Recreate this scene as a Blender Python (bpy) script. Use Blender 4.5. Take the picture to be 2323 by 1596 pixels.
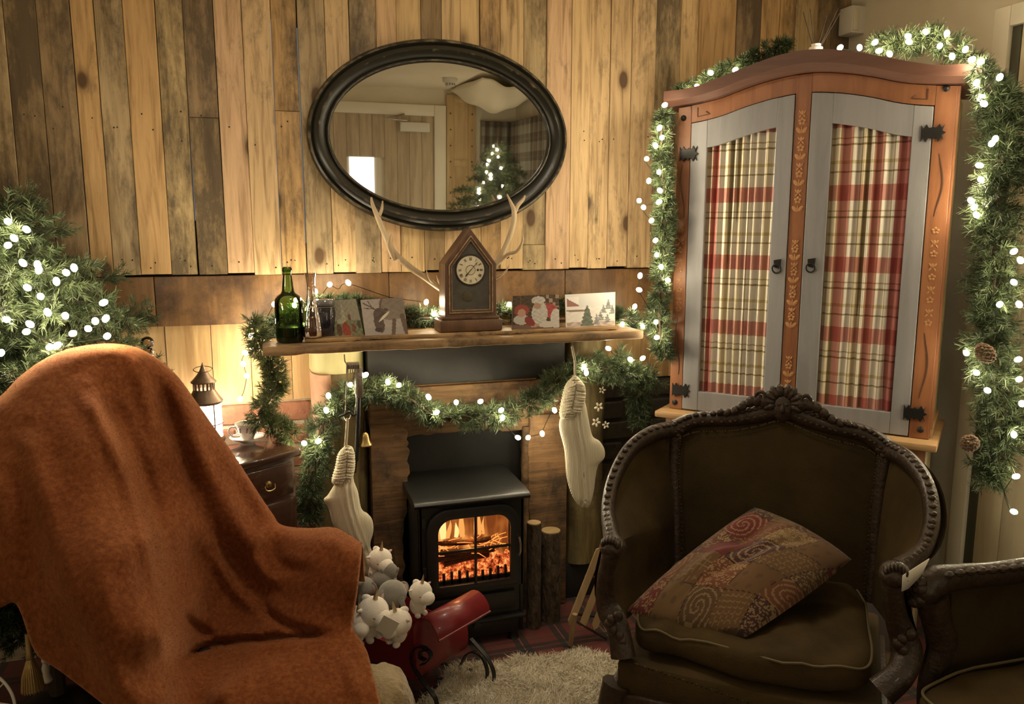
import bpy, bmesh, math, random
import numpy as np
from mathutils import Vector, Matrix

for o in list(bpy.data.objects):
    bpy.data.objects.remove(o, do_unlink=True)
scene = bpy.context.scene
COL = scene.collection
rnd = random.Random(7)

# ------------------------------------------------------------------ camera
F = 1800.0                       # focal length in pixels of the 2323 x 1596 frame
PSI = math.radians(17.5)         # yaw to the right of the back wall's normal
TH = math.atan(283 / 1800.0)     # pitch down
CAMP = np.array([0.0, -2.6, 1.33])
FW = np.array([math.sin(PSI) * math.cos(TH), math.cos(PSI) * math.cos(TH), -math.sin(TH)])
RT = np.array([math.cos(PSI), -math.sin(PSI), 0.0])
UP = np.cross(RT, FW)
cam_d = bpy.data.cameras.new('camera')
cam = bpy.data.objects.new('camera', cam_d)
COL.objects.link(cam)
cam.location = CAMP
cam.rotation_euler = (math.pi / 2 - TH, 0, -PSI)
cam_d.sensor_width = 36
cam_d.lens = F / 2323 * 36
cam_d.clip_start = 0.02
scene.camera = cam

# ------------------------------------------------------------------ world, lights, exposure
vs = scene.view_settings
vs.view_transform = 'Standard'
vs.look = 'None'
vs.gamma = 1
vs.use_curve_mapping = False
vs.exposure = -1.4
world = bpy.data.worlds.new('world')
scene.world = world
world.use_nodes = True
world.node_tree.nodes['Background'].inputs[0].default_value = (0.55, 0.65, 0.8, 1)
world.node_tree.nodes['Background'].inputs[1].default_value = 0.02
BULB_STRENGTH = 460.0
ADDED_LAMP_WATTS = 15.0
REAR_FILL_WATTS = 14.0
LANTERN_WATTS = 13.0


# ------------------------------------------------------------------ measuring helpers (photo pixel -> point on a plane of the room)
def ray(px, py):
    return FW + RT * ((px - 1161.5) / F) + UP * ((798 - py) / F)


def onY(px, py, y):
    r = ray(px, py)
    return CAMP + r * ((y - CAMP[1]) / r[1])


def onZ(px, py, z):
    r = ray(px, py)
    return CAMP + r * ((z - CAMP[2]) / r[2])


def onX(px, py, x):
    r = ray(px, py)
    return CAMP + r * ((x - CAMP[0]) / r[0])


def dep(px, py, d):
    return CAMP + ray(px, py) * d


def onPlane(px, py, o, n):
    r = ray(px, py)
    return CAMP + r * (np.dot(np.array(o) - CAMP, n) / np.dot(r, n))


# ------------------------------------------------------------------ materials
def new_mat(name):
    m = bpy.data.materials.new(name)
    m.use_nodes = True
    nt = m.node_tree
    return m, nt, nt.nodes['Principled BSDF']


def nd(nt, typ, **kw):
    n = nt.nodes.new(typ)
    for k, v in kw.items():
        if k.startswith('i_'):
            key = k[2:]
            key = int(key) if key.isdigit() else key.replace('_', ' ')
            n.inputs[key].default_value = v
        else:
            setattr(n, k, v)
    return n


def ramp(nt, stops, interp='LINEAR'):
    r = nt.nodes.new('ShaderNodeValToRGB')
    r.color_ramp.interpolation = interp
    els = r.color_ramp.elements
    while len(els) > 1:
        els.remove(els[0])
    els[0].position = stops[0][0]
    els[0].color = (*stops[0][1], 1)
    for p, c in stops[1:]:
        e = els.new(p)
        e.color = (*c, 1)
    return r


def simple(name, col, rough=0.6, metal=0.0, col2=None, scale=20, stretch=(1, 1, 1), bump=0.0, bscale=None, sheen=0.0,
           spec=0.5, coat=0.0, detail=4, dist=0.01):
    """principled colour, optional second colour by noise, optional fine relief"""
    m, nt, p = new_mat(name)
    L = nt.links.new
    p.inputs['Base Color'].default_value = (*col, 1)
    p.inputs['Roughness'].default_value = rough
    p.inputs['Metallic'].default_value = metal
    p.inputs['Specular IOR Level'].default_value = spec
    p.inputs['Sheen Weight'].default_value = sheen
    p.inputs['Coat Weight'].default_value = coat
    if col2 is not None or bump:
        tc = nd(nt, 'ShaderNodeTexCoord')
        mp = nd(nt, 'ShaderNodeMapping')
        mp.inputs['Scale'].default_value = stretch
        L(tc.outputs['Object'], mp.inputs[0])
        if col2 is not None:
            nz = nd(nt, 'ShaderNodeTexNoise', i_Scale=scale, i_Detail=detail, i_Roughness=0.6)
            L(mp.outputs[0], nz.inputs['Vector'])
            r = ramp(nt, [(0.35, col), (0.68, col2)])
            L(nz.outputs[0], r.inputs[0])
            L(r.outputs[0], p.inputs['Base Color'])
        if bump:
            nb = nd(nt, 'ShaderNodeTexNoise', i_Scale=bscale or scale * 3, i_Detail=3)
            L(mp.outputs[0], nb.inputs['Vector'])
            b = nd(nt, 'ShaderNodeBump', i_Strength=bump, i_Distance=dist)
            L(nb.outputs[0], b.inputs['Height'])
            L(b.outputs[0], p.inputs['Normal'])
    return m


def wood(name, light, dark, axis='z', scale=9.0, rough=0.6, knots=0.3, bump=0.25, stain=None, coat=0.0):
    """timber: grain stretched along one axis, rings, knots"""
    m, nt, p = new_mat(name)
    L = nt.links.new
    tc = nd(nt, 'ShaderNodeTexCoord')
    mp = nd(nt, 'ShaderNodeMapping')
    s = {'x': (0.09, 1, 1), 'y': (1, 0.09, 1), 'z': (1, 1, 0.09)}[axis]
    mp.inputs['Scale'].default_value = s
    oi = nd(nt, 'ShaderNodeObjectInfo')
    off = nd(nt, 'ShaderNodeVectorMath', operation='SCALE')
    off.inputs[0].default_value = (31, 17, 23)
    L(oi.outputs['Random'], off.inputs['Scale'])
    add = nd(nt, 'ShaderNodeVectorMath', operation='ADD')
    L(tc.outputs['Object'], add.inputs[0])
    L(off.outputs[0], add.inputs[1])
    L(add.outputs[0], mp.inputs[0])
    n1 = nd(nt, 'ShaderNodeTexNoise', i_Scale=scale * 4, i_Detail=7, i_Roughness=0.65, i_Distortion=0.6)
    L(mp.outputs[0], n1.inputs['Vector'])
    n2 = nd(nt, 'ShaderNodeTexNoise', i_Scale=scale * 0.5, i_Detail=3, i_Distortion=1.2)
    L(mp.outputs[0], n2.inputs['Vector'])
    mx = nd(nt, 'ShaderNodeMath', operation='MULTIPLY_ADD')
    L(n2.outputs[0], mx.inputs[0])
    mx.inputs[1].default_value = 0.7
    L(n1.outputs[0], mx.inputs[2])
    r = ramp(nt, [(0.58, dark), (0.78, tuple((a + b) / 2 for a, b in zip(light, dark))), (1.0, light)])
    L(mx.outputs[0], r.inputs[0])
    col = r.outputs[0]
    if stain is not None:
        n3 = nd(nt, 'ShaderNodeTexNoise', i_Scale=7.0, i_Detail=5, i_Roughness=0.7)
        L(add.outputs[0], n3.inputs['Vector'])
        r3 = ramp(nt, [(0.48, (0, 0, 0)), (0.66, (1, 1, 1))])
        L(n3.outputs[0], r3.inputs[0])
        mix = nd(nt, 'ShaderNodeMix', data_type='RGBA')
        L(r3.outputs[0], mix.inputs['Factor'])
        L(col, mix.inputs[6])
        mix.inputs[7].default_value = (*stain, 1)
        col = mix.outputs[2]
    L(col, p.inputs['Base Color'])
    p.inputs['Roughness'].default_value = rough
    p.inputs['Coat Weight'].default_value = coat
    b = nd(nt, 'ShaderNodeBump', i_Strength=bump, i_Distance=0.004)
    L(n1.outputs[0], b.inputs['Height'])
    L(b.outputs[0], p.inputs['Normal'])
    return m


def plank_material():
    """reclaimed pallet board: each board's own tint and amount of weather staining come from its object colour"""
    m, nt, p = new_mat('pallet board')
    L = nt.links.new
    g = nd(nt, 'ShaderNodeNewGeometry')
    oi = nd(nt, 'ShaderNodeObjectInfo')
    off = nd(nt, 'ShaderNodeVectorMath', operation='SCALE')
    off.inputs[0].default_value = (57, 13, 91)
    L(oi.outputs['Random'], off.inputs['Scale'])
    add = nd(nt, 'ShaderNodeVectorMath', operation='ADD')
    L(g.outputs['Position'], add.inputs[0])
    L(off.outputs[0], add.inputs[1])
    mp = nd(nt, 'ShaderNodeMapping')
    mp.inputs['Scale'].default_value = (1, 1, 0.07)
    L(add.outputs[0], mp.inputs[0])
    grain = nd(nt, 'ShaderNodeTexNoise', i_Scale=55.0, i_Detail=8, i_Roughness=0.62, i_Distortion=0.9)
    L(mp.outputs[0], grain.inputs['Vector'])
    mp2 = nd(nt, 'ShaderNodeMapping')
    mp2.inputs['Scale'].default_value = (1, 1, 0.38)
    L(add.outputs[0], mp2.inputs[0])
    blot = nd(nt, 'ShaderNodeTexNoise', i_Scale=9.0, i_Detail=6, i_Roughness=0.7, i_Distortion=0.4)
    L(mp2.outputs[0], blot.inputs['Vector'])
    fine = nd(nt, 'ShaderNodeTexNoise', i_Scale=70.0, i_Detail=5, i_Roughness=0.75)
    mp3 = nd(nt, 'ShaderNodeMapping')
    mp3.inputs['Scale'].default_value = (1, 1, 0.3)
    L(add.outputs[0], mp3.inputs[0])
    L(mp3.outputs[0], fine.inputs['Vector'])
    # grain lightens and darkens the tint
    gr = ramp(nt, [(0.30, (0.52, 0.47, 0.40)), (0.5, (0.95, 0.95, 0.95)), (0.70, (1.15, 1.15, 1.15))])
    L(grain.outputs[0], gr.inputs[0])
    mul = nd(nt, 'ShaderNodeMix', data_type='RGBA', blend_type='MULTIPLY')
    mul.inputs['Factor'].default_value = 1
    L(oi.outputs['Color'], mul.inputs[6])
    L(gr.outputs[0], mul.inputs[7])
    # knots
    vor = nd(nt, 'ShaderNodeTexVoronoi', i_Scale=6.5)
    mpk = nd(nt, 'ShaderNodeMapping')
    mpk.inputs['Scale'].default_value = (1, 1, 0.55)
    L(add.outputs[0], mpk.inputs[0])
    L(mpk.outputs[0], vor.inputs['Vector'])
    kr = ramp(nt, [(0.085, (1, 1, 1)), (0.12, (0.45, 0.45, 0.45)), (0.17, (0.12, 0.12, 0.12)), (0.24, (0, 0, 0))])
    L(vor.outputs['Distance'], kr.inputs[0])
    mk = nd(nt, 'ShaderNodeMix', data_type='RGBA')
    L(kr.outputs[0], mk.inputs['Factor'])
    L(mul.outputs[2], mk.inputs[6])
    mk.inputs[7].default_value = (0.10, 0.055, 0.025, 1)
    # weather stain: alpha of the object colour sets how much
    sm = nd(nt, 'ShaderNodeMath', operation='MULTIPLY_ADD')
    L(fine.outputs[0], sm.inputs[0])
    sm.inputs[1].default_value = 0.35
    L(blot.outputs[0], sm.inputs[2])
    sr = nd(nt, 'ShaderNodeMapRange')
    L(sm.outputs[0], sr.inputs[0])
    lo = nd(nt, 'ShaderNodeMath', operation='MULTIPLY_ADD')
    L(oi.outputs['Alpha'], lo.inputs[0])
    lo.inputs[1].default_value = -0.32
    lo.inputs[2].default_value = 0.84
    L(lo.outputs[0], sr.inputs[1])
    hi = nd(nt, 'ShaderNodeMath', operation='ADD')
    L(lo.outputs[0], hi.inputs[0])
    hi.inputs[1].default_value = 0.2
    L(hi.outputs[0], sr.inputs[2])
    sr.inputs[4].default_value = 0.82
    st = nd(nt, 'ShaderNodeMix', data_type='RGBA')
    L(sr.outputs[0], st.inputs['Factor'])
    L(mk.outputs[2], st.inputs[6])
    st.inputs[7].default_value = (0.075, 0.055, 0.036, 1)
    L(st.outputs[2], p.inputs['Base Color'])
    p.inputs['Roughness'].default_value = 0.62
    p.inputs['Specular IOR Level'].default_value = 0.35
    b = nd(nt, 'ShaderNodeBump', i_Strength=0.35, i_Distance=0.004)
    L(sm.outputs[0], b.inputs['Height'])
    L(b.outputs[0], p.inputs['Normal'])
    return m


def emit(name, col, strength):
    m = bpy.data.materials.new(name)
    m.use_nodes = True
    nt = m.node_tree
    nt.nodes.clear()
    e = nd(nt, 'ShaderNodeEmission')
    e.inputs[0].default_value = (*col, 1)
    e.inputs[1].default_value = strength
    out = nd(nt, 'ShaderNodeOutputMaterial')
    nt.links.new(e.outputs[0], out.inputs[0])
    return m


def glass(name, col, rough=0.02, ior=1.45):
    """thin-walled tinted glass: part see-through, part mirror at grazing angles"""
    m = bpy.data.materials.new(name)
    m.use_nodes = True
    nt = m.node_tree
    nt.nodes.clear()
    t = nd(nt, 'ShaderNodeBsdfTransparent')
    t.inputs[0].default_value = (*col, 1)
    g = nd(nt, 'ShaderNodeBsdfGlossy')
    g.inputs['Roughness'].default_value = rough
    g.inputs[0].default_value = (1, 1, 1, 1)
    lw = nd(nt, 'ShaderNodeFresnel', i_IOR=ior)
    mx = nd(nt, 'ShaderNodeMixShader')
    out = nd(nt, 'ShaderNodeOutputMaterial')
    L = nt.links.new
    L(lw.outputs[0], mx.inputs[0])
    L(t.outputs[0], mx.inputs[1])
    L(g.outputs[0], mx.inputs[2])
    L(mx.outputs[0], out.inputs[0])
    return m


def attr_mat(name, rough=0.8, bump=0.0, spec=0.3, sheen=0.0, trans=0.0):
    """colour from the mesh's own colour attribute (printed cards, individually coloured needles)"""
    m, nt, p = new_mat(name)
    a = nd(nt, 'ShaderNodeVertexColor', layer_name='Col')
    nt.links.new(a.outputs[0], p.inputs['Base Color'])
    p.inputs['Roughness'].default_value = rough
    p.inputs['Specular IOR Level'].default_value = spec
    p.inputs['Sheen Weight'].default_value = sheen
    return m


def banded(name, ustops, vstops, base, ku, kv, rough=0.9, sheen=0.2, coord='UV'):
    """woven check: repeating colour bands along u and v multiplied together"""
    m, nt, p = new_mat(name)
    L = nt.links.new
    tc = nd(nt, 'ShaderNodeTexCoord')
    sep = nd(nt, 'ShaderNodeSeparateXYZ')
    L(tc.outputs[coord], sep.inputs[0])
    outs = []
    for ch, k, stops in ((0, ku, ustops), (1, kv, vstops)):
        mu = nd(nt, 'ShaderNodeMath', operation='MULTIPLY')
        L(sep.outputs[ch], mu.inputs[0])
        mu.inputs[1].default_value = k
        fr = nd(nt, 'ShaderNodeMath', operation='FRACT')
        L(mu.outputs[0], fr.inputs[0])
        r = ramp(nt, stops, 'CONSTANT')
        L(fr.outputs[0], r.inputs[0])
        outs.append(r.outputs[0])
    mul = nd(nt, 'ShaderNodeMix', data_type='RGBA', blend_type='MULTIPLY')
    mul.inputs['Factor'].default_value = 1
    L(outs[0], mul.inputs[6])
    L(outs[1], mul.inputs[7])
    mul2 = nd(nt, 'ShaderNodeMix', data_type='RGBA', blend_type='MULTIPLY')
    mul2.inputs['Factor'].default_value = 1
    L(mul.outputs[2], mul2.inputs[6])
    mul2.inputs[7].default_value = (*base, 1)
    L(mul2.outputs[2], p.inputs['Base Color'])
    p.inputs['Roughness'].default_value = rough
    p.inputs['Sheen Weight'].default_value = sheen
    wv = nd(nt, 'ShaderNodeTexNoise', i_Scale=600.0)
    L(tc.outputs['Object'], wv.inputs['Vector'])
    b = nd(nt, 'ShaderNodeBump', i_Strength=0.2, i_Distance=0.002)
    L(wv.outputs[0], b.inputs['Height'])
    L(b.outputs[0], p.inputs['Normal'])
    return m


M = {}
M['plank'] = plank_material()
M['cream_wall'] = simple('cream plaster', (0.62, 0.56, 0.43), 0.85, col2=(0.68, 0.62, 0.49), scale=3, bump=0.05, bscale=60)
M['ceiling'] = simple('cream ceiling', (0.78, 0.70, 0.54), 0.9)
M['backing'] = simple('dark backing', (0.05, 0.035, 0.022), 0.9)
M['band'] = wood('dark stained band', (0.22, 0.115, 0.042), (0.075, 0.034, 0.012), 'z', 8, 0.5, stain=(0.06, 0.03, 0.014))
M['pine_low'] = wood('pale lower boards', (0.56, 0.38, 0.18), (0.30, 0.17, 0.07), 'z', 8, 0.6)
M['shelf'] = wood('mantel shelf wood', (0.40, 0.25, 0.11), (0.12, 0.065, 0.03), 'x', 9, 0.55, stain=(0.10, 0.06, 0.03))
M['slab'] = wood('rough sawn slab', (0.26, 0.15, 0.06), (0.075, 0.04, 0.018), 'x', 14, 0.75, bump=0.6, stain=(0.06, 0.035, 0.018))
M['slab_v'] = wood('rough sawn upright', (0.22, 0.12, 0.05), (0.06, 0.032, 0.015), 'x', 16, 0.75, bump=0.6, stain=(0.05, 0.03, 0.015))
M['post'] = wood('mossy green post', (0.25, 0.195, 0.08), (0.055, 0.038, 0.017), 'z', 11, 0.8, bump=0.6, stain=(0.075, 0.05, 0.022))
M['post_lit'] = wood('pale lantern-lit post', (0.55, 0.52, 0.27), (0.38, 0.34, 0.16), 'z', 5, 0.7)  # pale green top of the left post: lantern light put into the colour
M['post_pink_lit'] = simple('pink lantern-lit stone', (0.55, 0.36, 0.24), 0.85, col2=(0.42, 0.22, 0.14), scale=9, bump=0.4)  # pinkish stone on the left, with the lantern's light mixed into its colour
M['black'] = simple('matt black board', (0.008, 0.008, 0.007), 0.6, col2=(0.016, 0.015, 0.013), scale=8, bump=0.15)
M['stove'] = simple('cast iron black', (0.012, 0.012, 0.011), 0.38, spec=0.5, bump=0.08, bscale=300)
M['iron'] = simple('black iron', (0.015, 0.014, 0.013), 0.42, metal=0.4)
M['steel'] = simple('worn steel', (0.42, 0.38, 0.33), 0.35, metal=1.0, bump=0.2, bscale=90)
M['brass'] = simple('old brass', (0.36, 0.26, 0.11), 0.4, metal=1.0)
M['gold'] = simple('gold thread', (0.60, 0.45, 0.20), 0.4, metal=0.8)
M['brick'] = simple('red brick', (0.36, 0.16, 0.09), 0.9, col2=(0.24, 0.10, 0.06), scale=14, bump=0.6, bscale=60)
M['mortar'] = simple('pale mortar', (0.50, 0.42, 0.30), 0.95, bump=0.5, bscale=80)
M['brick_dark'] = simple('dark brick', (0.06, 0.045, 0.032), 0.9, col2=(0.035, 0.028, 0.022), scale=14, bump=0.6, bscale=60)
M['mortar_dark'] = simple('dark mortar', (0.035, 0.03, 0.024), 0.95)
M['white_paint'] = simple('white gloss paint', (0.72, 0.67, 0.55), 0.4)
M['white_plastic'] = simple('white plastic', (0.62, 0.59, 0.52), 0.45)


# ------------------------------------------------------------------ mesh helpers
class MB:
    def __init__(self):
        self.v = []
        self.f = []
        self.m = []
        self.uv = None

    def add(self, verts, faces, mi=0):
        b = len(self.v)
        self.v.extend([tuple(map(float, p)) for p in verts])
        self.f.extend([tuple(i + b for i in f) for f in faces])
        self.m.extend([mi] * len(faces))
        return self

    def box(self, c, s, mi=0, R=None):
        vs_ = []
        for dx in (-.5, .5):
            for dy in (-.5, .5):
                for dz in (-.5, .5):
                    p = np.array((dx * s[0], dy * s[1], dz * s[2]))
                    if R is not None:
                        p = R @ p
                    vs_.append(np.array(c) + p)
        return self.add(vs_, [(0, 1, 3, 2), (4, 6, 7, 5), (0, 4, 5, 1), (2, 3, 7, 6), (0, 2, 6, 4), (1, 5, 7, 3)], mi)

    def bb(self, x0, x1, y0, y1, z0, z1, mi=0):
        return self.box(((x0 + x1) / 2, (y0 + y1) / 2, (z0 + z1) / 2), (x1 - x0, y1 - y0, z1 - z0), mi)

    def tube(self, pts, r, n=8, mi=0, cap=True, flat=1.0, closed=False, up=(0, 0, 1)):
        """sweep a circle (or an ellipse, flat<1) of given radii along pts"""
        P = [np.array(p, float) for p in pts]
        k = len(P)
        rs = [r] * k if np.isscalar(r) else list(r)
        verts = []
        prev = None
        for i in range(k):
            if closed:
                t = P[(i + 1) % k] - P[i - 1]
            else:
                t = P[min(i + 1, k - 1)] - P[max(i - 1, 0)]
            t = t / (np.linalg.norm(t) + 1e-12)
            if prev is None:
                u = np.array(up, float)
                if abs(np.dot(u, t)) > 0.95:
                    u = np.array((1.0, 0.13, 0))
            else:
                u = prev
            u = u - t * np.dot(u, t)
            u /= np.linalg.norm(u) + 1e-12
            prev = u
            w = np.cross(t, u)
            for j in range(n):
                a = 2 * math.pi * j / n
                verts.append(P[i] + rs[i] * (math.cos(a) * u + flat * math.sin(a) * w))
        faces = []
        for i in range(k if closed else k - 1):
            i2 = (i + 1) % k
            for j in range(n):
                j2 = (j + 1) % n
                faces.append((i * n + j, i * n + j2, i2 * n + j2, i2 * n + j))
        if cap and not closed:
            faces.append(tuple(reversed(range(n))))
            faces.append(tuple((k - 1) * n + j for j in range(n)))
        return self.add(verts, faces, mi)

    def lathe(self, prof, c=(0, 0, 0), n=24, mi=0, cap=True, axis=None, sx=1.0, sy=1.0):
        """prof: list of (radius, height)"""
        verts = []
        c = np.array(c, float)
        R = np.eye(3) if axis is None else np.array(Vector((0, 0, 1)).rotation_difference(Vector(axis)).to_matrix())
        for r, h in prof:
            for j in range(n):
                a = 2 * math.pi * j / n
                verts.append(c + R @ np.array((r * sx * math.cos(a), r * sy * math.sin(a), h)))
        faces = []
        for i in range(len(prof) - 1):
            for j in range(n):
                j2 = (j + 1) % n
                faces.append((i * n + j, i * n + j2, (i + 1) * n + j2, (i + 1) * n + j))
        if cap:
            faces.append(tuple(reversed(range(n))))
            faces.append(tuple((len(prof) - 1) * n + j for j in range(n)))
        return self.add(verts, faces, mi)

    def ell(self, c, r, mi=0, n=14, m=9, R=None):
        """ellipsoid"""
        verts = []
        c = np.array(c, float)
        for i in range(m + 1):
            ph = math.pi * i / m
            for j in range(n):
                a = 2 * math.pi * j / n
                p = np.array((r[0] * math.sin(ph) * math.cos(a), r[1] * math.sin(ph) * math.sin(a), r[2] * math.cos(ph)))
                if R is not None:
                    p = R @ p
                verts.append(c + p)
        faces = []
        for i in range(m):
            for j in range(n):
                j2 = (j + 1) % n
                faces.append((i * n + j, (i + 1) * n + j, (i + 1) * n + j2, i * n + j2))
        return self.add(verts, faces, mi)

    def prism(self, poly, o, X, Z, Y, t0, t1, mi=0):
        """polygon (a,b) in the plane o + a X + b Z, thickness t0..t1 along Y"""
        o, X, Z, Y = (np.array(q, float) for q in (o, X, Z, Y))
        n = len(poly)
        verts = [o + a * X + b * Z + t0 * Y for a, b in poly] + [o + a * X + b * Z + t1 * Y for a, b in poly]
        faces = [tuple(range(n)), tuple(reversed(range(n, 2 * n)))]
        for i in range(n):
            j = (i + 1) % n
            faces.append((j, i, n + i, n + j))
        return self.add(verts, faces, mi)

    def grid(self, fn, nu, nv, mi=0, closed_u=False):
        verts = [fn(i / (nu if closed_u else nu - 1), j / (nv - 1)) for j in range(nv) for i in range(nu)]
        faces = []
        for j in range(nv - 1):
            for i in range(nu if closed_u else nu - 1):
                i2 = (i + 1) % nu
                faces.append((j * nu + i, j * nu + i2, (j + 1) * nu + i2, (j + 1) * nu + i))
        return self.add(verts, faces, mi)

    def build(self, name, mat, parent=None, smooth=40, bevel=0.0, seg=2, shift=True, weld=False, rec=True):
        me = bpy.data.meshes.new(name)
        V = np.array(self.v, float)
        o = bpy.data.objects.new(name, me)
        if parent is None and shift:
            org = np.array(((V[:, 0].min() + V[:, 0].max()) / 2, (V[:, 1].min() + V[:, 1].max()) / 2, V[:, 2].min()))
            V = V - org
            o.location = org
        me.from_pydata(V.tolist(), [], self.f)
        mats = mat if isinstance(mat, (list, tuple)) else [mat]
        for q in mats:
            me.materials.append(q)
        if len(mats) > 1:
            me.polygons.foreach_set('material_index', self.m)
        if bevel or weld or rec:
            bm = bmesh.new()
            bm.from_mesh(me)
            if weld:
                bmesh.ops.remove_doubles(bm, verts=bm.verts, dist=1e-5)
            if rec:
                bmesh.ops.recalc_face_normals(bm, faces=bm.faces)
            if bevel:
                es = [e for e in bm.edges if len(e.link_faces) == 2 and e.calc_face_angle(0) > 0.6]
                bmesh.ops.bevel(bm, geom=es, offset=bevel, segments=seg, profile=0.5, affect='EDGES', clamp_overlap=True)
            bm.to_mesh(me)
            bm.free()
        if smooth:
            me.shade_smooth()
            me.set_sharp_from_angle(angle=math.radians(smooth))
        COL.objects.link(o)
        if parent is not None:
            o.parent = parent
        return o


def tag(o, label=None, cat=None, group=None, kind=None):
    if label:
        o['label'] = label
    if cat:
        o['category'] = cat
    if group:
        o['group'] = group
    if kind:
        o['kind'] = kind
    return o


def thing(name, label, cat, loc=(0, 0, 0), rz=0.0, group=None):
    o = bpy.data.objects.new(name, None)
    o.empty_display_size = 0.05
    COL.objects.link(o)
    o.location = tuple(map(float, loc))
    o.rotation_euler = (0, 0, rz)
    return tag(o, label, cat, group)


class Fr:
    """a thing's own frame: world point -> local point"""

    def __init__(self, loc, rz):
        self.o = np.array(loc, float)
        c, s = math.cos(rz), math.sin(rz)
        self.R = np.array(((c, -s, 0), (s, c, 0), (0, 0, 1)))

    def l(self, p):
        return self.R.T @ (np.array(p, float) - self.o)

    def w(self, p):
        return self.R @ np.array(p, float) + self.o


def rotm(axis, a):
    return np.array(Matrix.Rotation(a, 3, axis))


def smooth_path(pts, n=8):
    """Catmull-Rom through points of any dimension"""
    P = [np.array(p, float) for p in pts]
    if len(P) < 3:
        return P
    out = []
    for i in range(len(P) - 1):
        p0, p1, p2, p3 = P[max(i - 1, 0)], P[i], P[i + 1], P[min(i + 2, len(P) - 1)]
        for k in range(n):
            t = k / n
            out.append(0.5 * ((2 * p1) + (-p0 + p2) * t + (2 * p0 - 5 * p1 + 4 * p2 - p3) * t * t
                              + (-p0 + 3 * p1 - 3 * p2 + p3) * t ** 3))
    out.append(P[-1])
    return out


def copy_obj(o, parent=None, loc=None):
    c = o.copy()
    COL.objects.link(c)
    if parent is not None:
        c.parent = parent
    if loc is not None:
        c.location = tuple(map(float, loc))
    return c

# ================================================================== the room
ZC = 2.24            # ceiling
XL, XR = -1.35, 2.15
YF = -4.2


def struct(mb, name, mat, bevel=0.0, **kw):
    o = mb.build(name, mat, None, bevel=bevel, **kw)
    o['kind'] = 'structure'
    return o


tartan_floor = banded('tartan carpet',
                      [(0, (0.5, 0.16, 0.14)), (0.28, (0.12, 0.10, 0.09)), (0.42, (0.75, 0.5, 0.35)), (0.46, (0.12, 0.1, 0.09)), (0.6, (0.5, 0.16, 0.14)), (0.78, (0.35, 0.3, 0.22)), (0.82, (0.5, 0.16, 0.14))],
                      [(0, (0.9, 0.5, 0.4)), (0.28, (0.25, 0.22, 0.2)), (0.42, (0.95, 0.8, 0.6)), (0.46, (0.25, 0.22, 0.2)), (0.6, (0.9, 0.5, 0.4)), (0.78, (0.5, 0.45, 0.35)), (0.82, (0.9, 0.5, 0.4))],
                      (0.24, 0.18, 0.17), 7.0, 7.0, coord='Object')
struct(MB().bb(XL - .1, XR + .1, YF - .1, 0.3, -0.06, 0), 'floor', tartan_floor)
struct(MB().bb(XL - .1, XR + .1, YF - .1, 0.3, ZC, ZC + .08), 'ceiling', M['ceiling'])
struct(MB().bb(XL - .1, XL, YF - .1, 0.2, 0, ZC), 'wall_left', M['cream_wall'])
wr = struct(MB().bb(XR, XR + .1, YF - .1, 0.3, 0, ZC), 'wall_right', M['cream_wall'])
struct(MB().bb(XL - .1, XR + .1, YF - .1, YF, 0, ZC), 'wall_front', M['cream_wall'])
wall = struct(MB().bb(XL, XR, 0.075, 0.2, 0, ZC), 'wall_back', M['backing'])
WLOC = np.array(wall.location)


def wpart(mb, name, mat, **kw):
    """a piece of the back wall given in room coordinates"""
    mb.v = [tuple(np.array(p) - WLOC) for p in mb.v]
    return mb.build(name, mat, wall, **kw)


# upright pallet boards of the back wall: left seam read off along the photo's top edge, tint, staining
P, O_, G, DK, PK = (0.60, 0.42, 0.22), (0.52, 0.33, 0.155), (0.46, 0.34, 0.19), (0.34, 0.235, 0.125), (0.60, 0.40, 0.225)
BOARDS = [(-430, O_, .5), (-370, G, .7), (-300, P, .4), (-225, DK, .8), (-150, O_, .4), (-75, G, .8), (4, DK, .95), (79, DK, .75), (156, O_, .25),
          (210, G, .6), (276, O_, .2), (349, G, .8), (412, DK, 1.0), (482, PK, .2), (546, P, .35), (612, O_, .75), (671, G, .55), (735, P, .3), (790, G, .65),
          (851, PK, .25), (897, P, .35), (954, DK, .5), (1001, P, .3), (1044, P, .35), (1088, O_, .6), (1134, P, .3), (1188, G, .6), (1241, PK, .1),
          (1298, P, .15), (1342, P, .3), (1388, P, .4), (1436, P, .35), (1491, G, .85), (1548, P, .45), (1588, O_, .15), (1673, DK, 1.0), (1729, O_, .35),
          (1770, O_, .6), (1806, G, .4), (1855, DK, .95), (1890, DK, .8), (1935, DK, .5)]
ZB = 1.187
NAILS = MB()
GAPS = {156: 0.0016, 210: .0014, 412: .002, 349: .0012, 612: .0014, 671: .0024}
bright = emit('daylight behind the boards', (0.75, 0.88, 1.0), .55)
brd = random.Random(3)
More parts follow.
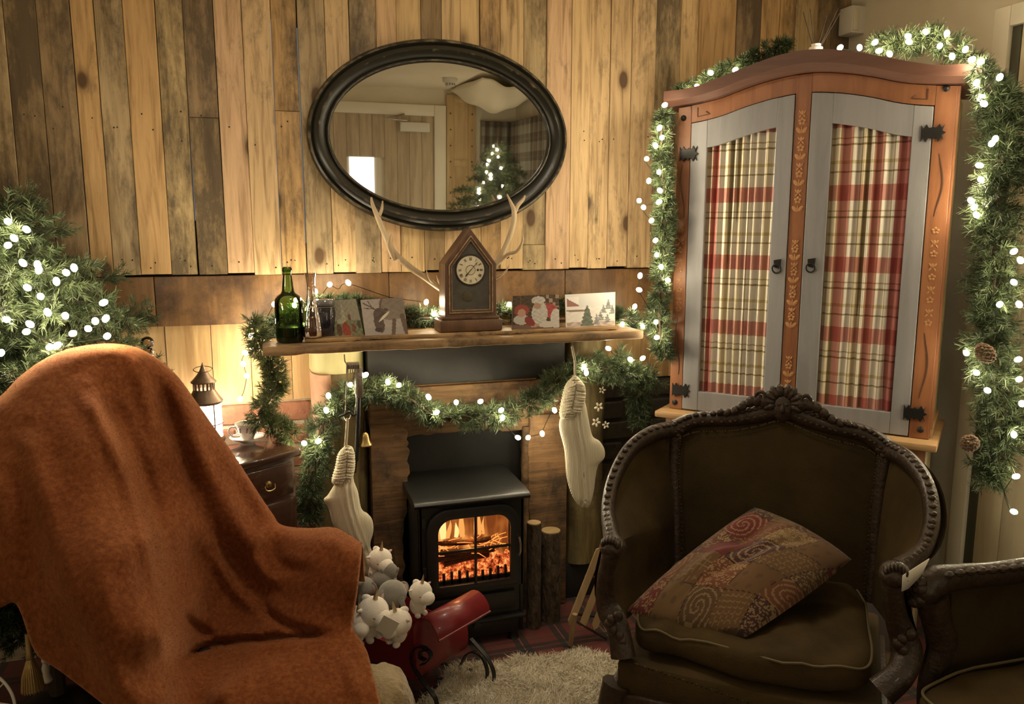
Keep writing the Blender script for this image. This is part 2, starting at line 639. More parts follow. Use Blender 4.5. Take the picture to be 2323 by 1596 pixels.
for i, (px, c, st) in enumerate(BOARDS[:-1]):
    x0 = onY(px, 0, 0)[0]
    x1 = onY(BOARDS[i + 1][0], 0, 0)[0]
    x0, x1 = max(x0, XL), min(x1, XR)
    if x1 - x0 < 0.01:
        continue
    g0 = GAPS.get(px, 0.0006)
    yo = brd.uniform(-0.004, 0.004)
    zb = ZB + brd.uniform(-0.004, 0.005)
    lean = brd.uniform(-0.0015, 0.0015)
    cuts = [zb, ZC]
    if px in (1188,):
        cuts = [zb, zb + 0.085, ZC]
    if px in (412, 612, 1491, 954):
        cuts = [zb, brd.uniform(1.55, 1.75), ZC]
    for q in range(len(cuts) - 1):
        mb = MB().bb(x0 + g0, x1 - 0.0006, yo + q * .002, 0.03, cuts[q] + (0.001 if q else 0), cuts[q + 1])
        mb.v = [(x + lean * (1 if z > 1.6 else -1), y, z) for x, y, z in mb.v]
        o = wpart(mb, 'plank', M['plank'], smooth=0, bevel=0.0014, seg=1)
        v = brd.uniform(0.9, 1.08)
        o.color = (c[0] * v, c[1] * v, c[2] * v * brd.uniform(.92, 1.08), max(0, min(1, st + brd.uniform(-.1, .1))))
    if g0 > 0.001:                   # light slivers where the boards have shrunk apart
        zt = {156: (1.25, 1.78), 210: (1.45, 1.80), 412: (1.35, 1.88), 349: (1.32, 1.62), 612: (1.2, 1.95), 671: (1.28, 1.93)}[px]
        wpart(MB().bb(x0 - 0.002, x0 + g0 + 0.001, 0.024, 0.03, *zt), 'daylight_gap', bright, smooth=0)
    w = x1 - x0
    for k in range(brd.choice((1, 2, 3))):
        for zz in (zb + brd.uniform(.018, .05),) + ((1.62 + brd.uniform(-.05, .05),) if k < 2 else ()):
            xx = x0 + w * brd.uniform(.2, .8)
            NAILS.lathe([(brd.uniform(.0022, .0036), -.0006), (.0018, 0.001)], (xx, yo, zz), 8, axis=(0, -1, 0))
o = wpart(NAILS, 'nail_heads', simple('rusty nail', (0.02, 0.014, 0.01), .7), smooth=0)
o['kind'] = 'stuff'

# dark stained band under the boards, in four lengths
for k, (a, b) in enumerate(((XL, -0.31), (-0.31, 0.40), (0.40, 1.02), (1.02, XR))):
    wpart(MB().bb(a + .0008, b - .0008, 0.014, 0.045, 1.030, 1.182), 'band_board', M['band'], bevel=0.002, smooth=0)
# pale boards below the band
x = XL
while x < XR - .02:
    w = brd.uniform(.11, .16)
    wpart(MB().bb(x + .0006, min(x + w, XR) - .0006, 0.032 + brd.uniform(-.002, .002), 0.07, 0.775, 1.03), 'lower_board', M['pine_low'], bevel=0.0015, smooth=0)
    x += w

# brickwork below: warm beside the fireplace, dark between fireplace and cabinet
wpart(MB().bb(XL, 1.08, 0.045, 0.075, 0.0, 0.775), 'mortar_bed', M['mortar'], smooth=0)
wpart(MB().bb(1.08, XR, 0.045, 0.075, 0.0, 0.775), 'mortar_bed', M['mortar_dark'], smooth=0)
bw, bh, jt = 0.215, 0.065, 0.013


def brick_mesh(mat):
    mb = MB().box((0, 0, 0), (bw, .05, bh))
    o = wpart(mb, 'brick', mat, bevel=0.005, seg=1, smooth=0)
    return o


protos = {}
row = 0
z = 0.0
while z + bh < 1.03:
    x = XL + (0.0 if row % 2 else -bw / 2)
    while x < XR - .02:
        warm = x + bw / 2 < 1.2
        if (warm and z + bh < .775) or (not warm and x > 1.0 and z + bh < .775):
            # only those near what the photo shows: left of and right of the fireplace
            if -0.75 < x < 0.18 or 0.98 < x < 1.75:
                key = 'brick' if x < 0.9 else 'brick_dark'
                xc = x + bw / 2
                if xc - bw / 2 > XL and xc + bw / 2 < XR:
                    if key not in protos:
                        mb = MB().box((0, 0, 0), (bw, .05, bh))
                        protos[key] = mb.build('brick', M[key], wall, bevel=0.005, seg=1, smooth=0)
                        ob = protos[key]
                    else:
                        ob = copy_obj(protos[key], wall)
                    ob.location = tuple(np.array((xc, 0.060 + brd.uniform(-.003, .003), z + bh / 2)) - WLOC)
        x += bw + jt
    z += bh + jt
    row += 1
# skirting
struct(MB().bb(XL, XL + .015, YF, 0, 0, .12), 'baseboard_left', M['white_paint'])

# ------------------------------------------------------------------ right wall: white framed glazed door with pale boards, alarm box
pale = wood('whitewashed board', (0.62, 0.53, 0.36), (0.42, 0.34, 0.22), 'z', 7, .6)
yd0 = -.655
d1 = thing('door_1', 'white framed door with pale boards beside the cabinet', 'door', (XR, yd0 - .45, 0))
d1['kind'] = 'structure'
del d1['category']
FRD = Fr(d1.location, 0)


def dpart(mb, name, mat, parent=d1, fr=FRD, **kw):
    mb.v = [tuple(fr.l(p)) for p in mb.v]
    return mb.build(name, mat, parent, **kw)


y1 = yd0 - .9
dpart(MB().bb(XR - .03, XR, yd0 - .055, yd0, 0, 1.97), 'door_jamb', M['white_paint'], bevel=.004)
dpart(MB().bb(XR - .03, XR, y1, y1 + .055, 0, 1.97), 'door_jamb', M['white_paint'], bevel=.004)
dpart(MB().bb(XR - .03, XR, y1 + .055, yd0 - .055, 1.91, 1.97), 'door_head', M['white_paint'], bevel=.004)
dpart(MB().bb(XR - .016, XR - .002, yd0 - .085, yd0 - .055, 0, 1.91), 'door_seal', simple('dark green seal', (0.05, 0.05, 0.03), .5), bevel=.002)
yy = yd0 - .085
for k in range(8):
    w = .087
    dpart(MB().bb(XR - .012, XR - .001, yy - w + .002, yy, 0.02, 1.91), 'board', pale, bevel=.002)
    yy -= w

# cream alarm sounder in the corner above the cabinet
p0 = onY(1938, 52, -.03)
al = thing('alarm_box', 'cream wall alarm box in the corner above the cabinet', 'alarm', (p0[0], -.0, p0[2] - .05))
fr = Fr(al.location, 0)
a0, a1 = onY(1911, 80, -.03), onY(1963, 22, -.03)
dpart(MB().bb(a0[0], a1[0], -.075, -.004, a0[2], a1[2]), 'housing', M['white_plastic'], al, fr, bevel=.006)
dpart(MB().bb(a0[0] + .006, a0[0] + .03, -.079, -.074, a0[2] + .008, a1[2] - .012), 'front_grille', M['cream_wall'], al, fr, bevel=.003)

# ------------------------------------------------------------------ the other end of the room, seen in the mirror
door_wood = wood('grey limed oak', (0.52, 0.42, 0.29), (0.30, 0.225, 0.145), 'z', 7, .6)
d2 = thing('door_2', 'limed oak plank door with closer seen in the oval mirror', 'door', (1.08, YF, 0))
d2['kind'] = 'structure'
del d2['category']
fr = Fr(d2.location, 0)
DX0, DX1, DT = .30, 1.43, 2.02
for k in range(11):
    a = DX0 + (DX1 - DX0) * k / 11
    b = DX0 + (DX1 - DX0) * (k + 1) / 11
    if a < .93 and b > .74:
        dpart(MB().bb(a + .001, b - .001, YF, YF + .025, 0, 1.2), 'board', door_wood, d2, fr, bevel=.002)
        dpart(MB().bb(a + .001, b - .001, YF, YF + .025, 1.68, DT), 'board', door_wood, d2, fr, bevel=.002)
    else:
        dpart(MB().bb(a + .001, b - .001, YF, YF + .025, 0, DT), 'board', door_wood, d2, fr, bevel=.002)
dpart(MB().bb(.73, .93, YF + .002, YF + .012, 1.2, 1.68), 'window_pane', emit('lit corridor beyond the pane', (1, .97, .9), 4.5), d2, fr, smooth=0)
dpart(MB().bb(DX1, DX1 + .10, YF, YF + .05, 0, DT + .09), 'architrave', M['white_paint'], d2, fr, bevel=.006)
dpart(MB().bb(DX0 - .1, DX0, YF, YF + .05, 0, DT + .09), 'architrave', M['white_paint'], d2, fr, bevel=.006)
dpart(MB().bb(DX0, DX1, YF, YF + .05, DT, DT + .09), 'architrave', M['white_paint'], d2, fr, bevel=.006)
cl = dpart(MB().bb(1.14, 1.385, YF + .03, YF + .08, 1.89, 1.965), 'door_closer', M['white_plastic'], d2, fr, bevel=.005)
dpart(MB().tube([(1.2, YF + .07, 1.975), (1.0, YF + .12, 1.98), (1.18, YF + .05, 2.03)], .006), 'closer_arm', M['steel'], d2, fr)
# timber clad pillar
pil = thing('timber_pillar', 'studded timber clad pillar beside the door in the mirror', 'pillar', (1.66, YF + .03, 0))
fr = Fr(pil.location, 0)
pw = wood('pillar pine', (0.58, 0.42, 0.22), (0.36, 0.24, 0.11), 'z', 7, .6)
dpart(MB().bb(1.535, 1.60, YF, YF + .05, 0, 2.2), 'stile', pw, pil, fr, bevel=.003)
dpart(MB().bb(1.72, 1.785, YF, YF + .05, 0, 2.2), 'stile', pw, pil, fr, bevel=.003)
for zz in (0.4, 1.05, 1.62, 2.14):
    dpart(MB().bb(1.60, 1.72, YF, YF + .05, zz, zz + .055), 'rail', pw, pil, fr, bevel=.003)
dpart(MB().bb(1.60, 1.72, YF, YF + .035, 0, 2.2), 'panel', pw, pil, fr)
st = MB()
for xx in (1.567, 1.753):
    for k in range(16):
        st.lathe([(.007, 0), (.004, .006), (.0, .007)], (xx, YF + .05, .1 + .13 * k), 8, axis=(0, 1, 0), cap=False)
dpart(st, 'stud_heads', M['iron'], pil, fr)['kind'] = 'stuff'
# grey plaid curtains in the corner
plaid_grey = banded('grey plaid wool', [(0, (1, 1, 1)), (.3, (.55, .53, .5)), (.5, (.8, .6, .55)), (.56, (.55, .53, .5)), (.8, (1, 1, 1))],
                    [(0, (1, 1, 1)), (.3, (.6, .58, .55)), (.5, (.85, .65, .6)), (.56, (.6, .58, .55)), (.8, (1, 1, 1))], (0.33, 0.31, 0.26), 7, 7)


def drape(name, label, a, b, z0, z1, n, amp, mat, cat='curtain', group=None):
    a, b = np.array(a, float), np.array(b, float)
    L_ = np.linalg.norm(b - a)
    t = (b - a) / L_
    nn = np.array((-t[1], t[0], 0))
    mb = MB()
    uv = []

    def fn(u, v):
        s = 1 + .1 * math.sin(9 * u + 2)
        p = a + t * L_ * u + nn * amp * s * math.sin(u * n * 2 * math.pi + .8 * math.sin(4 * v))
        uv.append((u * L_ * 1.5, v * (z1 - z0)))
        return (p[0], p[1], z0 + (z1 - z0) * v)
    nu, nv = n * 10 + 1, 12
    mb.grid(fn, nu, nv)
    o = mb.build(name, mat, None, rec=False)
    ul = o.data.uv_layers.new(name='UVMap')
    for li, lp in enumerate(o.data.loops):
        ul.data[li].uv = uv[lp.vertex_index]
    so = o.modifiers.new('thickness', 'SOLIDIFY')
    so.thickness = .003
    return tag(o, label, cat, group)


drape('plaid_curtain', 'grey plaid curtain beside the timber pillar in the mirror', (1.83, YF + .06, 0), (2.10, YF + .06, 0), .05, 2.0, 4, .018, plaid_grey)
drape('plaid_curtain', 'shaded grey plaid curtain behind the mirrored tree', (XR - .06, YF + .12, 0), (XR - .06, YF + 1.25, 0), .05, 2.0, 10, .02, plaid_grey)
# cream cloth canopy bunched under the ceiling
mb = MB()
mb.grid(lambda u, v: (1.55 + .58 * u, YF + .1 + 1.0 * v, 2.22 - .16 * math.sin(math.pi * min(1, u * 1.1)) * (.4 + .6 * math.sin(math.pi * v)) - .10 * u * (1 - v) + .01 * math.sin(20 * u + 5 * v)), 24, 20)
o = mb.build('ceiling_cloth', simple('cream muslin', (.75, .68, .52), .9), None, rec=False)
o.modifiers.new('thickness', 'SOLIDIFY').thickness = .003
tag(o, 'cream cloth swag under the ceiling seen in the mirror', 'cloth')
# smoke detector
sd = thing('smoke_detector', 'white round smoke detector on the ceiling in the mirror', 'smoke detector', (1.40, -3.45, ZC - .06))
MB().lathe([(.055, .06), (.058, .04), (.05, .025)], (0, 0, 0), 24).build('base', M['white_plastic'], sd)
MB().lathe([(.034, .03), (.034, .006), (.03, 0)], (0, 0, 0), 24).build('sensor_head', M['white_plastic'], sd)
sl = MB()
for k in range(10):
    a = 2 * math.pi * k / 10
    sl.box((.0335 * math.cos(a), .0335 * math.sin(a), .014), (.006, .006, .012))
sl.build('sensor_slots', M['iron'], sd)

# two unseen opal ceiling lamps put in for fill: one near the boarded wall, one at the other end of the room
opal = emit('unseen opal lamp glow', (1, .89, .72), 5.0)
for lab, x_, y_, watts in (('unseen round opal ceiling lamp close to the boarded wall', .45, -.95, ADDED_LAMP_WATTS), ('unseen round opal fill lamp at the door end of the room', -.35, -3.7, REAR_FILL_WATTS)):
    lamp = thing('unseen_lamp', lab, 'lamp', (x_, y_, ZC - .11))
    MB().lathe([(.16, .11), (.16, .09), (.15, .085)], (0, 0, 0), 32).build('unseen_lamp_base', M['white_plastic'], lamp)
    MB().lathe([(.15, .085), (.145, .05), (.11, .018), (.05, .003), (.001, 0)], (0, 0, 0), 32, cap=False).build('unseen_opal_dome', opal, lamp)
    ld = bpy.data.lights.new('unseen_lamp_light', 'AREA')
    ld.shape = 'DISK'
    ld.size = .3
    ld.energy = watts
    ld.color = (1, .89, .72)
    lo = bpy.data.objects.new('added_lamp_light', ld)
    COL.objects.link(lo)
    lo.parent = lamp
    lo.location = (0, 0, -.01)

# ================================================================== oval mirror
mc = onY(1005, 311, -.03)
TAU = math.radians(1.5)
mx = thing('oval_mirror', 'large oval mirror in a worn black frame above the mantel clock', 'mirror', (mc[0], -.012, mc[2]))
mx.rotation_euler = (TAU, 0, 0)
MA, MBB = .425, .298
fmat, nt, p = new_mat('distressed black frame')
g = nd(nt, 'ShaderNodeNewGeometry')
nz = nd(nt, 'ShaderNodeTexNoise', i_Scale=40.0, i_Detail=5)
tcx = nd(nt, 'ShaderNodeTexCoord')
nt.links.new(tcx.outputs['Object'], nz.inputs['Vector'])
ad = nd(nt, 'ShaderNodeMath', operation='MULTIPLY_ADD', i_1=0.10)
nt.links.new(nz.outputs[0], ad.inputs[0])
nt.links.new(g.outputs['Pointiness'], ad.inputs[2])
r = ramp(nt, [(0.601, (0.011, 0.010, 0.006)), (0.645, (0.26, 0.20, 0.12))])
nt.links.new(ad.outputs[0], r.inputs[0])
nt.links.new(r.outputs[0], p.inputs['Base Color'])
p.inputs['Roughness'].default_value = .33
prof = [(0, 0), (0, .022), (.004, .030), (.010, .033), (.014, .030), (.017, .027), (.024, .036), (.034, .040), (.044, .036), (.052, .027), (.056, .022),
        (.059, .025), (.063, .026), (.067, .022), (.070, .012), (.070, 0)]   # inward, outward height
mb = MB()
n = 120
verts = []
for d, h in prof:
    for j in range(n):
        a = 2 * math.pi * j / n
        verts.append(((MA - d) * math.cos(a), -h, (MBB - d) * math.sin(a)))
faces = []
for i in range(len(prof) - 1):
    for j in range(n):
        faces.append((i * n + j, i * n + (j + 1) % n, (i + 1) * n + (j + 1) % n, (i + 1) * n + j))
mb.add(verts, faces)
mb.build('frame', fmat, mx, smooth=35)
mm, nt, p = new_mat('silvered glass')
p.inputs['Base Color'].default_value = (.93, .91, .86, 1)
p.inputs['Metallic'].default_value = 1
p.inputs['Roughness'].default_value = .015
mb = MB()
mb.add([((MA - .068) * math.cos(2 * math.pi * j / n), -.014, (MBB - .068) * math.sin(2 * math.pi * j / n)) for j in range(n)], [tuple(range(n))])
mb.build('mirror_glass', mm, mx, smooth=0)

# ================================================================== painted corner cabinet
AL = onZ(1518, 925, .72)
ARW = onZ(2107, 997, .72)
AANG = math.atan2(ARW[1] - AL[1], ARW[0] - AL[0])
AW = float(np.hypot(*(ARW - AL)[:2]))
ADEP = .30
arm = thing('corner_cabinet', 'orange and grey painted cabinet with arched cornice and plaid curtained doors', 'cabinet', (AL[0], AL[1], 0), AANG)
AF = Fr(arm.location, AANG)
NX = AF.R @ np.array((0, 1, 0))


def ap(px, py, w=0.0):
    """photo pixel -> (u, z) on the cabinet's front, w metres behind it"""
    q = AF.l(onPlane(px, py, AF.w((0, w, 0)), NX))
    return q[0], q[2]


M['orange'] = wood('orange stained pine', (0.29, 0.115, 0.045), (0.165, 0.056, 0.021), 'z', 7, .5)
M['cornice'] = wood('reddish brown cornice', (0.145, 0.064, 0.042), (0.07, 0.032, 0.021), 'x', 8, .55)
M['greypaint'] = wood('grey washed paint', (0.255, 0.248, 0.258), (0.18, 0.174, 0.182), 'z', 5, .55, bump=.15)
M['tan'] = wood('tan pine ledge', (0.48, 0.30, 0.14), (0.30, 0.17, 0.07), 'x', 7, .55)
M['sidecream'] = simple('cream painted side with leaf marks', (0.62, 0.56, 0.38), .7, col2=(0.40, 0.36, 0.22), scale=16, stretch=(1, 1, .35), bump=.1)
M['flower'] = simple('painted flower ochre', (0.38, 0.175, 0.065), .6)
M['vine'] = simple('painted vine brown', (0.09, 0.04, 0.02), .6)

# outline curves of the cornice and the door tops, read off the front
cb = [ap(*q, -.045) for q in ((1509, 251), (1595, 229), (1692, 187), (1789, 161), (1867, 157), (1964, 171), (2061, 185), (2188, 177))]
ct = [ap(*q, -.045) for q in ((1511, 222), (1583, 208), (1669, 167), (1750, 130), (1828, 113), (1906, 111), (2003, 120), (2120, 134), (2188, 126))]
ZR0 = float(np.mean([cb[0][1], cb[-1][1]]))            # cornice level at its ends


def sym(pts, u):
    """the carcass is symmetric: average of the read curve and its mirror image"""
    pts = sorted(pts)
    us = [q[0] for q in pts]
    zs = [q[1] for q in pts]
    return .5 * (np.interp(u, us, zs) + np.interp(AW - u, us, zs))


N_ = 40
us = np.linspace(-.035, AW + .035, N_)
lo_ = smooth_path([(u, sym(cb, u)) for u in np.linspace(-.035, AW + .035, 11)], 5)
hi_ = smooth_path([(u, sym(ct, u)) for u in np.linspace(-.035, AW + .035, 11)], 5)
Xa, Ya, Za = (1, 0, 0), (0, 1, 0), (0, 0, 1)
corn = MB()
k = len(lo_)
# cornice: curved front face with a stepped lip, running back along the cabinet
profc = [(0.0, 0.0, -.028), (0.0, .16, -.034), (0.0, .35, -.045), (0.0, 1.0, -.045), (0.0, 1.0, ADEP)]
rows = []
for _, f_, w_ in profc:
    rows.append([(a[0], w_, a[1] + (b[1] - a[1]) * f_) for a, b in zip(lo_, hi_)])
rows.append([(a[0], ADEP, a[1]) for a in lo_])
verts = [p_ for r_ in rows for p_ in r_]
faces = []
for i in range(len(rows)):
    i2 = (i + 1) % len(rows)
    for j in range(k - 1):
        faces.append((i * k + j, i * k + j + 1, i2 * k + j + 1, i2 * k + j))
faces.append(tuple(i * k for i in range(len(rows))))
faces.append(tuple(i * k + k - 1 for i in reversed(range(len(rows)))))
corn.add(verts, faces)
corn.build('cornice', M['cornice'], arm, smooth=30)

# face frame
ZU = .72
sl0, sl1 = 0.0, ap(1557, 611)[0]
cs0, cs1 = ap(1784, 611)[0], ap(1819, 611)[0]
sr0, sr1 = ap(2091, 611)[0], AW


def ztop(u):
    return float(np.interp(u, [q[0] for q in lo_], [q[1] for q in lo_]))


def panel_top(u0, u1, off, n=14):
    return [(u, ztop(u) - off) for u in np.linspace(u1, u0, n)]


RAIL = .055       # height of the orange rail between door and cornice
for nm, a, b in (('stile', sl0, sl1), ('stile', sr0, sr1), ('centre_stile', cs0, cs1)):
    MB().prism([(a, ZU), (b, ZU)] + panel_top(a, b, 0.002), (0, 0, 0), Xa, Za, Ya, 0, .03).build(nm, M['orange'], arm, bevel=.002, smooth=0)
for a, b in ((sl1, cs0), (cs1, sr0)):
    MB().prism([(u, ztop(u) - RAIL) for u in np.linspace(a, b, 14)] + panel_top(a, b, .002), (0, 0, 0), Xa, Za, Ya, 0.001, .028).build('top_rail', M['orange'], arm, smooth=0)
# carcass sides, back
MB().bb(AW - .02, AW, .03, ADEP, ZU, ZR0 - .01).build('side_panel', M['sidecream'], arm, bevel=.001)
MB().bb(0, .02, .03, ADEP, ZU, ZR0 - .01).build('side_panel', M['sidecream'], arm, bevel=.001)
MB().bb(0, AW, ADEP - .015, ADEP, ZU, ZR0 - .01).build('back_panel', M['backing'], arm)
MB().bb(AW, AW + .006, .0, .03, ZU + .03, ZR0).build('edge_strip', M['orange'], arm)
MB().bb(AW, AW + .008, .03, ADEP, ZU, ZU + .028).build('side_rail', M['tan'], arm)
# iron bolt heads
for (px, py) in ((1551, 268), (2147, 200), (1531, 912), (2088, 974)):
    u, z_ = ap(px, py)
    MB().lathe([(.0095, 0), (.0095, .003), (.006, .006), (.0, .007)], (u, 0, z_), 8, axis=(0, -1, 0), cap=False).build('bolt_head', M['iron'], arm)


def flower(mb, u, z_, s):
    for q in range(5):
        a = 2 * math.pi * q / 5 + .3
        c = (u + s * .55 * math.cos(a), -.0008, z_ + s * .55 * math.sin(a))
        mb.ell(c, (s * .34, .0009, s * .34), n=8, m=4)


def tulip(mb, u, z_, s):
    mb.ell((u, -.0008, z_), (s * .35, .0009, s * .6), n=8, m=4)
    for q in (-1, 1):
        mb.ell((u + q * s * .55, -.0008, z_ + .15 * s), (s * .22, .0009, s * .5), n=8, m=4, R=rotm('Y', q * .5))
        mb.ell((u + q * s * .5, -.0008, z_ - .9 * s), (s * .2, .0009, s * .45), n=8, m=4, R=rotm('Y', -q * .6))


fl = MB()
cu = (cs0 + cs1) / 2
for z0, z1, kinds in ((1.16, 1.64, None), (.98, 1.36, None), (.72, .95, None)):
    pass
for idx, zz in enumerate(np.concatenate((np.linspace(1.668, 1.385, 12), np.linspace(1.285, 1.03, 12), np.linspace(.925, .75, 8)))):
    if idx % 3 == 1:
        flower(fl, cu, zz, .013)
    elif idx % 3 == 0:
        tulip(fl, cu, zz, .012)
    else:
        for q in (-1, 1):
            fl.ell((cu + q * .009, -.0008, zz), (.006, .0009, .011), n=8, m=4, R=rotm('Y', q * .7))
        fl.ell((cu, -.0008, zz), (.002, .0009, .012), n=6, m=4)
for uc in ((sl0 + sl1) / 2, (sr0 + sr1) / 2):
    for idx, zz in enumerate(np.linspace(1.32, 1.06, 9)):
        (tulip if idx % 2 else flower)(fl, uc, zz, .012)
fl.build('painted_flowers', M['flower'], arm)['kind'] = 'stuff'
vn = MB()
for uc, sg in (((sl0 + sl1) / 2, 1), ((sr0 + sr1) / 2, -1)):
    for z0, z1 in ((1.36, 1.53), (.84, 1.03)):
        vn.tube([(uc + .008 * math.sin(5 * t + sg), -.0006, z0 + (z1 - z0) * t) for t in np.linspace(0, 1, 14)], [.0012 + .0012 * math.sin(math.pi * t) for t in np.linspace(0, 1, 14)], 5)
for a, b, sg in ((sl1 + .02, sl1 + .06, 1), (sr0 - .02, sr0 - .06, -1)):
    zz = ztop(a) - .04
    vn.tube([(a, -.0006, zz + .028), (a, -.0006, zz), (b, -.0006, zz + .006), (b - sg * .012, -.0006, zz + .014)], .0016, 5)
vn.build('painted_vines', M['vine'], arm)['kind'] = 'stuff'

# doors
check_l = banded('cream and red check cloth', [(0, (.80, .70, .60)), (.085, (.42, .36, .22)), (.10, (.60, .22, .20)), (.17, (1, 1, 1)), (.30, (.85, .78, .60)), (.36, (.45, .40, .26)), (.38, (1, 1, 1)), (.47, (.45, .40, .26)), (.485, (.9, .84, .68)), (.56, (1, 1, 1)), (.64, (.45, .40, .26)), (.66, (1, 1, 1)), (.71, (.45, .40, .26)), (.73, (1, 1, 1)), (.84, (.45, .40, .26)), (.86, (.92, .86, .7)), (.93, (1, 1, 1))],
                 [(0, (1, 1, 1)), (.07, (.42, .36, .22)), (.09, (1, 1, 1)), (.19, (.72, .66, .46)), (.235, (1, 1, 1)), (.44, (.42, .36, .22)), (.465, (1, 1, 1)), (.53, (.55, .48, .33)), (.55, (1, 1, 1)), (.68, (.70, .35, .33)), (.90, (1, 1, 1))],
                 (0.60, 0.55, 0.47), 1.0, 4.75)


def door(u0, u1, hinge_left, glass_u, seed):
    dn = 'door'
    off = RAIL + .003
    n = 14
    gu0, gu1 = glass_u
    z0 = ZU + .004
    # frame as four pieces: two stiles, a shaped top rail, a bottom rail
    root = MB().prism([(u0 + .002, z0), (gu0, z0)] + [(u, ztop(u) - off) for u in np.linspace(gu0, u0 + .002, 6)], (0, 0, 0), Xa, Za, Ya, -.004, .022).build(dn, M['greypaint'], arm, bevel=.002, smooth=0)
    MB().prism([(gu1, z0), (u1 - .002, z0)] + [(u, ztop(u) - off) for u in np.linspace(u1 - .002, gu1, 6)], (0, 0, 0), Xa, Za, Ya, -.004, .022).build('door_stile', M['greypaint'], root, bevel=.002, smooth=0)
    zg0 = z0 + .065
    MB().bb(gu0, gu1, -.003, .022, z0, zg0).build('bottom_rail', M['greypaint'], root, bevel=.002, smooth=0)
    MB().prism([(u, ztop(u) - off - .085) for u in np.linspace(gu0, gu1, n)] + [(u, ztop(u) - off) for u in np.linspace(gu1, gu0, n)], (0, 0, 0), Xa, Za, Ya, -.003, .022).build('top_rail', M['greypaint'], root, smooth=0)
    # gathered check curtain behind the opening
    r_ = random.Random(seed)
    folds = 9 if seed == 1 else 7
    ph = [r_.uniform(-.5, .5) for _ in range(folds + 2)]
    uvs = []
    mb = MB()
    nu, nv = 100, 40

    def fn(a, v):
        u = gu0 + (gu1 - gu0) * a
        zt = ztop(u) - off - .083
        z_ = zg0 - .004 + (zt - zg0 + .01) * v
        s = a * folds
        i = int(min(s, folds - .001))
        jit = ph[i] * (1 - (s - i)) + ph[i + 1] * (s - i)
        d = .007 * math.sin(2 * math.pi * (s + .35 * jit + .12 * math.sin(3 * v + seed))) + .002 * math.sin(31 * a + 2 * v)
        fl_ = a + .022 * math.sin(2 * math.pi * (s + .35 * jit + .12 * math.sin(3 * v + seed)) + 1.57)
        uvs.append((min(.999, max(.001, fl_)), z_))
        return (u, .014 + d, z_)
    mb.grid(fn, nu, nv)
    cu_ = mb.build('curtain', check_l if seed == 1 else check_r, root, rec=False)
    ul = cu_.data.uv_layers.new(name='UVMap')
    for li, lp in enumerate(cu_.data.loops):
        ul.data[li].uv = uvs[lp.vertex_index]
    return root


check_r = banded('red check cloth', [(0, (.97, .9, .75)), (.13, (.40, .34, .20)), (.15, (.72, .34, .31)), (.27, (.40, .34, .20)), (.285, (1, 1, 1)), (.37, (.40, .34, .20)), (.385, (.95, .88, .72)), (.47, (.40, .34, .20)), (.485, (1, 1, 1)), (.56, (.40, .34, .20)), (.575, (.74, .36, .33)), (.68, (.40, .34, .20)), (.695, (1, 1, 1)), (.78, (.40, .34, .20)), (.795, (1, 1, 1)), (.87, (.50, .17, .17))],
                 [(0, (1, 1, 1)), (.07, (.42, .36, .22)), (.09, (1, 1, 1)), (.19, (.72, .66, .46)), (.235, (1, 1, 1)), (.44, (.42, .36, .22)), (.465, (1, 1, 1)), (.53, (.55, .48, .33)), (.55, (1, 1, 1)), (.68, (.70, .35, .33)), (.90, (1, 1, 1))],
                 (0.60, 0.55, 0.47), 1.0, 4.75)
g1 = (ap(1594, 611)[0], ap(1746, 611)[0])
g2 = (ap(1868, 611)[0], ap(2046, 611)[0])
dl = door(sl1, cs0, True, g1, 1)
dr = door(cs1, sr0, False, g2, 2)


def butterfly(px, py, parent):
    u, z_ = ap(px, py)
    pts = [(-.029, .016), (-.023, .009), (-.016, .017), (-.010, .010), (-.004, .010), (0, .013), (.004, .010), (.010, .010), (.016, .017), (.023, .009), (.029, .016), (.024, .004), (.033, 0)]
    poly = pts + [(a, -b) for a, b in reversed(pts)]
    MB().prism([(u + a, z_ + 1.45 * b) for a, b in poly], (0, 0, 0), Xa, Za, Ya, -.009, -.003).build('hinge', M['iron'], parent, bevel=.0015, smooth=0)


for q in ((1563, 349), (1545, 884)):
    butterfly(*q, dl)
for q in ((2116, 302), (2075, 936)):
    butterfly(*q, dr)
for q, par in (((1763, 606), dl), ((1840, 604), dr)):
    u, z_ = ap(*q)
    h = MB()
    h.prism([(u - .010, z_ + .022), (u + .012, z_ + .026), (u + .010, z_ - .004), (u - .008, z_)], (0, 0, 0), Xa, Za, Ya, -.008, -.003)
    h.tube([(u + .0125 * math.cos(a), -.011 - .003 * math.sin(a), z_ - .004 + .0135 * math.sin(a)) for a in np.linspace(0, 2 * math.pi, 22, endpoint=False)], .0026, 7, closed=True)
    h.build('ring_handle', M['iron'], par)

# base unit with its projecting ledge
MB().bb(-.03, AW + .025, -.06, ADEP + .01, ZU - .022, ZU - .001).build('ledge', M['tan'], arm, bevel=.005)
MB().bb(0.005, AW - .005, -.03, ADEP, 0, ZU - .022).build('base_carcass', M['sidecream'], arm, bevel=.003)
for a, b in ((.003, .05), (AW - .05, AW - .003)):
    MB().bb(a, b, -.04, -.03, 0, ZU - .022).build('base_stile', M['orange'], arm, bevel=.002)
for a, b in ((.055, AW / 2 - .004), (AW / 2 + .004, AW - .055)):
    MB().bb(a, b, -.038, -.03, .06, ZU - .06).build('base_door', M['greypaint'], arm, bevel=.003)
MB().bb(.05, AW - .05, -.039, -.03, ZU - .055, ZU - .022).build('base_rail', M['orange'], arm, bevel=.002)

# ================================================================== fireplace surround
fp = thing('fireplace_surround', 'rustic timber fireplace surround with mossy posts and black lintel', 'fireplace', (.65, -.04, 0))
FPF = Fr(fp.location, 0)


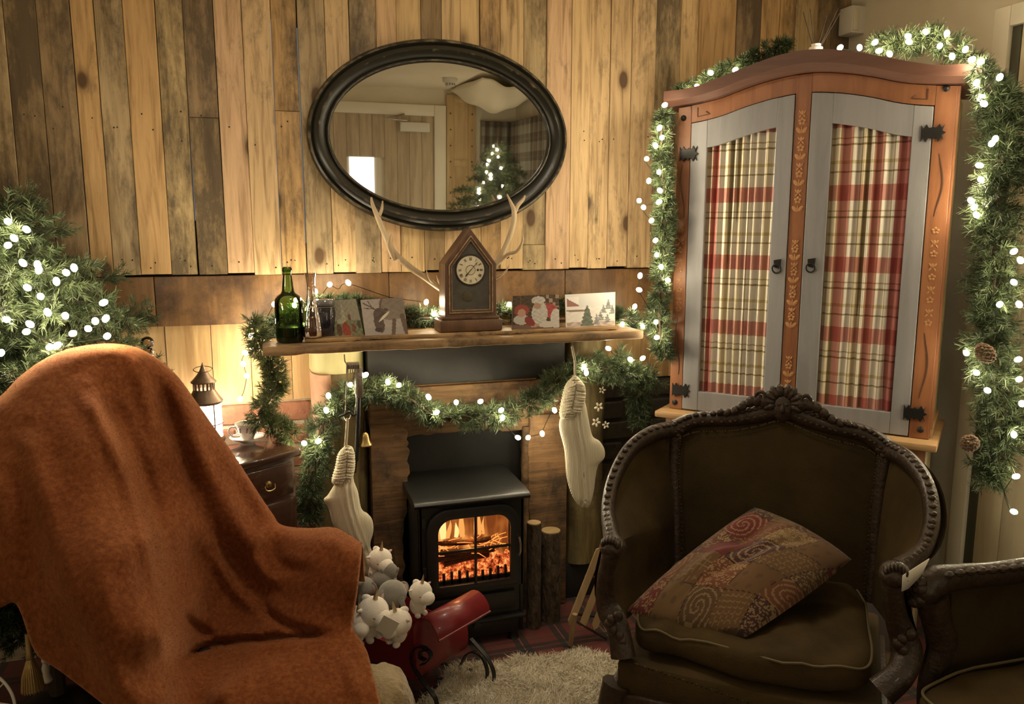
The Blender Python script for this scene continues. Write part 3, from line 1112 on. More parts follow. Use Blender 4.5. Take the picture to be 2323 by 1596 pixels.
def part(mb, name, mat, root, **kw):
    """a part given in room coordinates under an unrotated thing"""
    L0 = np.array(root.location)
    mb.v = [tuple(np.array(p) - L0) for p in mb.v]
    return mb.build(name, mat, root, **kw)


def half_log(x0, x1, yb, yf, z0, z1, seed, n=14, m=24, wav=.004):
    """half round slab: flat back, bowed front, uneven edges"""
    r_ = random.Random(seed)
    ph = [r_.uniform(0, 6) for _ in range(6)]
    mb = MB()

    def fn(u, v):
        z = z0 + (z1 - z0) * v
        wl = wav * (math.sin(7 * z + ph[0]) + .6 * math.sin(19 * z + ph[1]))
        wr_ = wav * (math.sin(6 * z + ph[2]) + .6 * math.sin(23 * z + ph[3]))
        a = math.pi * u
        x = (x0 + x1) / 2 - math.cos(a) * (x1 - x0) / 2 + (wl if u < .5 else wr_) * abs(math.cos(a))
        y = yb + (yf - yb) * math.sin(a) ** .55 + .0025 * math.sin(31 * z + 9 * u + ph[4])
        return (x, y, z)
    mb.grid(fn, n, m)
    mb.add([fn(i / (n - 1), 0) for i in range(n)], [tuple(range(n))])
    mb.add([fn(i / (n - 1), 1) for i in range(n)], [tuple(reversed(range(n)))])
    mb.add([fn(0, j / (m - 1)) for j in range(m)] + [fn(1, j / (m - 1)) for j in range(m)], [(j, j + 1, m + j + 1, m + j) for j in range(m - 1)])
    return mb


zpb = float(onY(1300, 1287, -.12)[2])
part(half_log(.135, .308, .03, -.105, zpb, .875, 1), 'post', M['post'], fp, smooth=60)
part(half_log(.137, .306, .03, -.103, .875, .968, 2, wav=.001), 'post_top_lit', M['post_lit'], fp, smooth=60)
part(half_log(.135, .215, .031, -.108, .62, .874, 5), 'post_face', M['post_pink_lit'], fp, smooth=60)
part(half_log(.985, 1.156, .03, -.105, zpb, .968, 3), 'post', M['post'], fp, smooth=60)
for a, b in ((.15, .30), (.99, 1.15)):
    part(MB().bb(a, b, -.08, .03, 0, zpb + .005), 'plinth', M['black'], fp, bevel=.004)
part(MB().bb(.310, .985, -.085, .03, .818, .968), 'lintel_panel', M['black'], fp, bevel=.004)
part(MB().bb(.42, .88, -.088, -.08, .815, .822), 'lintel_trim', M['slab'], fp, bevel=.001)


def slab(outline, y0, y1, name, mat):
    mb = MB().prism(outline, (0, 0, 0), (1, 0, 0), (0, 0, 1), (0, 1, 0), y0, y1)
    return part(mb, name, mat, fp, bevel=.006, smooth=40)


def wavy(pts, amp, seed, k=8):
    r_ = random.Random(seed)
    out = []
    for i in range(len(pts) - 1):
        a, b = np.array(pts[i]), np.array(pts[i + 1])
        d = b - a
        nn = np.array((-d[1], d[0])) / (np.linalg.norm(d) + 1e-9)
        for q in range(k):
            out.append(tuple(a + d * q / k + (nn * r_.uniform(-amp, amp) if 0 < q else 0)))
    return out


slab([(.310, .66), (.985, .63), (.985, .82), (.310, .82)][0:1] + wavy([(.33, .665), (.43, .652), (.62, .662), (.80, .645), (.95, .64)], .006, 4)
     + [(.985, .64), (.985, .818), (.310, .818)], -.10, -.02, 'top_slab', M['slab'])
slab([(.310, .0), (.415, .0)] + wavy([(.418, .0), (.405, .25), (.425, .5), (.432, .60), (.42, .70)], .007, 5) + [(.31, .70)], -.118, -.03, 'side_slab', M['slab_v'])
slab([(.985, .0), (.985, .70), (.845, .70)] + wavy([(.845, .70), (.84, .5), (.848, .25), (.842, 0)], .004, 6), -.118, -.03, 'side_slab', M['slab_v'])
part(MB().tube([(.838, -.10, 0), (.836, -.10, .3), (.838, -.10, .66)], [.017, .016, .014], 10), 'pole', M['slab_v'], fp)
part(MB().bb(.40, .86, -.02, -.005, 0, .72), 'fire_back', M['black'], fp)

# ------------------------------------------------------------------ mantel shelf
ms = thing('mantel_shelf', 'two stacked rough timber boards forming the mantel shelf', 'shelf', (.6, -.14, .968))


def rough_board(x0, x1, y0, y1, z0, z1, seed):
    r_ = random.Random(seed)
    n = 40
    mb = MB()
    secs = []
    for i in range(n + 1):
        x = x0 + (x1 - x0) * i / n
        e = [r_.uniform(-.0022, .0022) for _ in range(4)]
        secs += [(x, y0 + e[0], z0 + e[1]), (x, y1, z0), (x, y1, z1), (x, y0 + e[2], z1 + e[3] * .4)]
    faces = []
    for i in range(n):
        for j in range(4):
            faces.append((4 * i + j, 4 * i + (j + 1) % 4, 4 * i + 4 + (j + 1) % 4, 4 * i + 4 + j))
    faces += [(0, 1, 2, 3), tuple(4 * n + q for q in (3, 2, 1, 0))]
    return mb.add(secs, faces)


part(rough_board(-.006, 1.182, -.28, .01, .970, .996, 1), 'shelf_board', M['shelf'], ms, bevel=.003, smooth=40)
part(rough_board(.115, 1.108, -.235, .008, .9965, 1.008, 2), 'shelf_board', M['shelf'], ms, bevel=.002, smooth=40)
ZS, ZL = 1.009, .997

# ------------------------------------------------------------------ electric stove
sv = thing('stove', 'black cast iron stove with glowing fire behind its window', 'stove', (.595, -.16, 0))
SX0, SX1, SY = .425, .765, -.30


def plate_hole(outer, inner, y0, y1):
    """front plate with an opening: matched outer and inner loops (x,z)"""
    n = len(outer)
    mb = MB()
    V = [(x, y0, z) for x, z in outer] + [(x, y0, z) for x, z in inner] + [(x, y1, z) for x, z in outer] + [(x, y1, z) for x, z in inner]
    fs = []
    for i in range(n):
        j = (i + 1) % n
        fs += [(i, j, n + j, n + i), (2 * n + j, 2 * n + i, 3 * n + i, 3 * n + j), (n + i, n + j, 3 * n + j, 3 * n + i), (j, i, 2 * n + i, 2 * n + j)]
    return mb.add(V, fs)


def round_rect(x0, x1, z0, z1, rt, rb, n=8):
    pts = []
    for cx, cz, r_, a0 in ((x1 - rt, z1 - rt, rt, 0), (x0 + rt, z1 - rt, rt, 90), (x0 + rb, z0 + rb, rb, 180), (x1 - rb, z0 + rb, rb, 270)):
        for k in range(n):
            a = math.radians(a0 + 90 * k / (n - 1))
            pts.append((cx + r_ * math.cos(a), cz + r_ * math.sin(a)))
    return pts


WX0, WX1, WZ0, WZ1 = .483, .716, .222, .438
part(MB().bb(SX0, SX0 + .012, SY, -.03, .03, .485), 'side_plate', M['stove'], sv, bevel=.003)
part(MB().bb(SX1 - .012, SX1, SY, -.03, .03, .485), 'side_plate', M['stove'], sv, bevel=.003)
part(MB().bb(SX0 + .012, SX1 - .012, -.05, -.03, .03, .485), 'rear_plate', M['stove'], sv)
part(MB().bb(SX0 + .012, SX1 - .012, SY + .006, -.05, .03, .2), 'ash_box', M['stove'], sv)
part(plate_hole(round_rect(SX0, SX1, .19, .485, .002, .002), round_rect(WX0 - .012, WX1 + .012, WZ0 - .012, WZ1 + .012, .05, .01), SY, SY + .012), 'front_plate', M['stove'], sv, smooth=30)
dr_ = part(plate_hole(round_rect(WX0 - .036, WX1 + .03, WZ0 - .022, WZ1 + .034, .07, .012), round_rect(WX0, WX1, WZ0, WZ1, .045, .004), SY - .016, SY - .001), 'stove_door', M['stove'], sv, bevel=.003, smooth=40)
bars = MB()
part(MB().bb(.596, .604, SY - .018, SY - .008, WZ0, WZ1), 'window_bar', M['stove'], dr_) if False else None
L0 = np.array(sv.location)


def sub(mb, name, mat, par, root, **kw):
    mb.v = [tuple(np.array(p) - np.array(root.location)) for p in mb.v]
    return mb.build(name, mat, par, **kw)


sub(MB().bb(.597, .605, SY - .019, SY - .009, WZ0 - .002, WZ1 + .002), 'window_bar', M['stove'], dr_, sv, bevel=.002)
sub(MB().bb(WX0 - .002, WX1 + .002, SY - .018, SY - .010, .330, .338), 'window_bar', M['stove'], dr_, sv, bevel=.002)
sub(MB().tube([(.742, SY - .022, .36), (.744, SY - .03, .34), (.744, SY - .03, .315), (.742, SY - .022, .30)], .004, 8), 'door_handle', M['steel'], dr_, sv)
for zz in (.42, .26):
    sub(MB().tube([(SX0 + .014, SY - .01, zz), (SX0 + .014, SY - .01, zz + .03)], .006, 8), 'door_hinge', M['stove'], dr_, sv)
# lid with a rolled front edge
lid = MB()
prof_l = [(-.015, .483), (-.022, .488), (-.024, .494), (-.020, .500), (-.010, .503), (.03, .507), (.27, .512), (.27, .483)]
lv = []
for x_ in (SX0 - .016, SX1 + .014):
    lv += [(x_, SY + a, b) for a, b in prof_l]
k = len(prof_l)
lid.add(lv, [(i, (i + 1) % k, k + (i + 1) % k, k + i) for i in range(k)] + [tuple(reversed(range(k))), tuple(range(k, 2 * k))])
part(lid, 'lid', M['stove'], sv, smooth=50)
part(MB().bb(SX0 + .03, SX1 - .03, SY - .008, SY + .008, .115, .175), 'ash_door', M['stove'], sv, bevel=.004)
part(MB().bb(SX0 - .004, SX1 + .004, SY - .018, SY + .01, .082, .094), 'lower_ledge', M['stove'], sv, bevel=.004)
part(MB().bb(SX0 + .02, SX1 - .02, SY - .004, SY + .01, .03, .08), 'drawer_front', M['stove'], sv, bevel=.003)
kx = onY(1082, 1362, SY - .02)
part(MB().ell((kx[0], SY - .016, kx[2]), (.009, .009, .009)), 'knob', M['steel'], sv)
kx = onY(1083, 1397, SY - .02)
part(MB().lathe([(.004, 0), (.004, .012), (.012, .014), (.012, .02), (.0, .021)], (kx[0], SY - .003, kx[2] - .035), 14, axis=(0, -1, 0), cap=False), 'knob', M['stove'], sv)
for a in (SX0 + .03, SX1 - .03):
    for b in (SY + .02, -.06):
        part(MB().lathe([(.020, 0), (.014, .012), (.017, .03)], (a, b, 0), 10), 'foot', M['stove'], sv)
# the fire: back-lit flame screen, log bed, embers, twigs, grate bars
fm = bpy.data.materials.new('flame effect screen')
fm.use_nodes = True
nt = fm.node_tree
nt.nodes.clear()
L = nt.links.new
tc = nd(nt, 'ShaderNodeTexCoord')
mp = nd(nt, 'ShaderNodeMapping')
mp.inputs['Scale'].default_value = (1, 1, .16)
L(tc.outputs['Object'], mp.inputs[0])
n1 = nd(nt, 'ShaderNodeTexNoise', i_Scale=26.0, i_Detail=2, i_Distortion=.5)
L(mp.outputs[0], n1.inputs['Vector'])
n2 = nd(nt, 'ShaderNodeTexNoise', i_Scale=11.0, i_Detail=2)
L(tc.outputs['Object'], n2.inputs['Vector'])
mu = nd(nt, 'ShaderNodeMath', operation='MULTIPLY')
L(n1.outputs[0], mu.inputs[0])
L(n2.outputs[0], mu.inputs[1])
r = ramp(nt, [(.17, (.28, .065, .012)), (.26, (.60, .17, .032)), (.335, (1.1, .40, .09)), (.40, (2.0, 1.0, .32))])
L(mu.outputs[0], r.inputs[0])
em = nd(nt, 'ShaderNodeEmission', i_1=1.0)
em.inputs[1].default_value = 2.0
L(r.outputs[0], em.inputs[0])
out = nd(nt, 'ShaderNodeOutputMaterial')
L(em.outputs[0], out.inputs[0])
part(MB().bb(WX0 - .03, WX1 + .03, -.195, -.19, .2, .46), 'flame_screen', fm, sv, smooth=0)
ember = emit('ember glow', (1, .25, .05), 5.0)
emb2 = simple('charred log', (.05, .025, .015), .9, col2=(.14, .05, .02), scale=30, bump=.6)
er = random.Random(5)
ebm = bpy.data.materials.new('ember bed glow')
ebm.use_nodes = True
nt = ebm.node_tree
nt.nodes.clear()
tc = nd(nt, 'ShaderNodeTexCoord')
n1 = nd(nt, 'ShaderNodeTexNoise', i_Scale=60.0, i_Detail=5, i_Roughness=.7)
nt.links.new(tc.outputs['Object'], n1.inputs['Vector'])
r = ramp(nt, [(.38, (.02, .004, .002)), (.5, (1.0, .14, .03)), (.62, (2.6, .8, .2)), (.75, (3.5, 1.8, .7))])
nt.links.new(n1.outputs[0], r.inputs[0])
em = nd(nt, 'ShaderNodeEmission')
em.inputs[1].default_value = 1.5
nt.links.new(r.outputs[0], em.inputs[0])
out = nd(nt, 'ShaderNodeOutputMaterial')
nt.links.new(em.outputs[0], out.inputs[0])
eb = MB()
eb.grid(lambda u, v: (WX0 - .03 + (WX1 - WX0 + .06) * u, -.27 + .08 * v, .215 + .05 * v + .010 * math.sin(37 * u + 9 * v) + .006 * math.sin(80 * u - 20 * v)), 50, 14)
part(eb, 'ember_bed', ebm, sv, rec=False)
fm2 = emit('flame tongue', (1, .42, .10), 2.6)
fm3 = emit('flame core', (1, .58, .20), 4.0)
for fx, fh, fw_, mt_ in ((.522, .10, .012, fm3), (.540, .06, .008, fm2), (.563, .05, .008, fm3), (.583, .095, .010, fm2), (.508, .05, .007, fm2), (.640, .085, .007, fm2), (.655, .06, .005, fm2)):
    pth = [(fx + .003 * math.sin(4 * t + fx * 90) + .004 * t, -.205, .335 + fh * t) for t in np.linspace(0, 1, 12)]
    part(MB().tube(pth, [max(.0006, fw_ * (math.sin(math.pi * min(1, .3 + .7 * t)) ** 1.0)) for t in np.linspace(0, 1, 12)], 8, flat=.4), 'flame', mt_, sv, smooth=80)
for k in range(4):
    a = (WX0 + er.uniform(-.01, .06), -.235 + er.uniform(-.02, .02), .262 + .022 * k)
    b = (WX1 - er.uniform(0, .06), -.235 + er.uniform(-.02, .02), .266 + .02 * k + er.uniform(-.014, .014))
    part(MB().tube(smooth_path([a, (np.array(a) + b) / 2 + np.array((0, 0, er.uniform(-.006, .006))), b], 5), [.015 - .002 * k] * 11, 9), 'fire_log', emb2, sv)
tw = MB()
for k in range(44):
    c = np.array((er.uniform(WX0, WX1), er.uniform(-.262, -.205), er.uniform(.285, .342)))
    d = np.array((er.uniform(-.03, .03), er.uniform(-.01, .01), er.uniform(-.014, .014)))
    tw.tube([c - d, c + np.array((0, 0, er.uniform(-.006, .008))), c + d], [.0011, .0014, .0008], 4)
part(tw, 'glowing_twigs', ember, sv)['kind'] = 'stuff'
for k in range(9):
    xx = WX0 + .022 + (WX1 - WX0 - .03) * k / 8
    part(MB().bb(xx - .0042, xx + .0042, SY + .012, SY + .02, .2, .252 + .004 * math.sin(k)), 'grate_bar', M['stove'], sv, bevel=.001)
part(MB().bb(WX0 - .02, WX1 + .02, SY + .012, SY + .02, .2, .228), 'grate_rail', M['stove'], sv)
pl = bpy.data.lights.new('fire_glow', 'POINT')
pl.energy = 1.6
pl.color = (1, .42, .12)
pl.shadow_soft_size = .03
po = bpy.data.objects.new('fire_light', pl)
COL.objects.link(po)
po.parent = sv
po.location = tuple(np.array((.6, -.235, .38)) - L0)

# ------------------------------------------------------------------ two cut logs beside the stove
bark = simple('log bark', (.11, .075, .042), .95, col2=(.03, .02, .011), scale=45, stretch=(1, 1, .35), bump=1.0, bscale=70, dist=.02)
cutw = simple('cut log end', (.38, .26, .12), .8, col2=(.30, .19, .08), scale=40)
for (x_, y_, r_, h_, lab) in ((.822, -.235, .024, .365, 'thin bark covered log standing upright against the stove'), (.893, -.205, .034, .318, 'thick bark covered log standing upright beside the thin log')):
    lg = thing('standing_log', lab, 'log', (x_, y_, 0), group='logs beside the stove')
    q = random.Random(int(x_ * 1000))
    pr = [(r_ * q.uniform(.95, 1.06), h_ * i / 12) for i in range(13)]
    MB().lathe(pr, (0, 0, 0), 18).build('bark', bark, lg, smooth=60)
    MB().lathe([(r_ * .93, h_ - .002), (r_ * .93, h_ + .003), (r_ * .3, h_ + .0035)], (0, 0, 0), 18).build('cut_end', cutw, lg)

# ================================================================== things on the mantel
gl_green = glass('green bottle glass', (.42, .58, .27))
gl_clear = glass('clear glass', (.74, .64, .54), ior=1.7)
gl_dark = simple('dark jar contents', (.01, .011, .02), .12, spec=.6, coat=1)


def px_r(px0, px1, py, y):
    return abs(onY(px1, py, y)[0] - onY(px0, py, y)[0]) / 2


def lathe_px(rows, y, zb, n=28):
    """rows of (left px, right px, py) -> lathe profile above zb"""
    out = []
    for a, b, py in rows:
        out.append((px_r(a, b, py, y), max(0.0, onY((a + b) / 2, py, y)[2] - zb)))
    return sorted(out, key=lambda t: t[1])


yb = -.20
bx = onY(655, 700, yb)[0]
bt = thing('green_bottle', 'tall green glass bottle with narrow neck on the mantel', 'bottle', (bx, yb, ZL))
pr = [(.004, .002), (.036, .002), (.039, .006), (.040, .02), (.0405, .09), (.0405, .112), (.038, .126), (.031, .136), (.021, .143), (.0172, .15), (.0158, .165), (.013, .19), (.0118, .204), (.0135, .206), (.0135, .216), (.011, .219)]
MB().lathe(pr, (0, 0, 0), 36, cap=False).build('bottle_glass', gl_green, bt, smooth=50)
MB().lathe([(.0128, .205), (.0142, .207), (.0142, .215), (.0128, .217)], (0, 0, 0), 30, cap=False).build('lip_ring', gl_green, bt)
MB().lathe([(.0, .004), (.037, .004), (.038, .02), (.038, .045), (0, .046)], (0, 0, 0), 30, cap=False).build('dark_contents', simple('dark green depth', (.008, .014, .006), .2), bt)
yb = -.215
cx = onY(707, 700, yb)[0]
cf = thing('glass_carafe', 'clear fluted glass carafe with amber liquid on the mantel', 'carafe', (cx, yb, ZS))
pr = [(.003, .002), (.024, .002), (.028, .008), (.0285, .025), (.024, .06), (.0165, .095), (.0125, .12), (.0115, .14), (.013, .165), (.0165, .185), (.0175, .190)]
n = 40
mb = MB()
vv = []
for r_, h_ in pr:
    for j in range(n):
        a = 2 * math.pi * j / n
        rr = r_ * (1 + .035 * math.cos(10 * a))
        vv.append((rr * math.cos(a), rr * math.sin(a), h_))
mb.add(vv, [(i * n + j, i * n + (j + 1) % n, (i + 1) * n + (j + 1) % n, (i + 1) * n + j) for i in range(len(pr) - 1) for j in range(n)])
mb.build('carafe_glass', gl_clear, cf, smooth=60)
MB().lathe([(0, .004), (.0245, .004), (.0265, .012), (.0265, .026), (.0215, .060), (0, .0605)], (0, 0, 0), 30, cap=False).build('amber_liquid', simple('amber liquid', (.08, .035, .02), .1, coat=.5), cf)
yb = -.17
jx = onY(735, 720, yb)[0]
jr = thing('clip_jar', 'dark glass clip top jar behind the carafe on the mantel', 'jar', (jx, yb, ZS))
MB().lathe([(.003, 0), (.032, 0), (.036, .006), (.036, .07), (.033, .082), (.029, .088)], (0, 0, 0), 28).build('jar_body', gl_dark, jr)
MB().lathe([(.031, .089), (.033, .092), (.033, .102), (.028, .108), (.004, .110)], (0, 0, 0), 28).build('jar_lid', simple('jar lid glass', (.12, .12, .13), .12, coat=1), jr)
MB().tube([(.034 * math.cos(a), .034 * math.sin(a), .086) for a in np.linspace(0, 2 * math.pi, 24, endpoint=False)], .0016, 6, closed=True).build('wire_clip', M['steel'], jr)
MB().tube([(.02, -.03, .086), (.022, -.035, .075), (.018, -.036, .055), (.02, -.034, .086)], .0015, 5).build('wire_bail', M['steel'], jr)

# ---- small printed picture cards
M['print'] = attr_mat('printed card', .55, spec=.3)
M['cardedge'] = simple('card edge', (.55, .48, .38), .7)


def card(label, bl, br, tl, tr, yb, yt, paint, nu=64, nv=48):
    q = [onY(*bl, yb), onY(*br, yb), onY(*tl, yt), onY(*tr, yt)]
    for a in q[:2]:
        a[2] = ZS
    c = (q[0] + q[1]) / 2
    root = thing('picture_card', label, 'picture', (c[0], c[1], ZS), group='printed picture cards on the mantel')
    q = [a - np.array((c[0], c[1], ZS)) for a in q]
    mb = MB()
    mb.grid(lambda u, v: (q[0] * (1 - u) + q[1] * u) * (1 - v) + (q[2] * (1 - u) + q[3] * u) * v, nu + 1, nv + 1)
    o = mb.build('print_face', M['print'], root, smooth=0, rec=False)
    ca = o.data.color_attributes.new('Col', 'FLOAT_COLOR', 'CORNER')
    buf = np.ones((len(o.data.loops), 4), np.float32)
    for pi, pl_ in enumerate(o.data.polygons):
        i, j = pi % nu, pi // nu
        col = paint((i + .5) / nu, (j + .5) / nv)
        buf[pl_.loop_start:pl_.loop_start + pl_.loop_total, :3] = col
    ca.data.foreach_set('color', buf.ravel())
    nn = np.cross(q[1] - q[0], q[2] - q[0])
    nn = nn / np.linalg.norm(nn)
    bk = -nn * .003
    mb = MB().add([a - nn * .0003 for a in q] + [a + bk for a in q], [(0, 1, 3, 2), (4, 6, 7, 5), (0, 4, 5, 1), (2, 3, 7, 6), (0, 2, 6, 4), (1, 5, 7, 3)])
    mb.build('card_back', M['cardedge'], root, smooth=0)
    return root


def el(u, v, cx_, cy_, rx, ry, a=0):
    du, dv = u - cx_, v - cy_
    c_, s_ = math.cos(a), math.sin(a)
    return ((du * c_ + dv * s_) / rx) ** 2 + ((-du * s_ + dv * c_) / ry) ** 2 < 1


def seg(u, v, x0, y0, x1, y1, w):
    dx, dy = x1 - x0, y1 - y0
    t = max(0, min(1, ((u - x0) * dx + (v - y0) * dy) / (dx * dx + dy * dy)))
    return (u - x0 - t * dx) ** 2 + (v - y0 - t * dy) ** 2 < w * w


def noise2(u, v, s):
    return .5 + .25 * math.sin(u * 37 * s + 3 * math.sin(v * 23 * s)) + .25 * math.sin(v * 41 * s + 2 * math.sin(u * 29 * s))


def paint_field(u, v):
    n_ = noise2(u, v, 1)
    c = np.array((.26, .23, .17)) * (.85 + .3 * n_)
    if v < .42:
        c = np.array((.16, .17, .09)) * (.7 + .6 * n_)
    if el(u, v, .38, .62, .10 * (1.15 - v), .42):
        c = np.array((.36, .35, .24)) * (.8 + .3 * n_)
    for x_, y_, r_, col in ((.40, .14, .13, (.25, .05, .03)), (.16, .16, .09, (.10, .05, .03)), (.66, .2, .07, (.16, .07, .04)), (.86, .3, .06, (.07, .06, .04)), (.58, .5, .05, (.12, .06, .04))):
        if el(u, v, x_, y_, r_, r_ * 1.9):
            c = np.array(col) * (.8 + .5 * n_)
    if el(u, v, .22, .40, .10, .07):
        c = np.array((.33, .33, .22))
    if u > .95:
        c = np.array((.02, .03, .02))
    return c


def paint_deer(u, v):
    n_ = noise2(u, v, .8)
    c = np.array((.33, .28, .25)) * (.93 + .12 * n_)
    if v < .2:
        c = np.array((.30, .26, .23))
    if el(u, v, .78, .78, .30, .36) or el(u, v, .60, .80, .2, .25) or el(u, v, .62, .60, .20, .20):
        c = np.array((.20, .155, .12)) * (.9 + .2 * n_)
    if seg(u, v, .72, .4, .66, .02, .045) or seg(u, v, .92, .5, .98, .05, .06):
        c = np.array((.115, .08, .055))
    if el(u, v, .40, .58, .15, .17) or el(u, v, .36, .33, .115, .27, .12) or el(u, v, .54, .68, .07, .045, .5) or el(u, v, .47, .60, .09, .10):
        c = np.array((.085, .058, .045)) * (.85 + .4 * n_)
    if el(u, v, .33, .15, .09, .06):
        c = np.array((.055, .035, .03))
    for s_ in ((.30, .72, .05, .9, .018), (.24, .76, .16, .95, .013), (.42, .75, .48, .98, .018), (.27, .73, .06, .76, .014)):
        if seg(u, v, *s_):
            c = np.array((.10, .075, .055))
    return c


def paint_grotto(u, v):
    n_ = noise2(u, v, 1.2)
    c = np.array((.055, .035, .02)) * (.6 + .8 * n_)
    if v > .62 and u > .68 and (int(u * 14) + int(v * 9)) % 3 == 0:
        c = np.array((.24, .17, .12))
    if .16 < u < .19 or .60 < v < .63:
        c = np.array((.09, .05, .025))
    if v < .12:
        c = np.array((.13, .075, .05))
    # figure in red waistcoat with white beard and hair
    if el(u, v, .80, .52, .17, .24, .4):
        c = np.array((.27, .05, .045)) * (.8 + .4 * n_)
    if el(u, v, .93, .28, .12, .30):
        c = np.array((.44, .40, .36)) * (.85 + .2 * n_)
    if el(u, v, .72, .12, .2, .10, -.1):
        c = np.array((.42, .38, .34))
    if el(u, v, .58, .45, .17, .36) or el(u, v, .55, .85, .15, .12):
        c = np.array((.40, .37, .33)) * (.78 + .35 * n_)
    if el(u, v, .53, .68, .085, .09):
        c = np.array((.30, .18, .13))
    if el(u, v, .48, .10, .10, .055, .2):
        c = np.array((.34, .20, .15))
    # small figure in a red hat
    if el(u, v, .20, .28, .17, .15):
        c = np.array((.36, .33, .30))
    if el(u, v, .37, .22, .09, .16, .5):
        c = np.array((.17, .03, .025))
    if el(u, v, .20, .56, .16, .17):
        c = np.array((.22, .045, .03))
    if el(u, v, .20, .48, .085, .12):
        c = np.array((.36, .21, .15))
    return c


def paint_snow(u, v):
    n_ = noise2(u, v, .9)
    c = np.array((.62, .58, .54)) * (.92 + .12 * n_)
    if v > .6:
        c = np.array((.55, .54, .53))
    if v < .14:
        c = np.array((.42, .33, .29)) * (.7 + .5 * n_)
    if .03 < u < .27 and .62 < v < .92:
        d = v - (.98 - u * .9)
        c = np.array((.66, .63, .60)) if d > -.08 else np.array((.26, .12, .10))
    if u < .42 and abs(v - (.5 - .05 * u)) < .028:
        c = np.array((.22, .15, .12))
    for x_, y_, h_, w_ in ((.86, .5, .34, .055), (.76, .40, .26, .05), (.94, .36, .3, .05), (.70, .16, .3, .07), (.84, .1, .28, .06), (.62, .06, .34, .05)):
        t = (v - y_) / h_
        if 0 < t < 1 and abs(u - x_) < w_ * (1 - t) * (1.15 + .35 * math.sin(t * 26)):
            c = np.array((.19, .19, .18)) * (.7 + .7 * n_)
    t = (v - .02) / .62
    if 0 < t < 1 and abs(u - .43) < .13 * (1 - t) ** .7 * (1 + .12 * math.sin(t * 34)):
        c = np.array((.10, .115, .085)) * (.8 + .5 * n_)
    if u < .01 or u > .985 or v > .985:
        c = np.array((.6, .55, .48))
    return c


card('faded picture card of little figures in a field, beside the dark jar', (762, 765), (829, 758), (748, 682), (810, 677), -.20, -.175, paint_field)
card('picture card of a brown reindeer left of the clock', (829, 766), (926, 757), (818, 680), (914, 674), -.222, -.19, paint_deer)
card('dark picture card of a white bearded figure with a child', (1161, 751), (1269, 747), (1163, 671), (1268, 668), -.215, -.195, paint_grotto)
card('pale picture card of a snowy scene with a red barn', (1284, 749), (1395, 742), (1282, 668), (1396, 662), -.215, -.195, paint_snow)

# ---- steeple mantel clock
CY = -.215
cc = onY(1068, 700, CY)[0]
ck = thing('mantel_clock', 'gabled dark wood mantel clock with cream roman dial', 'clock', (cc, CY, ZS))
M['clockwood'] = wood('dark walnut', (.14, .07, .035), (.05, .024, .012), 'z', 10, .45)
M['clockedge'] = simple('worn pale moulding', (.40, .28, .16), .5, col2=(.16, .085, .045), scale=60)


def cz(py):
    return onY(1068, py, CY)[2] - ZS


hw = px_r(1010, 1127, 660, CY)
zs, zt, z0 = cz(598), cz(518), .045
outl = [(-hw, z0), (hw, z0), (hw, zs), (0, zt), (-hw, zs)]


def inset(d):
    k_ = (zt - zs) / hw
    h_ = hw - d
    dz = d * math.sqrt(1 + k_ * k_)
    top = zt - dz
    return [(-h_, z0 + d), (h_, z0 + d), (h_, top - k_ * h_), (0, top), (-h_, top - k_ * h_)]


def ring5(a, b, y0, y1):
    return plate_hole(a, b, y0, y1)


MB().bb(-hw * 1.22, hw * 1.22, -.012, .085, 0, .037).build('base', M['clockwood'], ck, bevel=.006)
MB().bb(-hw * 1.12, hw * 1.12, -.006, .08, .037, .047).build('base_moulding', M['clockwood'], ck, bevel=.003)
MB().prism(outl, (0, 0, 0), (1, 0, 0), (0, 0, 1), (0, 1, 0), .006, .078).build('case', M['clockwood'], ck, smooth=0)
ring5(outl, inset(.013), -.004, .008).build('front_frame', M['clockwood'], ck, smooth=0, bevel=.002)
ring5(inset(.0125), inset(.0155), -.008, .006).build('moulding', M['clockedge'], ck, smooth=0, bevel=.001)
ring5(inset(.0155), inset(.021), -.005, .006).build('door_frame', M['clockwood'], ck, smooth=0, bevel=.001)
ring5(inset(.021), inset(.0225), -.006, .006).build('moulding', M['clockedge'], ck, smooth=0)
MB().prism(inset(.0222), (0, 0, 0), (1, 0, 0), (0, 0, 1), (0, 1, 0), .002, .0055).build('inner_panel', simple('dusty dark panel', (.075, .065, .05), .35, col2=(.05, .042, .032), scale=30), ck, smooth=0)
dz_ = cz(612)
dR = px_r(1035, 1098, 612, CY)
dial = MB().lathe([(.0, .0), (dR, 0), (dR, .003), (0, .0032)], (0, .002, dz_), 40, axis=(0, -1, 0), cap=False).build('dial', simple('cream dial', (.66, .58, .42), .5, col2=(.58, .50, .34), scale=30), ck)
MB().tube([((dR + .002) * math.cos(a), 0, dz_ + (dR + .002) * math.sin(a)) for a in np.linspace(0, 2 * math.pi, 36, endpoint=False)], .003, 6, closed=True).build('dial_surround', simple('tarnished dark ring', (.03, .024, .016), .4), ck)
ink = simple('black ink', (.012, .011, .01), .6)


def stroke(mb, a, b, w):
    a, b = np.array(a, float), np.array(b, float)
    d = (b - a) / np.linalg.norm(b - a)
    nn = np.array((-d[1], d[0])) * w / 2
    y = -.0021
    mb.add([(p[0], y, p[1]) for p in (a - nn, b - nn, b + nn, a + nn)], [(0, 1, 2, 3)])


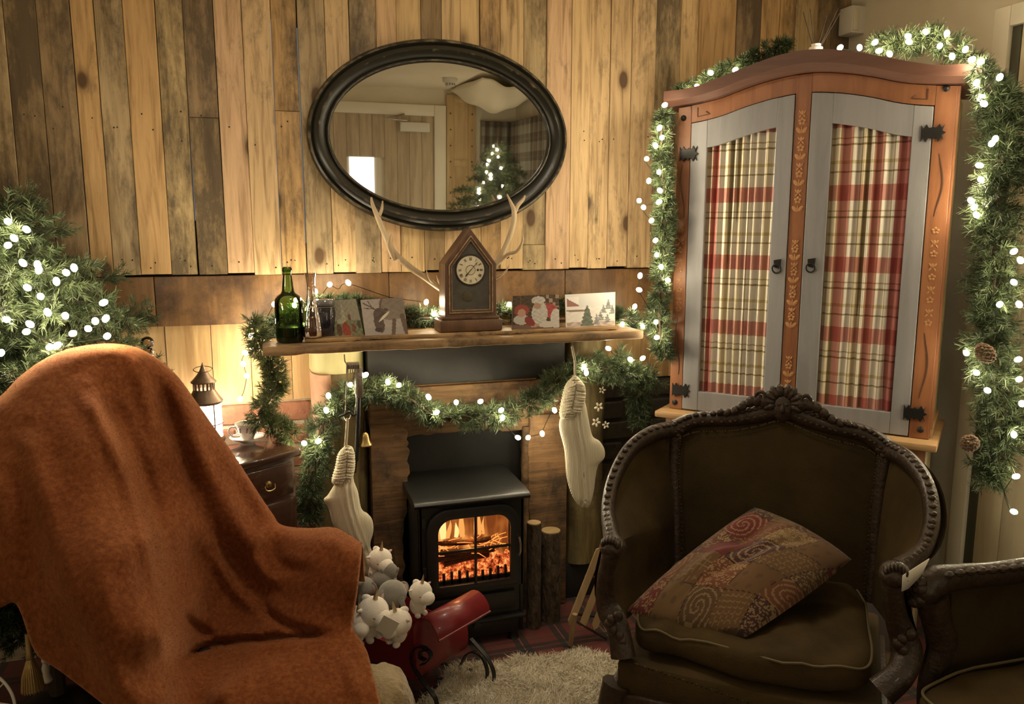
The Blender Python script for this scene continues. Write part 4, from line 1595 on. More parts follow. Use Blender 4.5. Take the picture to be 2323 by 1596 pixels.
NUM = ['XII', 'I', 'II', 'III', 'IIII', 'V', 'VI', 'VII', 'VIII', 'IX', 'X', 'XI']
for h_i, s_ in enumerate(NUM):
    mb = MB()
    H_ = dR * .22
    wid = {'I': .35, 'V': .75, 'X': .75}
    tot = sum(wid[c] for c in s_) * H_ * .62
    x_ = -tot / 2
    th = math.radians(90 - 30 * h_i)
    rad = np.array((math.cos(th), math.sin(th)))
    tan = np.array((rad[1], -rad[0]))

    def PT(a, b):
        return rad * (dR * .66 + b * H_) + tan * a + np.array((0, dz_))
    for c in s_:
        w_ = wid[c] * H_ * .62
        cx_ = x_ + w_ / 2
        if c == 'I':
            stroke(mb, PT(cx_, 0), PT(cx_, 1), .0011)
        elif c == 'V':
            stroke(mb, PT(cx_ - w_ * .42, 1), PT(cx_, 0), .0012)
            stroke(mb, PT(cx_ + w_ * .42, 1), PT(cx_, 0), .0007)
        else:
            stroke(mb, PT(cx_ - w_ * .42, 1), PT(cx_ + w_ * .42, 0), .0012)
            stroke(mb, PT(cx_ + w_ * .42, 1), PT(cx_ - w_ * .42, 0), .0007)
        x_ += w_
    mb.build('numeral', ink, dial, smooth=0, rec=False)
MB().tube([(dR * .33 * math.cos(a), -.0015, dz_ + dR * .33 * math.sin(a)) for a in np.linspace(0, 2 * math.pi, 28, endpoint=False)], .0009, 5, closed=True).build('dial_ring', M['brass'], dial)
for ang, ln, w_ in ((48, .74, .0016), (228, .60, .0026)):
    a = math.radians(ang)
    d = np.array((math.cos(a), math.sin(a)))
    hb = MB()
    stroke(hb, np.array((0, dz_)) - d * dR * .1, np.array((0, dz_)) + d * dR * ln, w_)
    hb.v = [(x, -.005, z) for x, y, z in hb.v]
    hb.tube([(d[0] * dR * ln * .78 + .0022 * math.cos(t), -.005, dz_ + d[1] * dR * ln * .78 + .0022 * math.sin(t)) for t in np.linspace(0, 6.28, 10, endpoint=False)], .0007, 4, closed=True)
    hb.build('clock_hand', ink, ck, smooth=0)
MB().ell((dR * .52, -.002, dz_ + .0), (.0032, .001, .0036)).build('winding_hole', ink, dial)
MB().lathe([(0, 0), (.016, .0), (.016, .002), (0, .003)], (-.010, .002, cz(672)), 24, axis=(0, -1, 0), cap=False).build('pendulum_bob', simple('dark brass bob', (.10, .08, .05), .4, metal=.6), ck)

# ---- antlers behind the clock
bone = simple('weathered antler', (.60, .47, .30), .55, col2=(.40, .28, .16), scale=14, stretch=(1, 1, .4), bump=.3, bscale=60)
an = thing('antlers', 'pair of pale branching antlers behind the mantel clock', 'antlers', (cc, -.09, ZS + .08))


def antler(branches):
    mb = MB()
    for pts in branches:
        P = [(*(onY(px, py, y)), r_) for px, py, y, r_ in pts]
        sp = smooth_path(P, 7)
        mb.tube([q[:3] for q in sp], [max(q[3], .0008) for q in sp], 10)
    return mb


part(antler([
    [(1030, 672, -.10, .008), (1000, 655, -.11, .0095), (965, 630, -.12, .0095), (925, 602, -.13, .0105), (892, 570, -.13, .0095), (872, 530, -.12, .0085), (858, 495, -.11, .0085), (846, 466, -.10, .006), (842, 447, -.10, .003)],
    [(860, 490, -.11, .006), (866, 474, -.10, .005), (868, 455, -.10, .0022)],
    [(895, 588, -.13, .008), (882, 560, -.15, .006), (882, 545, -.16, .0045), (887, 530, -.165, .001)],
    [(990, 648, -.11, .007), (975, 632, -.13, .0045), (967, 612, -.14, .001)],
    [(1008, 658, -.11, .006), (996, 640, -.13, .003), (990, 624, -.14, .0008)]]), 'antler', bone, an, smooth=60)
part(antler([
    [(1085, 665, -.10, .008), (1110, 620, -.10, .0095), (1135, 582, -.11, .0095), (1153, 545, -.11, .0095), (1165, 505, -.11, .009), (1166, 478, -.11, .0085), (1160, 462, -.11, .006), (1150, 440, -.11, .002)],
    [(1167, 482, -.11, .0075), (1176, 465, -.11, .0065), (1187, 452, -.11, .005), (1191, 443, -.11, .0025)],
    [(1118, 610, -.10, .007), (1150, 578, -.13, .006), (1172, 570, -.15, .0055), (1185, 548, -.16, .004), (1184, 518, -.165, .0008)],
    [(1100, 640, -.10, .006), (1130, 628, -.14, .0045), (1148, 614, -.15, .003), (1155, 600, -.155, .0008)]]), 'antler', bone, an, smooth=60)
part(MB().ell((cc, -.10, ZS + .06), (.05, .025, .05)), 'skull_plate', bone, an)
part(MB().bb(cc - .03, cc + .03, -.11, -.085, ZS, ZS + .03), 'mount_foot', M['clockwood'], an, bevel=.003)

# ================================================================== chest of drawers with lantern, cup, decanter
CZ = .69
c_fr = onZ(675, 1017, CZ)
CANG = math.radians(33)
ch = thing('drawer_chest', 'small dark mahogany chest of drawers carrying the lantern', 'chest', (c_fr[0], c_fr[1], 0), CANG)
mah = wood('dark mahogany', (.05, .020, .011), (.016, .007, .004), 'x', 8, .22, bump=.1, coat=.5)
CW, CD = .43, .285
MB().bb(-CW, -.006, .008, CD, .03, CZ - .022).build('carcass', mah, ch, bevel=.003)
MB().bb(-CW - .012, .008, -.008, CD + .006, CZ - .022, CZ).build('top', mah, ch, bevel=.006)
MB().bb(-CW - .004, .0, .0, CD, .0, .03).build('plinth', mah, ch, bevel=.004)
for k, (a, b) in enumerate(((CZ - .13, CZ - .035), (CZ - .27, CZ - .145), (CZ - .44, CZ - .285), (.045, CZ - .455))):
    dw = MB().bb(-CW + .012, -.018, .0, .012, a, b).build('drawer', mah, ch, bevel=.004)
    for u in (-CW * .72, -CW * .24):
        zz = (a + b) / 2
        MB().lathe([(.010, 0), (.010, .003), (.004, .005), (.004, .010)], (u, 0, zz), 12, axis=(0, -1, 0)).build('handle_rose', M['brass'], dw)
        MB().tube(smooth_path([(u - .016, -.008, zz), (u - .014, -.012, zz - .012), (u, -.013, zz - .016), (u + .014, -.012, zz - .012), (u + .016, -.008, zz)], 4), .0018, 6).build('drop_handle', M['brass'], dw)

lan_p = onZ(470, 1000, CZ)
ln = thing('lantern', 'round metal lantern with pagoda roof glowing white on the chest', 'lantern', (lan_p[0], lan_p[1], CZ + .001))
lanm = simple('weathered copper', (.10, .065, .04), .45, metal=.6, col2=(.16, .10, .06), scale=40)
sc = .95
MB().lathe([(.005, 0), (.052, 0), (.054, .004), (.052, .010), (.048, .014)], (0, 0, 0), 28).build('base', lanm, ln)
MB().lathe([(.046, .014), (.046, .118)], (0, 0, 0), 28, cap=False).build('glass_cylinder', emit('lit frosted lantern glass', (1, .84, .64), LANTERN_WATTS * 6), ln)
for a in np.linspace(0, 2 * math.pi, 4, endpoint=False):
    MB().tube([(.048 * math.cos(a + .6), .048 * math.sin(a + .6), .012), (.048 * math.cos(a + .6), .048 * math.sin(a + .6), .122)], .0022, 6).build('upright', lanm, ln)
for zz in (.055, .118):
    MB().tube([(.0485 * math.cos(a), .0485 * math.sin(a), zz) for a in np.linspace(0, 2 * math.pi, 30, endpoint=False)], .002, 6, closed=True).build('hoop', lanm, ln)
MB().lathe([(.052, .120), (.053, .124), (.044, .136), (.035, .150), (.030, .160)], (0, 0, 0), 30, cap=False).build('lower_roof', lanm, ln)
cr = MB()
for k in range(16):
    a = 2 * math.pi * k / 16
    cr.box((.029 * math.cos(a), .029 * math.sin(a), .170), (.004, .005, .022), R=rotm('Z', a))
cr.build('vent_crown', lanm, ln)
MB().lathe([(.036, .180), (.037, .183), (.028, .192), (.018, .204), (.009, .218), (.004, .232), (.001, .240)], (0, 0, 0), 26, cap=False).build('upper_roof', lanm, ln)
MB().tube([(.026 * math.cos(a), .020 * math.sin(a), .220 + .006 * math.sin(a)) for a in np.linspace(0, 2 * math.pi, 30, endpoint=False)], .0013, 5, closed=True).build('carry_ring', lanm, ln)
MB().lathe([(.0, .014), (.013, .014), (.013, .055), (.008, .06), (0, .062)], (0, 0, 0), 18, cap=False).build('candle', emit('bright candle lamp', (1, .86, .68), 60.0), ln)
china = simple('white china', (.75, .70, .62), .22, coat=.3)
cup_p = onZ(563, 1003, CZ)
sa = thing('saucer', 'white patterned china saucer under the teacup', 'saucer', (cup_p[0], cup_p[1], CZ + .001))
MB().lathe([(.003, .001), (.022, .001), (.024, .004), (.044, .011), (.052, .016), (.053, .018), (.043, .014), (.022, .006), (.003, .006)], (0, 0, 0), 36, cap=False).build('dish', china, sa)
MB().tube([(.048 * math.cos(a), .048 * math.sin(a), .0165) for a in np.linspace(0, 2 * math.pi, 36, endpoint=False)], .0012, 5, closed=True).build('painted_rim', simple('mauve print', (.30, .16, .2), .4), sa)
cp = thing('teacup', 'white flowered china teacup standing on its saucer', 'cup', (cup_p[0], cup_p[1], CZ + .0085))
MB().lathe([(.003, .0), (.017, 0), (.017, .004), (.020, .012), (.028, .028), (.034, .045), (.0365, .052), (.0345, .051), (.031, .042), (.025, .026), (.017, .010), (.002, .008)], (0, 0, 0), 36, cap=False).build('bowl', china, cp)
MB().tube(smooth_path([(-.030, -.008, .042), (-.048, -.014, .044), (-.052, -.016, .03), (-.040, -.012, .016), (-.022, -.006, .014)], 5), .0032, 8).build('handle', china, cp)
ps = MB()
for k in range(9):
    a = 2 * math.pi * k / 9 + .2
    for (dr2, dz2, s_) in ((0, .04, .003), (.0, .030, .0025), (.001, .035, .002)):
        rr = .0262 + (dz2 - .026) * .36
        ps.ell((rr * 1.06 * math.cos(a + dz2 * 8), rr * 1.06 * math.sin(a + dz2 * 8), dz2), (s_, s_, s_ * 1.4), n=6, m=4)
ps.build('flower_print', simple('mauve flower print', (.25, .12, .22), .4), cp)['kind'] = 'stuff'

dcp = onY(334, 778, -.25)
dc = thing('decanter', 'clear glass decanter with ball stopper behind the draped chair', 'decanter', (dcp[0], dcp[1], CZ + .001))
hh = dcp[2] - CZ
MB().lathe([(.003, 0), (.036, 0), (.04, .01), (.042, .05), (.038, hh - .12), (.03, hh - .08), (.016, hh - .06), (.014, hh - .03), (.02, hh - .022)], (0, 0, 0), 30, cap=False).build('flask', gl_clear, dc, smooth=50)
MB().ell((0, 0, hh), (.0175, .0175, .0175), n=20, m=12).build('stopper', gl_clear, dc)
MB().lathe([(.012, hh - .04), (.012, hh - .016)], (0, 0, 0), 16).build('stopper_neck', gl_clear, dc)

# ================================================================== evergreen garlands, tree, fairy lights
M['needle'] = attr_mat('fir needles', .55, spec=.4)
M['stemwire'] = simple('brown stem wire', (.05, .035, .02), .8)
M['bulb'] = emit('warm white bulb', (1, .85, .57), BULB_STRENGTH)
M['cable'] = simple('dark green cable', (.004, .006, .003), .8, spec=.1)


def needles(stems, rng, per=30, nl=(.018, .030), width=.0011, tint=(1, 1, 1), spread=(.45, 1.0)):
    """stems: array of (base, tip); returns verts, faces, colours of all the needles on them"""
    S = np.array(stems)                     # n,2,3
    n = len(S)
    t = rng.uniform(.12, 1.0, (n, per))
    base = S[:, None, 0] + (S[:, None, 1] - S[:, None, 0]) * t[..., None]
    d = S[:, 1] - S[:, 0]
    d /= np.linalg.norm(d, axis=1)[:, None] + 1e-9
    rv = rng.normal(size=(n, per, 3))
    rv -= d[:, None] * np.sum(rv * d[:, None], -1, keepdims=True)
    rv /= np.linalg.norm(rv, axis=-1, keepdims=True) + 1e-9
    a = rng.uniform(*spread, (n, per, 1))
    dirn = d[:, None] * np.cos(a) + rv * np.sin(a)
    ln_ = rng.uniform(*nl, (n, per, 1)) * (1.05 - .35 * t[..., None])
    tip = base + dirn * ln_
    side = np.cross(dirn, rng.normal(size=(n, per, 3)))
    side /= np.linalg.norm(side, axis=-1, keepdims=True) + 1e-9
    w = width * (.8 + .5 * rng.random((n, per, 1)))
    V = np.stack([base - side * w, base + side * w, tip + side * w * .35, tip - side * w * .35], 2).reshape(-1, 3)
    k = n * per
    Fc = np.arange(k * 4).reshape(k, 4)
    g = rng.random((n, 1, 1)) * .6 + rng.random((n, per, 1)) * .4
    c = np.array((.026, .042, .016)) * (1 - g) + np.array((.088, .115, .050)) * g
    c = c * np.array(tint)
    Cc = np.repeat(np.concatenate([c, np.ones((n, per, 1))], -1).reshape(k, 4), 4, axis=0)
    return V, Fc, Cc


def foliage(stems, root, rng, mat=None, **kw):
    V, Fc, Cc = needles(stems, rng, **kw)
    V = V - np.array(root.location)
    me = bpy.data.meshes.new('foliage')
    me.vertices.add(len(V))
    me.vertices.foreach_set('co', V.ravel())
    me.loops.add(Fc.size)
    me.loops.foreach_set('vertex_index', Fc.ravel().astype(np.int32))
    me.polygons.add(len(Fc))
    me.polygons.foreach_set('loop_start', np.arange(0, Fc.size, 4, dtype=np.int32))
    me.polygons.foreach_set('loop_total', np.full(len(Fc), 4, np.int32))
    me.update()
    ca = me.color_attributes.new('Col', 'FLOAT_COLOR', 'CORNER')
    ca.data.foreach_set('color', Cc.astype(np.float32).ravel())
    me.materials.append(M['needle'])
    me.validate()
    o = bpy.data.objects.new('foliage', me)
    COL.objects.link(o)
    o.parent = root
    o['kind'] = 'stuff'
    return o


def garland(label, pts, rad, per_m=230, seed=0, per=36, nl=(.020, .034), tint=(1, 1, 1), name='garland'):
    """pts: 3D centre line; rad: radius (or radii)"""
    rng = np.random.default_rng(seed)
    rads = [rad] * len(pts) if np.isscalar(rad) else rad
    sp = smooth_path([(*p, r_) for p, r_ in zip(pts, rads)], 10)
    P_ = np.array([q[:3] for q in sp])
    Rr = np.array([q[3] for q in sp])
    segl = np.linalg.norm(np.diff(P_, axis=0), axis=1)
    cum = np.concatenate([[0], np.cumsum(segl)])
    n = int(1.9 * per_m * cum[-1])
    s = np.sort(rng.uniform(0, cum[-1], n))
    C_ = np.stack([np.interp(s, cum, P_[:, k]) for k in range(3)], 1)
    rr = np.interp(s, cum, Rr)
    Tn = np.gradient(P_, axis=0)
    Tn /= np.linalg.norm(Tn, axis=1)[:, None]
    Ts = np.stack([np.interp(s, cum, Tn[:, k]) for k in range(3)], 1)
    rv = rng.normal(size=(n, 3))
    rv -= Ts * np.sum(rv * Ts, 1)[:, None]
    rv /= np.linalg.norm(rv, axis=1)[:, None]
    dirn = rv + Ts * rng.uniform(-.9, .9, (n, 1))
    dirn /= np.linalg.norm(dirn, axis=1)[:, None]
    L_ = rr[:, None] * rng.uniform(.45, 1.05, (n, 1))
    base = C_ + rv * (rr[:, None] * .1)
    stems = np.stack([base, base + dirn * L_], 1)
    c0 = P_[np.argmin(P_[:, 2])]
    root = thing(name, label, 'garland', P_[len(P_) // 2])
    part(MB().tube(P_, .004, 6), 'stem', M['stemwire'], root)
    foliage(stems, root, rng, per=per, nl=nl, tint=tint)
    return root


bulb_proto = [None]


def bulb_mesh():
    if bulb_proto[0] is None:
        bm = bmesh.new()
        bmesh.ops.create_icosphere(bm, subdivisions=2, radius=.0074)
        for v in bm.verts:
            v.co.z *= 1.35
        me = bpy.data.meshes.new('bulb')
        bm.to_mesh(me)
        bm.free()
        me.shade_smooth()
        me.materials.append(M['bulb'])
        bulb_proto[0] = me
    return bulb_proto[0]


def light_string(label, bulbs, back, seed=0):
    """bulbs: 3D points in order; the cable dips behind them by the vector `back`"""
    r_ = random.Random(seed)
    rest = [np.array(b, float) for b in bulbs]
    bulbs = [rest.pop(0)]
    while rest:
        k = min(range(len(rest)), key=lambda q: np.linalg.norm(rest[q] - bulbs[-1]))
        bulbs.append(rest.pop(k))
    back = np.array(back, float)
    root = thing('fairy_lights', label, 'string lights', bulbs[len(bulbs) // 2])
    L0 = np.array(root.location)
    path = []
    for i, b in enumerate(bulbs):
        b = np.array(b, float)
        path.append(b + back * .35)
        if i + 1 < len(bulbs):
            nb_ = np.array(bulbs[i + 1], float)
            path.append((b + nb_) / 2 + back * r_.uniform(.8, 1.2) + np.array((r_.uniform(-.01, .01), 0, r_.uniform(-.014, .0))))
    part(MB().tube(smooth_path(path, 5), .0010, 5), 'cable', M['cable'], root)
    for b in bulbs:
        o = bpy.data.objects.new('bulb', bulb_mesh())
        COL.objects.link(o)
        o.parent = root
        o.location = tuple(np.array(b) - L0)
        o.rotation_euler = (r_.uniform(-1.2, 1.2), r_.uniform(-1.2, 1.2), 0)
    return root


# ---- garlands round the fireplace
garland('fir garland swagged across the fireplace front with its end by the drawers',
        [onY(*q, -.175) for q in ((705, 1185), (700, 1110), (722, 1040), (725, 985), (752, 930), (805, 893), (870, 882), (930, 905), (985, 940), (1060, 945), (1150, 938), (1225, 900), (1285, 848), (1350, 832), (1420, 850), (1490, 858))],
        [.035, .048, .05, .05, .05, .05, .048, .048, .046, .048, .046, .048, .05, .052, .055, .05], seed=11, per_m=260)
garland('fir garland lying along the mantel behind the clock and cards',
        [onY(*q, -.075) for q in ((600, 752), (690, 705), (800, 690), (930, 720), (1050, 715), (1160, 710), (1290, 690), (1400, 720), (1478, 735))],
        [.035, .03, .03, .035, .04, .035, .03, .035, .04], seed=12, per_m=240)
garland('fir garland in a lantern-lit tint drooping from the left end of the mantel onto the chest',
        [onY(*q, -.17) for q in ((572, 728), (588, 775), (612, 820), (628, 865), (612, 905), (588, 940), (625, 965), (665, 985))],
        [.03, .036, .04, .04, .045, .045, .042, .04], seed=13, per_m=280, tint=(2.0, 1.75, 1.6))  # lighter needle tint stands in for the lantern's light
garland('short fir garland hanging between the mantel end and the cabinet',
        [onY(*q, -.15) for q in ((1395, 810), (1440, 860), (1452, 920), (1448, 962))], [.05, .055, .05, .035], seed=14, per_m=260)
# ---- round the cabinet
garland('fir garland hanging down the left edge of the painted cabinet',
        [onY(*q, -.265) for q in ((1508, 250), (1498, 330), (1505, 420), (1508, 520), (1502, 620), (1495, 700), (1500, 775), (1512, 812))],
        [.022, .03, .034, .034, .036, .04, .042, .035], seed=15, per_m=260)


def apw(px, py, w):
    u, z_ = ap(px, py, w)
    return AF.w((u, w, z_))


garland('sparse fir garland on the left slope of the cabinet cornice',
        [apw(*q, .10) for q in ((1535, 212), (1590, 190), (1650, 158), (1700, 140), (1745, 112), (1790, 102))], [.018, .024, .026, .024, .03, .012], seed=16, per_m=240)
garland('lit fir garland heaped on the right of the cabinet cornice',
        [apw(*q, .12) for q in ((1985, 98), (2050, 95), (2110, 92), (2160, 105), (2200, 135))], [.03, .04, .045, .045, .04], seed=17, per_m=260)
VH = np.array((math.sin(PSI), math.cos(PSI), 0))


def vp(px, py, d):
    """photo pixel -> point on the upright plane d metres in front of the viewer"""
    return onPlane(px, py, CAMP + VH * d, VH)


gr = garland('thick fir garland with pine cones hanging right of the cabinet',
             [vp(q[0] + 12, q[1], 2.17) for q in ((2205, 150), (2245, 215), (2268, 300), (2258, 400), (2250, 500), (2248, 600), (2238, 690), (2235, 780), (2250, 870), (2262, 950), (2255, 1020), (2225, 1090))],
             [.035, .055, .072, .078, .076, .076, .074, .07, .075, .082, .078, .05], seed=18, per_m=420, nl=(.022, .036))
cone_m = simple('pine cone brown', (.13, .07, .035), .7, col2=(.2, .12, .06), scale=60)
for (px, py, ax) in ((2235, 800, (.5, -.3, -.8)), (2200, 1005, (-.5, -.6, .6))):
    c = vp(px, py, 2.07) - np.array(gr.location)
    mb = MB()
    R = np.array(Vector((0, 0, 1)).rotation_difference(Vector(ax)).to_matrix())
    for i in range(9):
        for j in range(8):
            a = 2 * math.pi * (j + .5 * (i % 2)) / 8
            rr = .017 * math.sin(math.pi * (i + 1) / 10.5) + .003
            mb.ell(c + R @ np.array((rr * math.cos(a), rr * math.sin(a), -.024 + .006 * i)), (.0055, .0055, .003), n=6, m=4)
    mb.build('pine_cone', cone_m, gr)

# ---- fairy lights
BK = (0, .025, 0)
light_string('warm fairy lights strung through the fireplace swag',
             [onY(*q, -.222) for q in ((660, 1043), (690, 1005), (722, 1000), (740, 930), (745, 897), (795, 872), (829, 850), (880, 866), (905, 873), (972, 900), (990, 935), (1035, 912), (1090, 910), (1137, 930), (1140, 947), (1175, 992), (1198, 992), (1230, 983), (1258, 930), (1325, 832), (1330, 845), (1380, 790), (1430, 815), (1458, 812))], (0, .03, 0), 1)
light_string('warm fairy lights along the mantel behind the cards',
             [onY(*q, -.095) for q in ((575, 732), (568, 760), (570, 785), (622, 690), (672, 680), (668, 692), (715, 662), (748, 645), (790, 641), (967, 685), (985, 712), (1155, 690), (1310, 700), (1412, 735), (1440, 695), (1458, 740))], (0, .02, -.01), 2)
light_string('warm fairy lights trailing down the left edge of the cabinet',
             [onY(*q, -.30) for q in ((1508, 238), (1496, 290), (1502, 312), (1487, 330), (1467, 360), (1495, 390), (1472, 410), (1497, 432), (1450, 455), (1495, 458), (1460, 470), (1478, 500), (1487, 545), (1490, 578), (1500, 605), (1515, 635), (1452, 625), (1450, 657), (1488, 730), (1490, 765))], (.004, .025, 0), 3)
light_string('few warm fairy lights on the left slope of the cornice',
             [apw(*q, .05) for q in ((1565, 206), (1582, 196), (1612, 165), (1668, 158))], NX * .03, 4)
light_string('bright fairy lights heaped on the right of the cornice',
             [apw(*q, .06) for q in ((1906, 108), (1950, 108), (1985, 96), (1994, 115), (2018, 122), (2060, 82), (2062, 95), (2100, 72), (2132, 104), (2148, 76), (2190, 112), (2160, 128))], NX * .03, 5)
light_string('warm fairy lights down the thick garland right of the cabinet',
             [vp(*q, 2.07 if q[0] > 2230 else 2.16) for q in ((2205, 135), (2225, 140), (2215, 187), (2268, 175), (2232, 235), (2226, 222), (2258, 315), (2250, 325), (2222, 375), (2225, 407), (2203, 455), (2210, 470), (2215, 487), (2300, 570), (2315, 590), (2300, 640), (2312, 690), (2268, 690), (2192, 800), (2215, 845), (2240, 885), (2310, 815), (2312, 860), (2318, 915), (2300, 985), (2305, 1080), (2300, 1160))], VH * .04, 6)
light_string('stray fairy lights beside the glowing lantern',
             [onY(*q, -.06) for q in ((556, 800), (552, 825), (560, 852), (545, 905))], (0, .015, 0), 7)


# ---- decorated trees
def fir_tree(label, loc, ztop, zbot, rmax, seed, nb, per=30, name='christmas_tree', zlow=.9, rlow=.24):
    rng = np.random.default_rng(seed)
    root = thing(name, label, 'tree', loc)
    loc = np.array(loc, float)
    stems = []
    br = MB()
    H_ = ztop - zbot
    for i in range(nb):
        f = (i + .5) / nb
        z_ = ztop - H_ * f ** .8
        L_ = (min(rmax, .80 * (ztop - z_) + .03) if z_ > zlow else rlow) * rng.uniform(.75, 1.1)
        a = i * 2.39996 + rng.uniform(-.3, .3)
        d = np.array((math.cos(a), math.sin(a), rng.uniform(.05, .3)))
        b0 = loc + np.array((0, 0, z_ - loc[2] - .05))
        p1 = b0 + d * L_ * .5
        p2 = b0 + d * L_ + np.array((0, 0, -.12 * L_))
        for q_ in (p1, p2):
            q_[0] = min(max(q_[0], XL + .1), XR - .16)
            q_[1] = min(max(q_[1], YF + .2), -.07)
        br.tube([b0 - loc, p1 - loc, p2 - loc], [.004, .003, .0015], 4)
        nseg = max(3, int(L_ / .022))
        for k in range(nseg):
            t = (k + .6) / nseg
            q = b0 * (1 - t) ** 2 + 2 * p1 * t * (1 - t) + p2 * t * t
            dd = p2 - b0
            dd /= np.linalg.norm(dd)
            for _ in range(5):
                sd = rng.normal(size=3) * .75
                v = dd * .8 + sd
                v /= np.linalg.norm(v)
                stems.append((q, q + v * rng.uniform(.03, .06)))
    MB().tube([(0, 0, 0), (0, 0, (ztop - loc[2]) * .6), (0, 0, ztop - loc[2])], [.022, .014, .003], 8).build('trunk', M['stemwire'], root)
    br.build('branches', M['stemwire'], root)['kind'] = 'stuff'
    foliage(stems, root, rng, per=per, nl=(.014, .026))
    MB().lathe([(.10, 0), (.11, .02), (.06, .05), (.03, .06)], (0, 0, 0), 16).build('tree_stand', M['iron'], root)
    return root


TD = 2.02
tb = vp(38, 600, TD)
fir_tree('lit fir tree in the left corner behind the draped chair', (tb[0], tb[1], 0), vp(38, 405, TD)[2], .30, .34, 21, 200)
light_string('warm fairy lights wound round the corner fir tree',
             [vp(*q, TD - .12 - .0004 * max(0, q[1] - 500)) for q in ((18, 502), (60, 520), (32, 540), (18, 556), (52, 596), (85, 600), (88, 612), (168, 607), (150, 618), (128, 638), (62, 652), (92, 672), (15, 724), (108, 708), (148, 716), (68, 735), (60, 752), (235, 686), (240, 722), (216, 728), (200, 745), (165, 756), (243, 762), (130, 783), (113, 787), (2, 800))], VH * .05, 8)
mt = (1.80, -3.55, 0)
fir_tree('lit fir tree at the far end of the room seen in the mirror', mt, 1.84, .35, .34, 22, 150, per=26, zlow=.5)
rr_ = random.Random(9)
mbul = []
for k in range(40):
    f = (k + .5) / 40
    z_ = 1.78 - 1.1 * f
    a = math.radians(200 + 75 * math.sin(k * 2.4))
    R_ = .03 + .34 * min(1, (f) * 1.05)
    mbul.append((mt[0] + R_ * math.cos(a), mt[1] - R_ * math.sin(a), z_))
light_string('warm fairy lights on the far tree seen in the mirror', mbul, (0, -.03, 0), 9)

# ================================================================== carved armchair in front of the cabinet
from mathutils.geometry import delaunay_2d_cdt
SANG = -math.radians(41.3)
SO = (1.26, -.889, 0)
M['velvet'] = simple('olive brown velvet', (.052, .034, .011), .9, col2=(.030, .019, .006), scale=7, spec=.2, bump=.15, bscale=200)
M['velvet_seat'] = simple('worn olive velvet', (.072, .046, .014), .85, col2=(.036, .022, .007), scale=6, spec=.25, bump=.15, bscale=200)
M['carved'] = simple('carved dark walnut', (.046, .025, .012), .45, col2=(.020, .012, .006), scale=60, bump=.5, bscale=120, coat=.08, dist=.004)
M['piping'] = simple('piping cord', (.13, .10, .045), .7)
st_ = thing('carved_armchair', 'wide dark carved armchair in olive velvet before the cabinet', 'armchair', SO, SANG)
SF = Fr(SO, SANG)
SN = SF.R @ np.array((0, 1, 0))


def tr(px, py, ly):
    """photo pixel -> the chair's own coordinates, on the plane ly metres in front of its back"""
    return SF.l(onPlane(px, py, SF.w((0, ly, 0)), SN))


railL = [tr(*q) for q in ((1533, 972, 0), (1478, 985, -.06), (1428, 1022, -.13), (1394, 1085, -.22), (1380, 1150, -.32), (1386, 1205, -.42), (1394, 1235, -.46))]
railR = [tr(*q) for q in ((2012, 1018, 0), (2060, 1045, -.06), (2100, 1098, -.15), (2114, 1170, -.25), (2100, 1235, -.34), (2068, 1272, -.41), (2030, 1296, -.46))]
postL = [tr(*q) for q in ((1394, 1235, -.46), (1376, 1300, -.465), (1376, 1370, -.455), (1402, 1425, -.47), (1414, 1490, -.485))]
postR = [tr(*q) for q in ((2030, 1296, -.46), (2026, 1345, -.465), (2034, 1400, -.45), (2056, 1470, -.44), (2044, 1525, -.47), (1998, 1568, -.49))]
upL = [tr(*q) for q in ((1533, 972, 0), (1528, 1060, -.012), (1534, 1170, -.03), (1535, 1290, -.06))]
upR = [tr(*q) for q in ((2012, 1018, 0), (1998, 1110, -.012), (1986, 1240, -.03), (1976, 1365, -.06))]
crest = [tr(*q) for q in ((1533, 972, 0), (1580, 952, .006), (1660, 948, .01), (1720, 938, .012), (1776, 925, .012), (1830, 946, .012), (1885, 965, .01), (1965, 985, .006), (2012, 1018, 0))]


def sweep(pts, r, n=10, flat=.8, k=8):
    sp = smooth_path(pts, k)
    rs = r if np.isscalar(r) else np.interp(np.linspace(0, 1, len(sp)), np.linspace(0, 1, len(r)), r)
    return MB().tube(sp, r if np.isscalar(r) else list(rs), n, flat=flat)


sweep(crest, [.026, .022, .023, .027, .030, .027, .023, .022, .026], flat=.9).build('crest_rail', M['carved'], st_)
for q in (railL, railR):
    sweep(q, [.025, .024, .022, .021, .021, .024, .028]).build('arm_rail', M['carved'], st_)
for q in (postL, postR):
    sweep(q, [.026, .019, .022, .030, .027, .030]).build('arm_post', M['carved'], st_)
for q in (upL, upR):
    sweep(q, [.020, .016, .016, .018]).build('back_post', M['carved'], st_)
# scrolled ends of the arms and acanthus knuckles
for q in (railL[-1], railR[-1]):
    mb = MB().ell(q + np.array((0, -.012, 0)), (.030, .036, .026), n=16, m=10)
    for k in range(7):
        a = -.9 + .3 * k
        mb.ell(q + np.array((.022 * math.sin(a), -.030, .022 * math.cos(a))), (.006, .014, .010), n=8, m=6)
    mb.build('arm_scroll', M['carved'], st_)
for q in (postL[3], postR[3]):
    mb = MB()
    for k in range(6):
        mb.ell(q + np.array((.016 * math.cos(k), -.018, -.02 + .012 * k)), (.012, .010, .014), n=8, m=6)
    mb.build('carved_knuckle', M['carved'], st_)
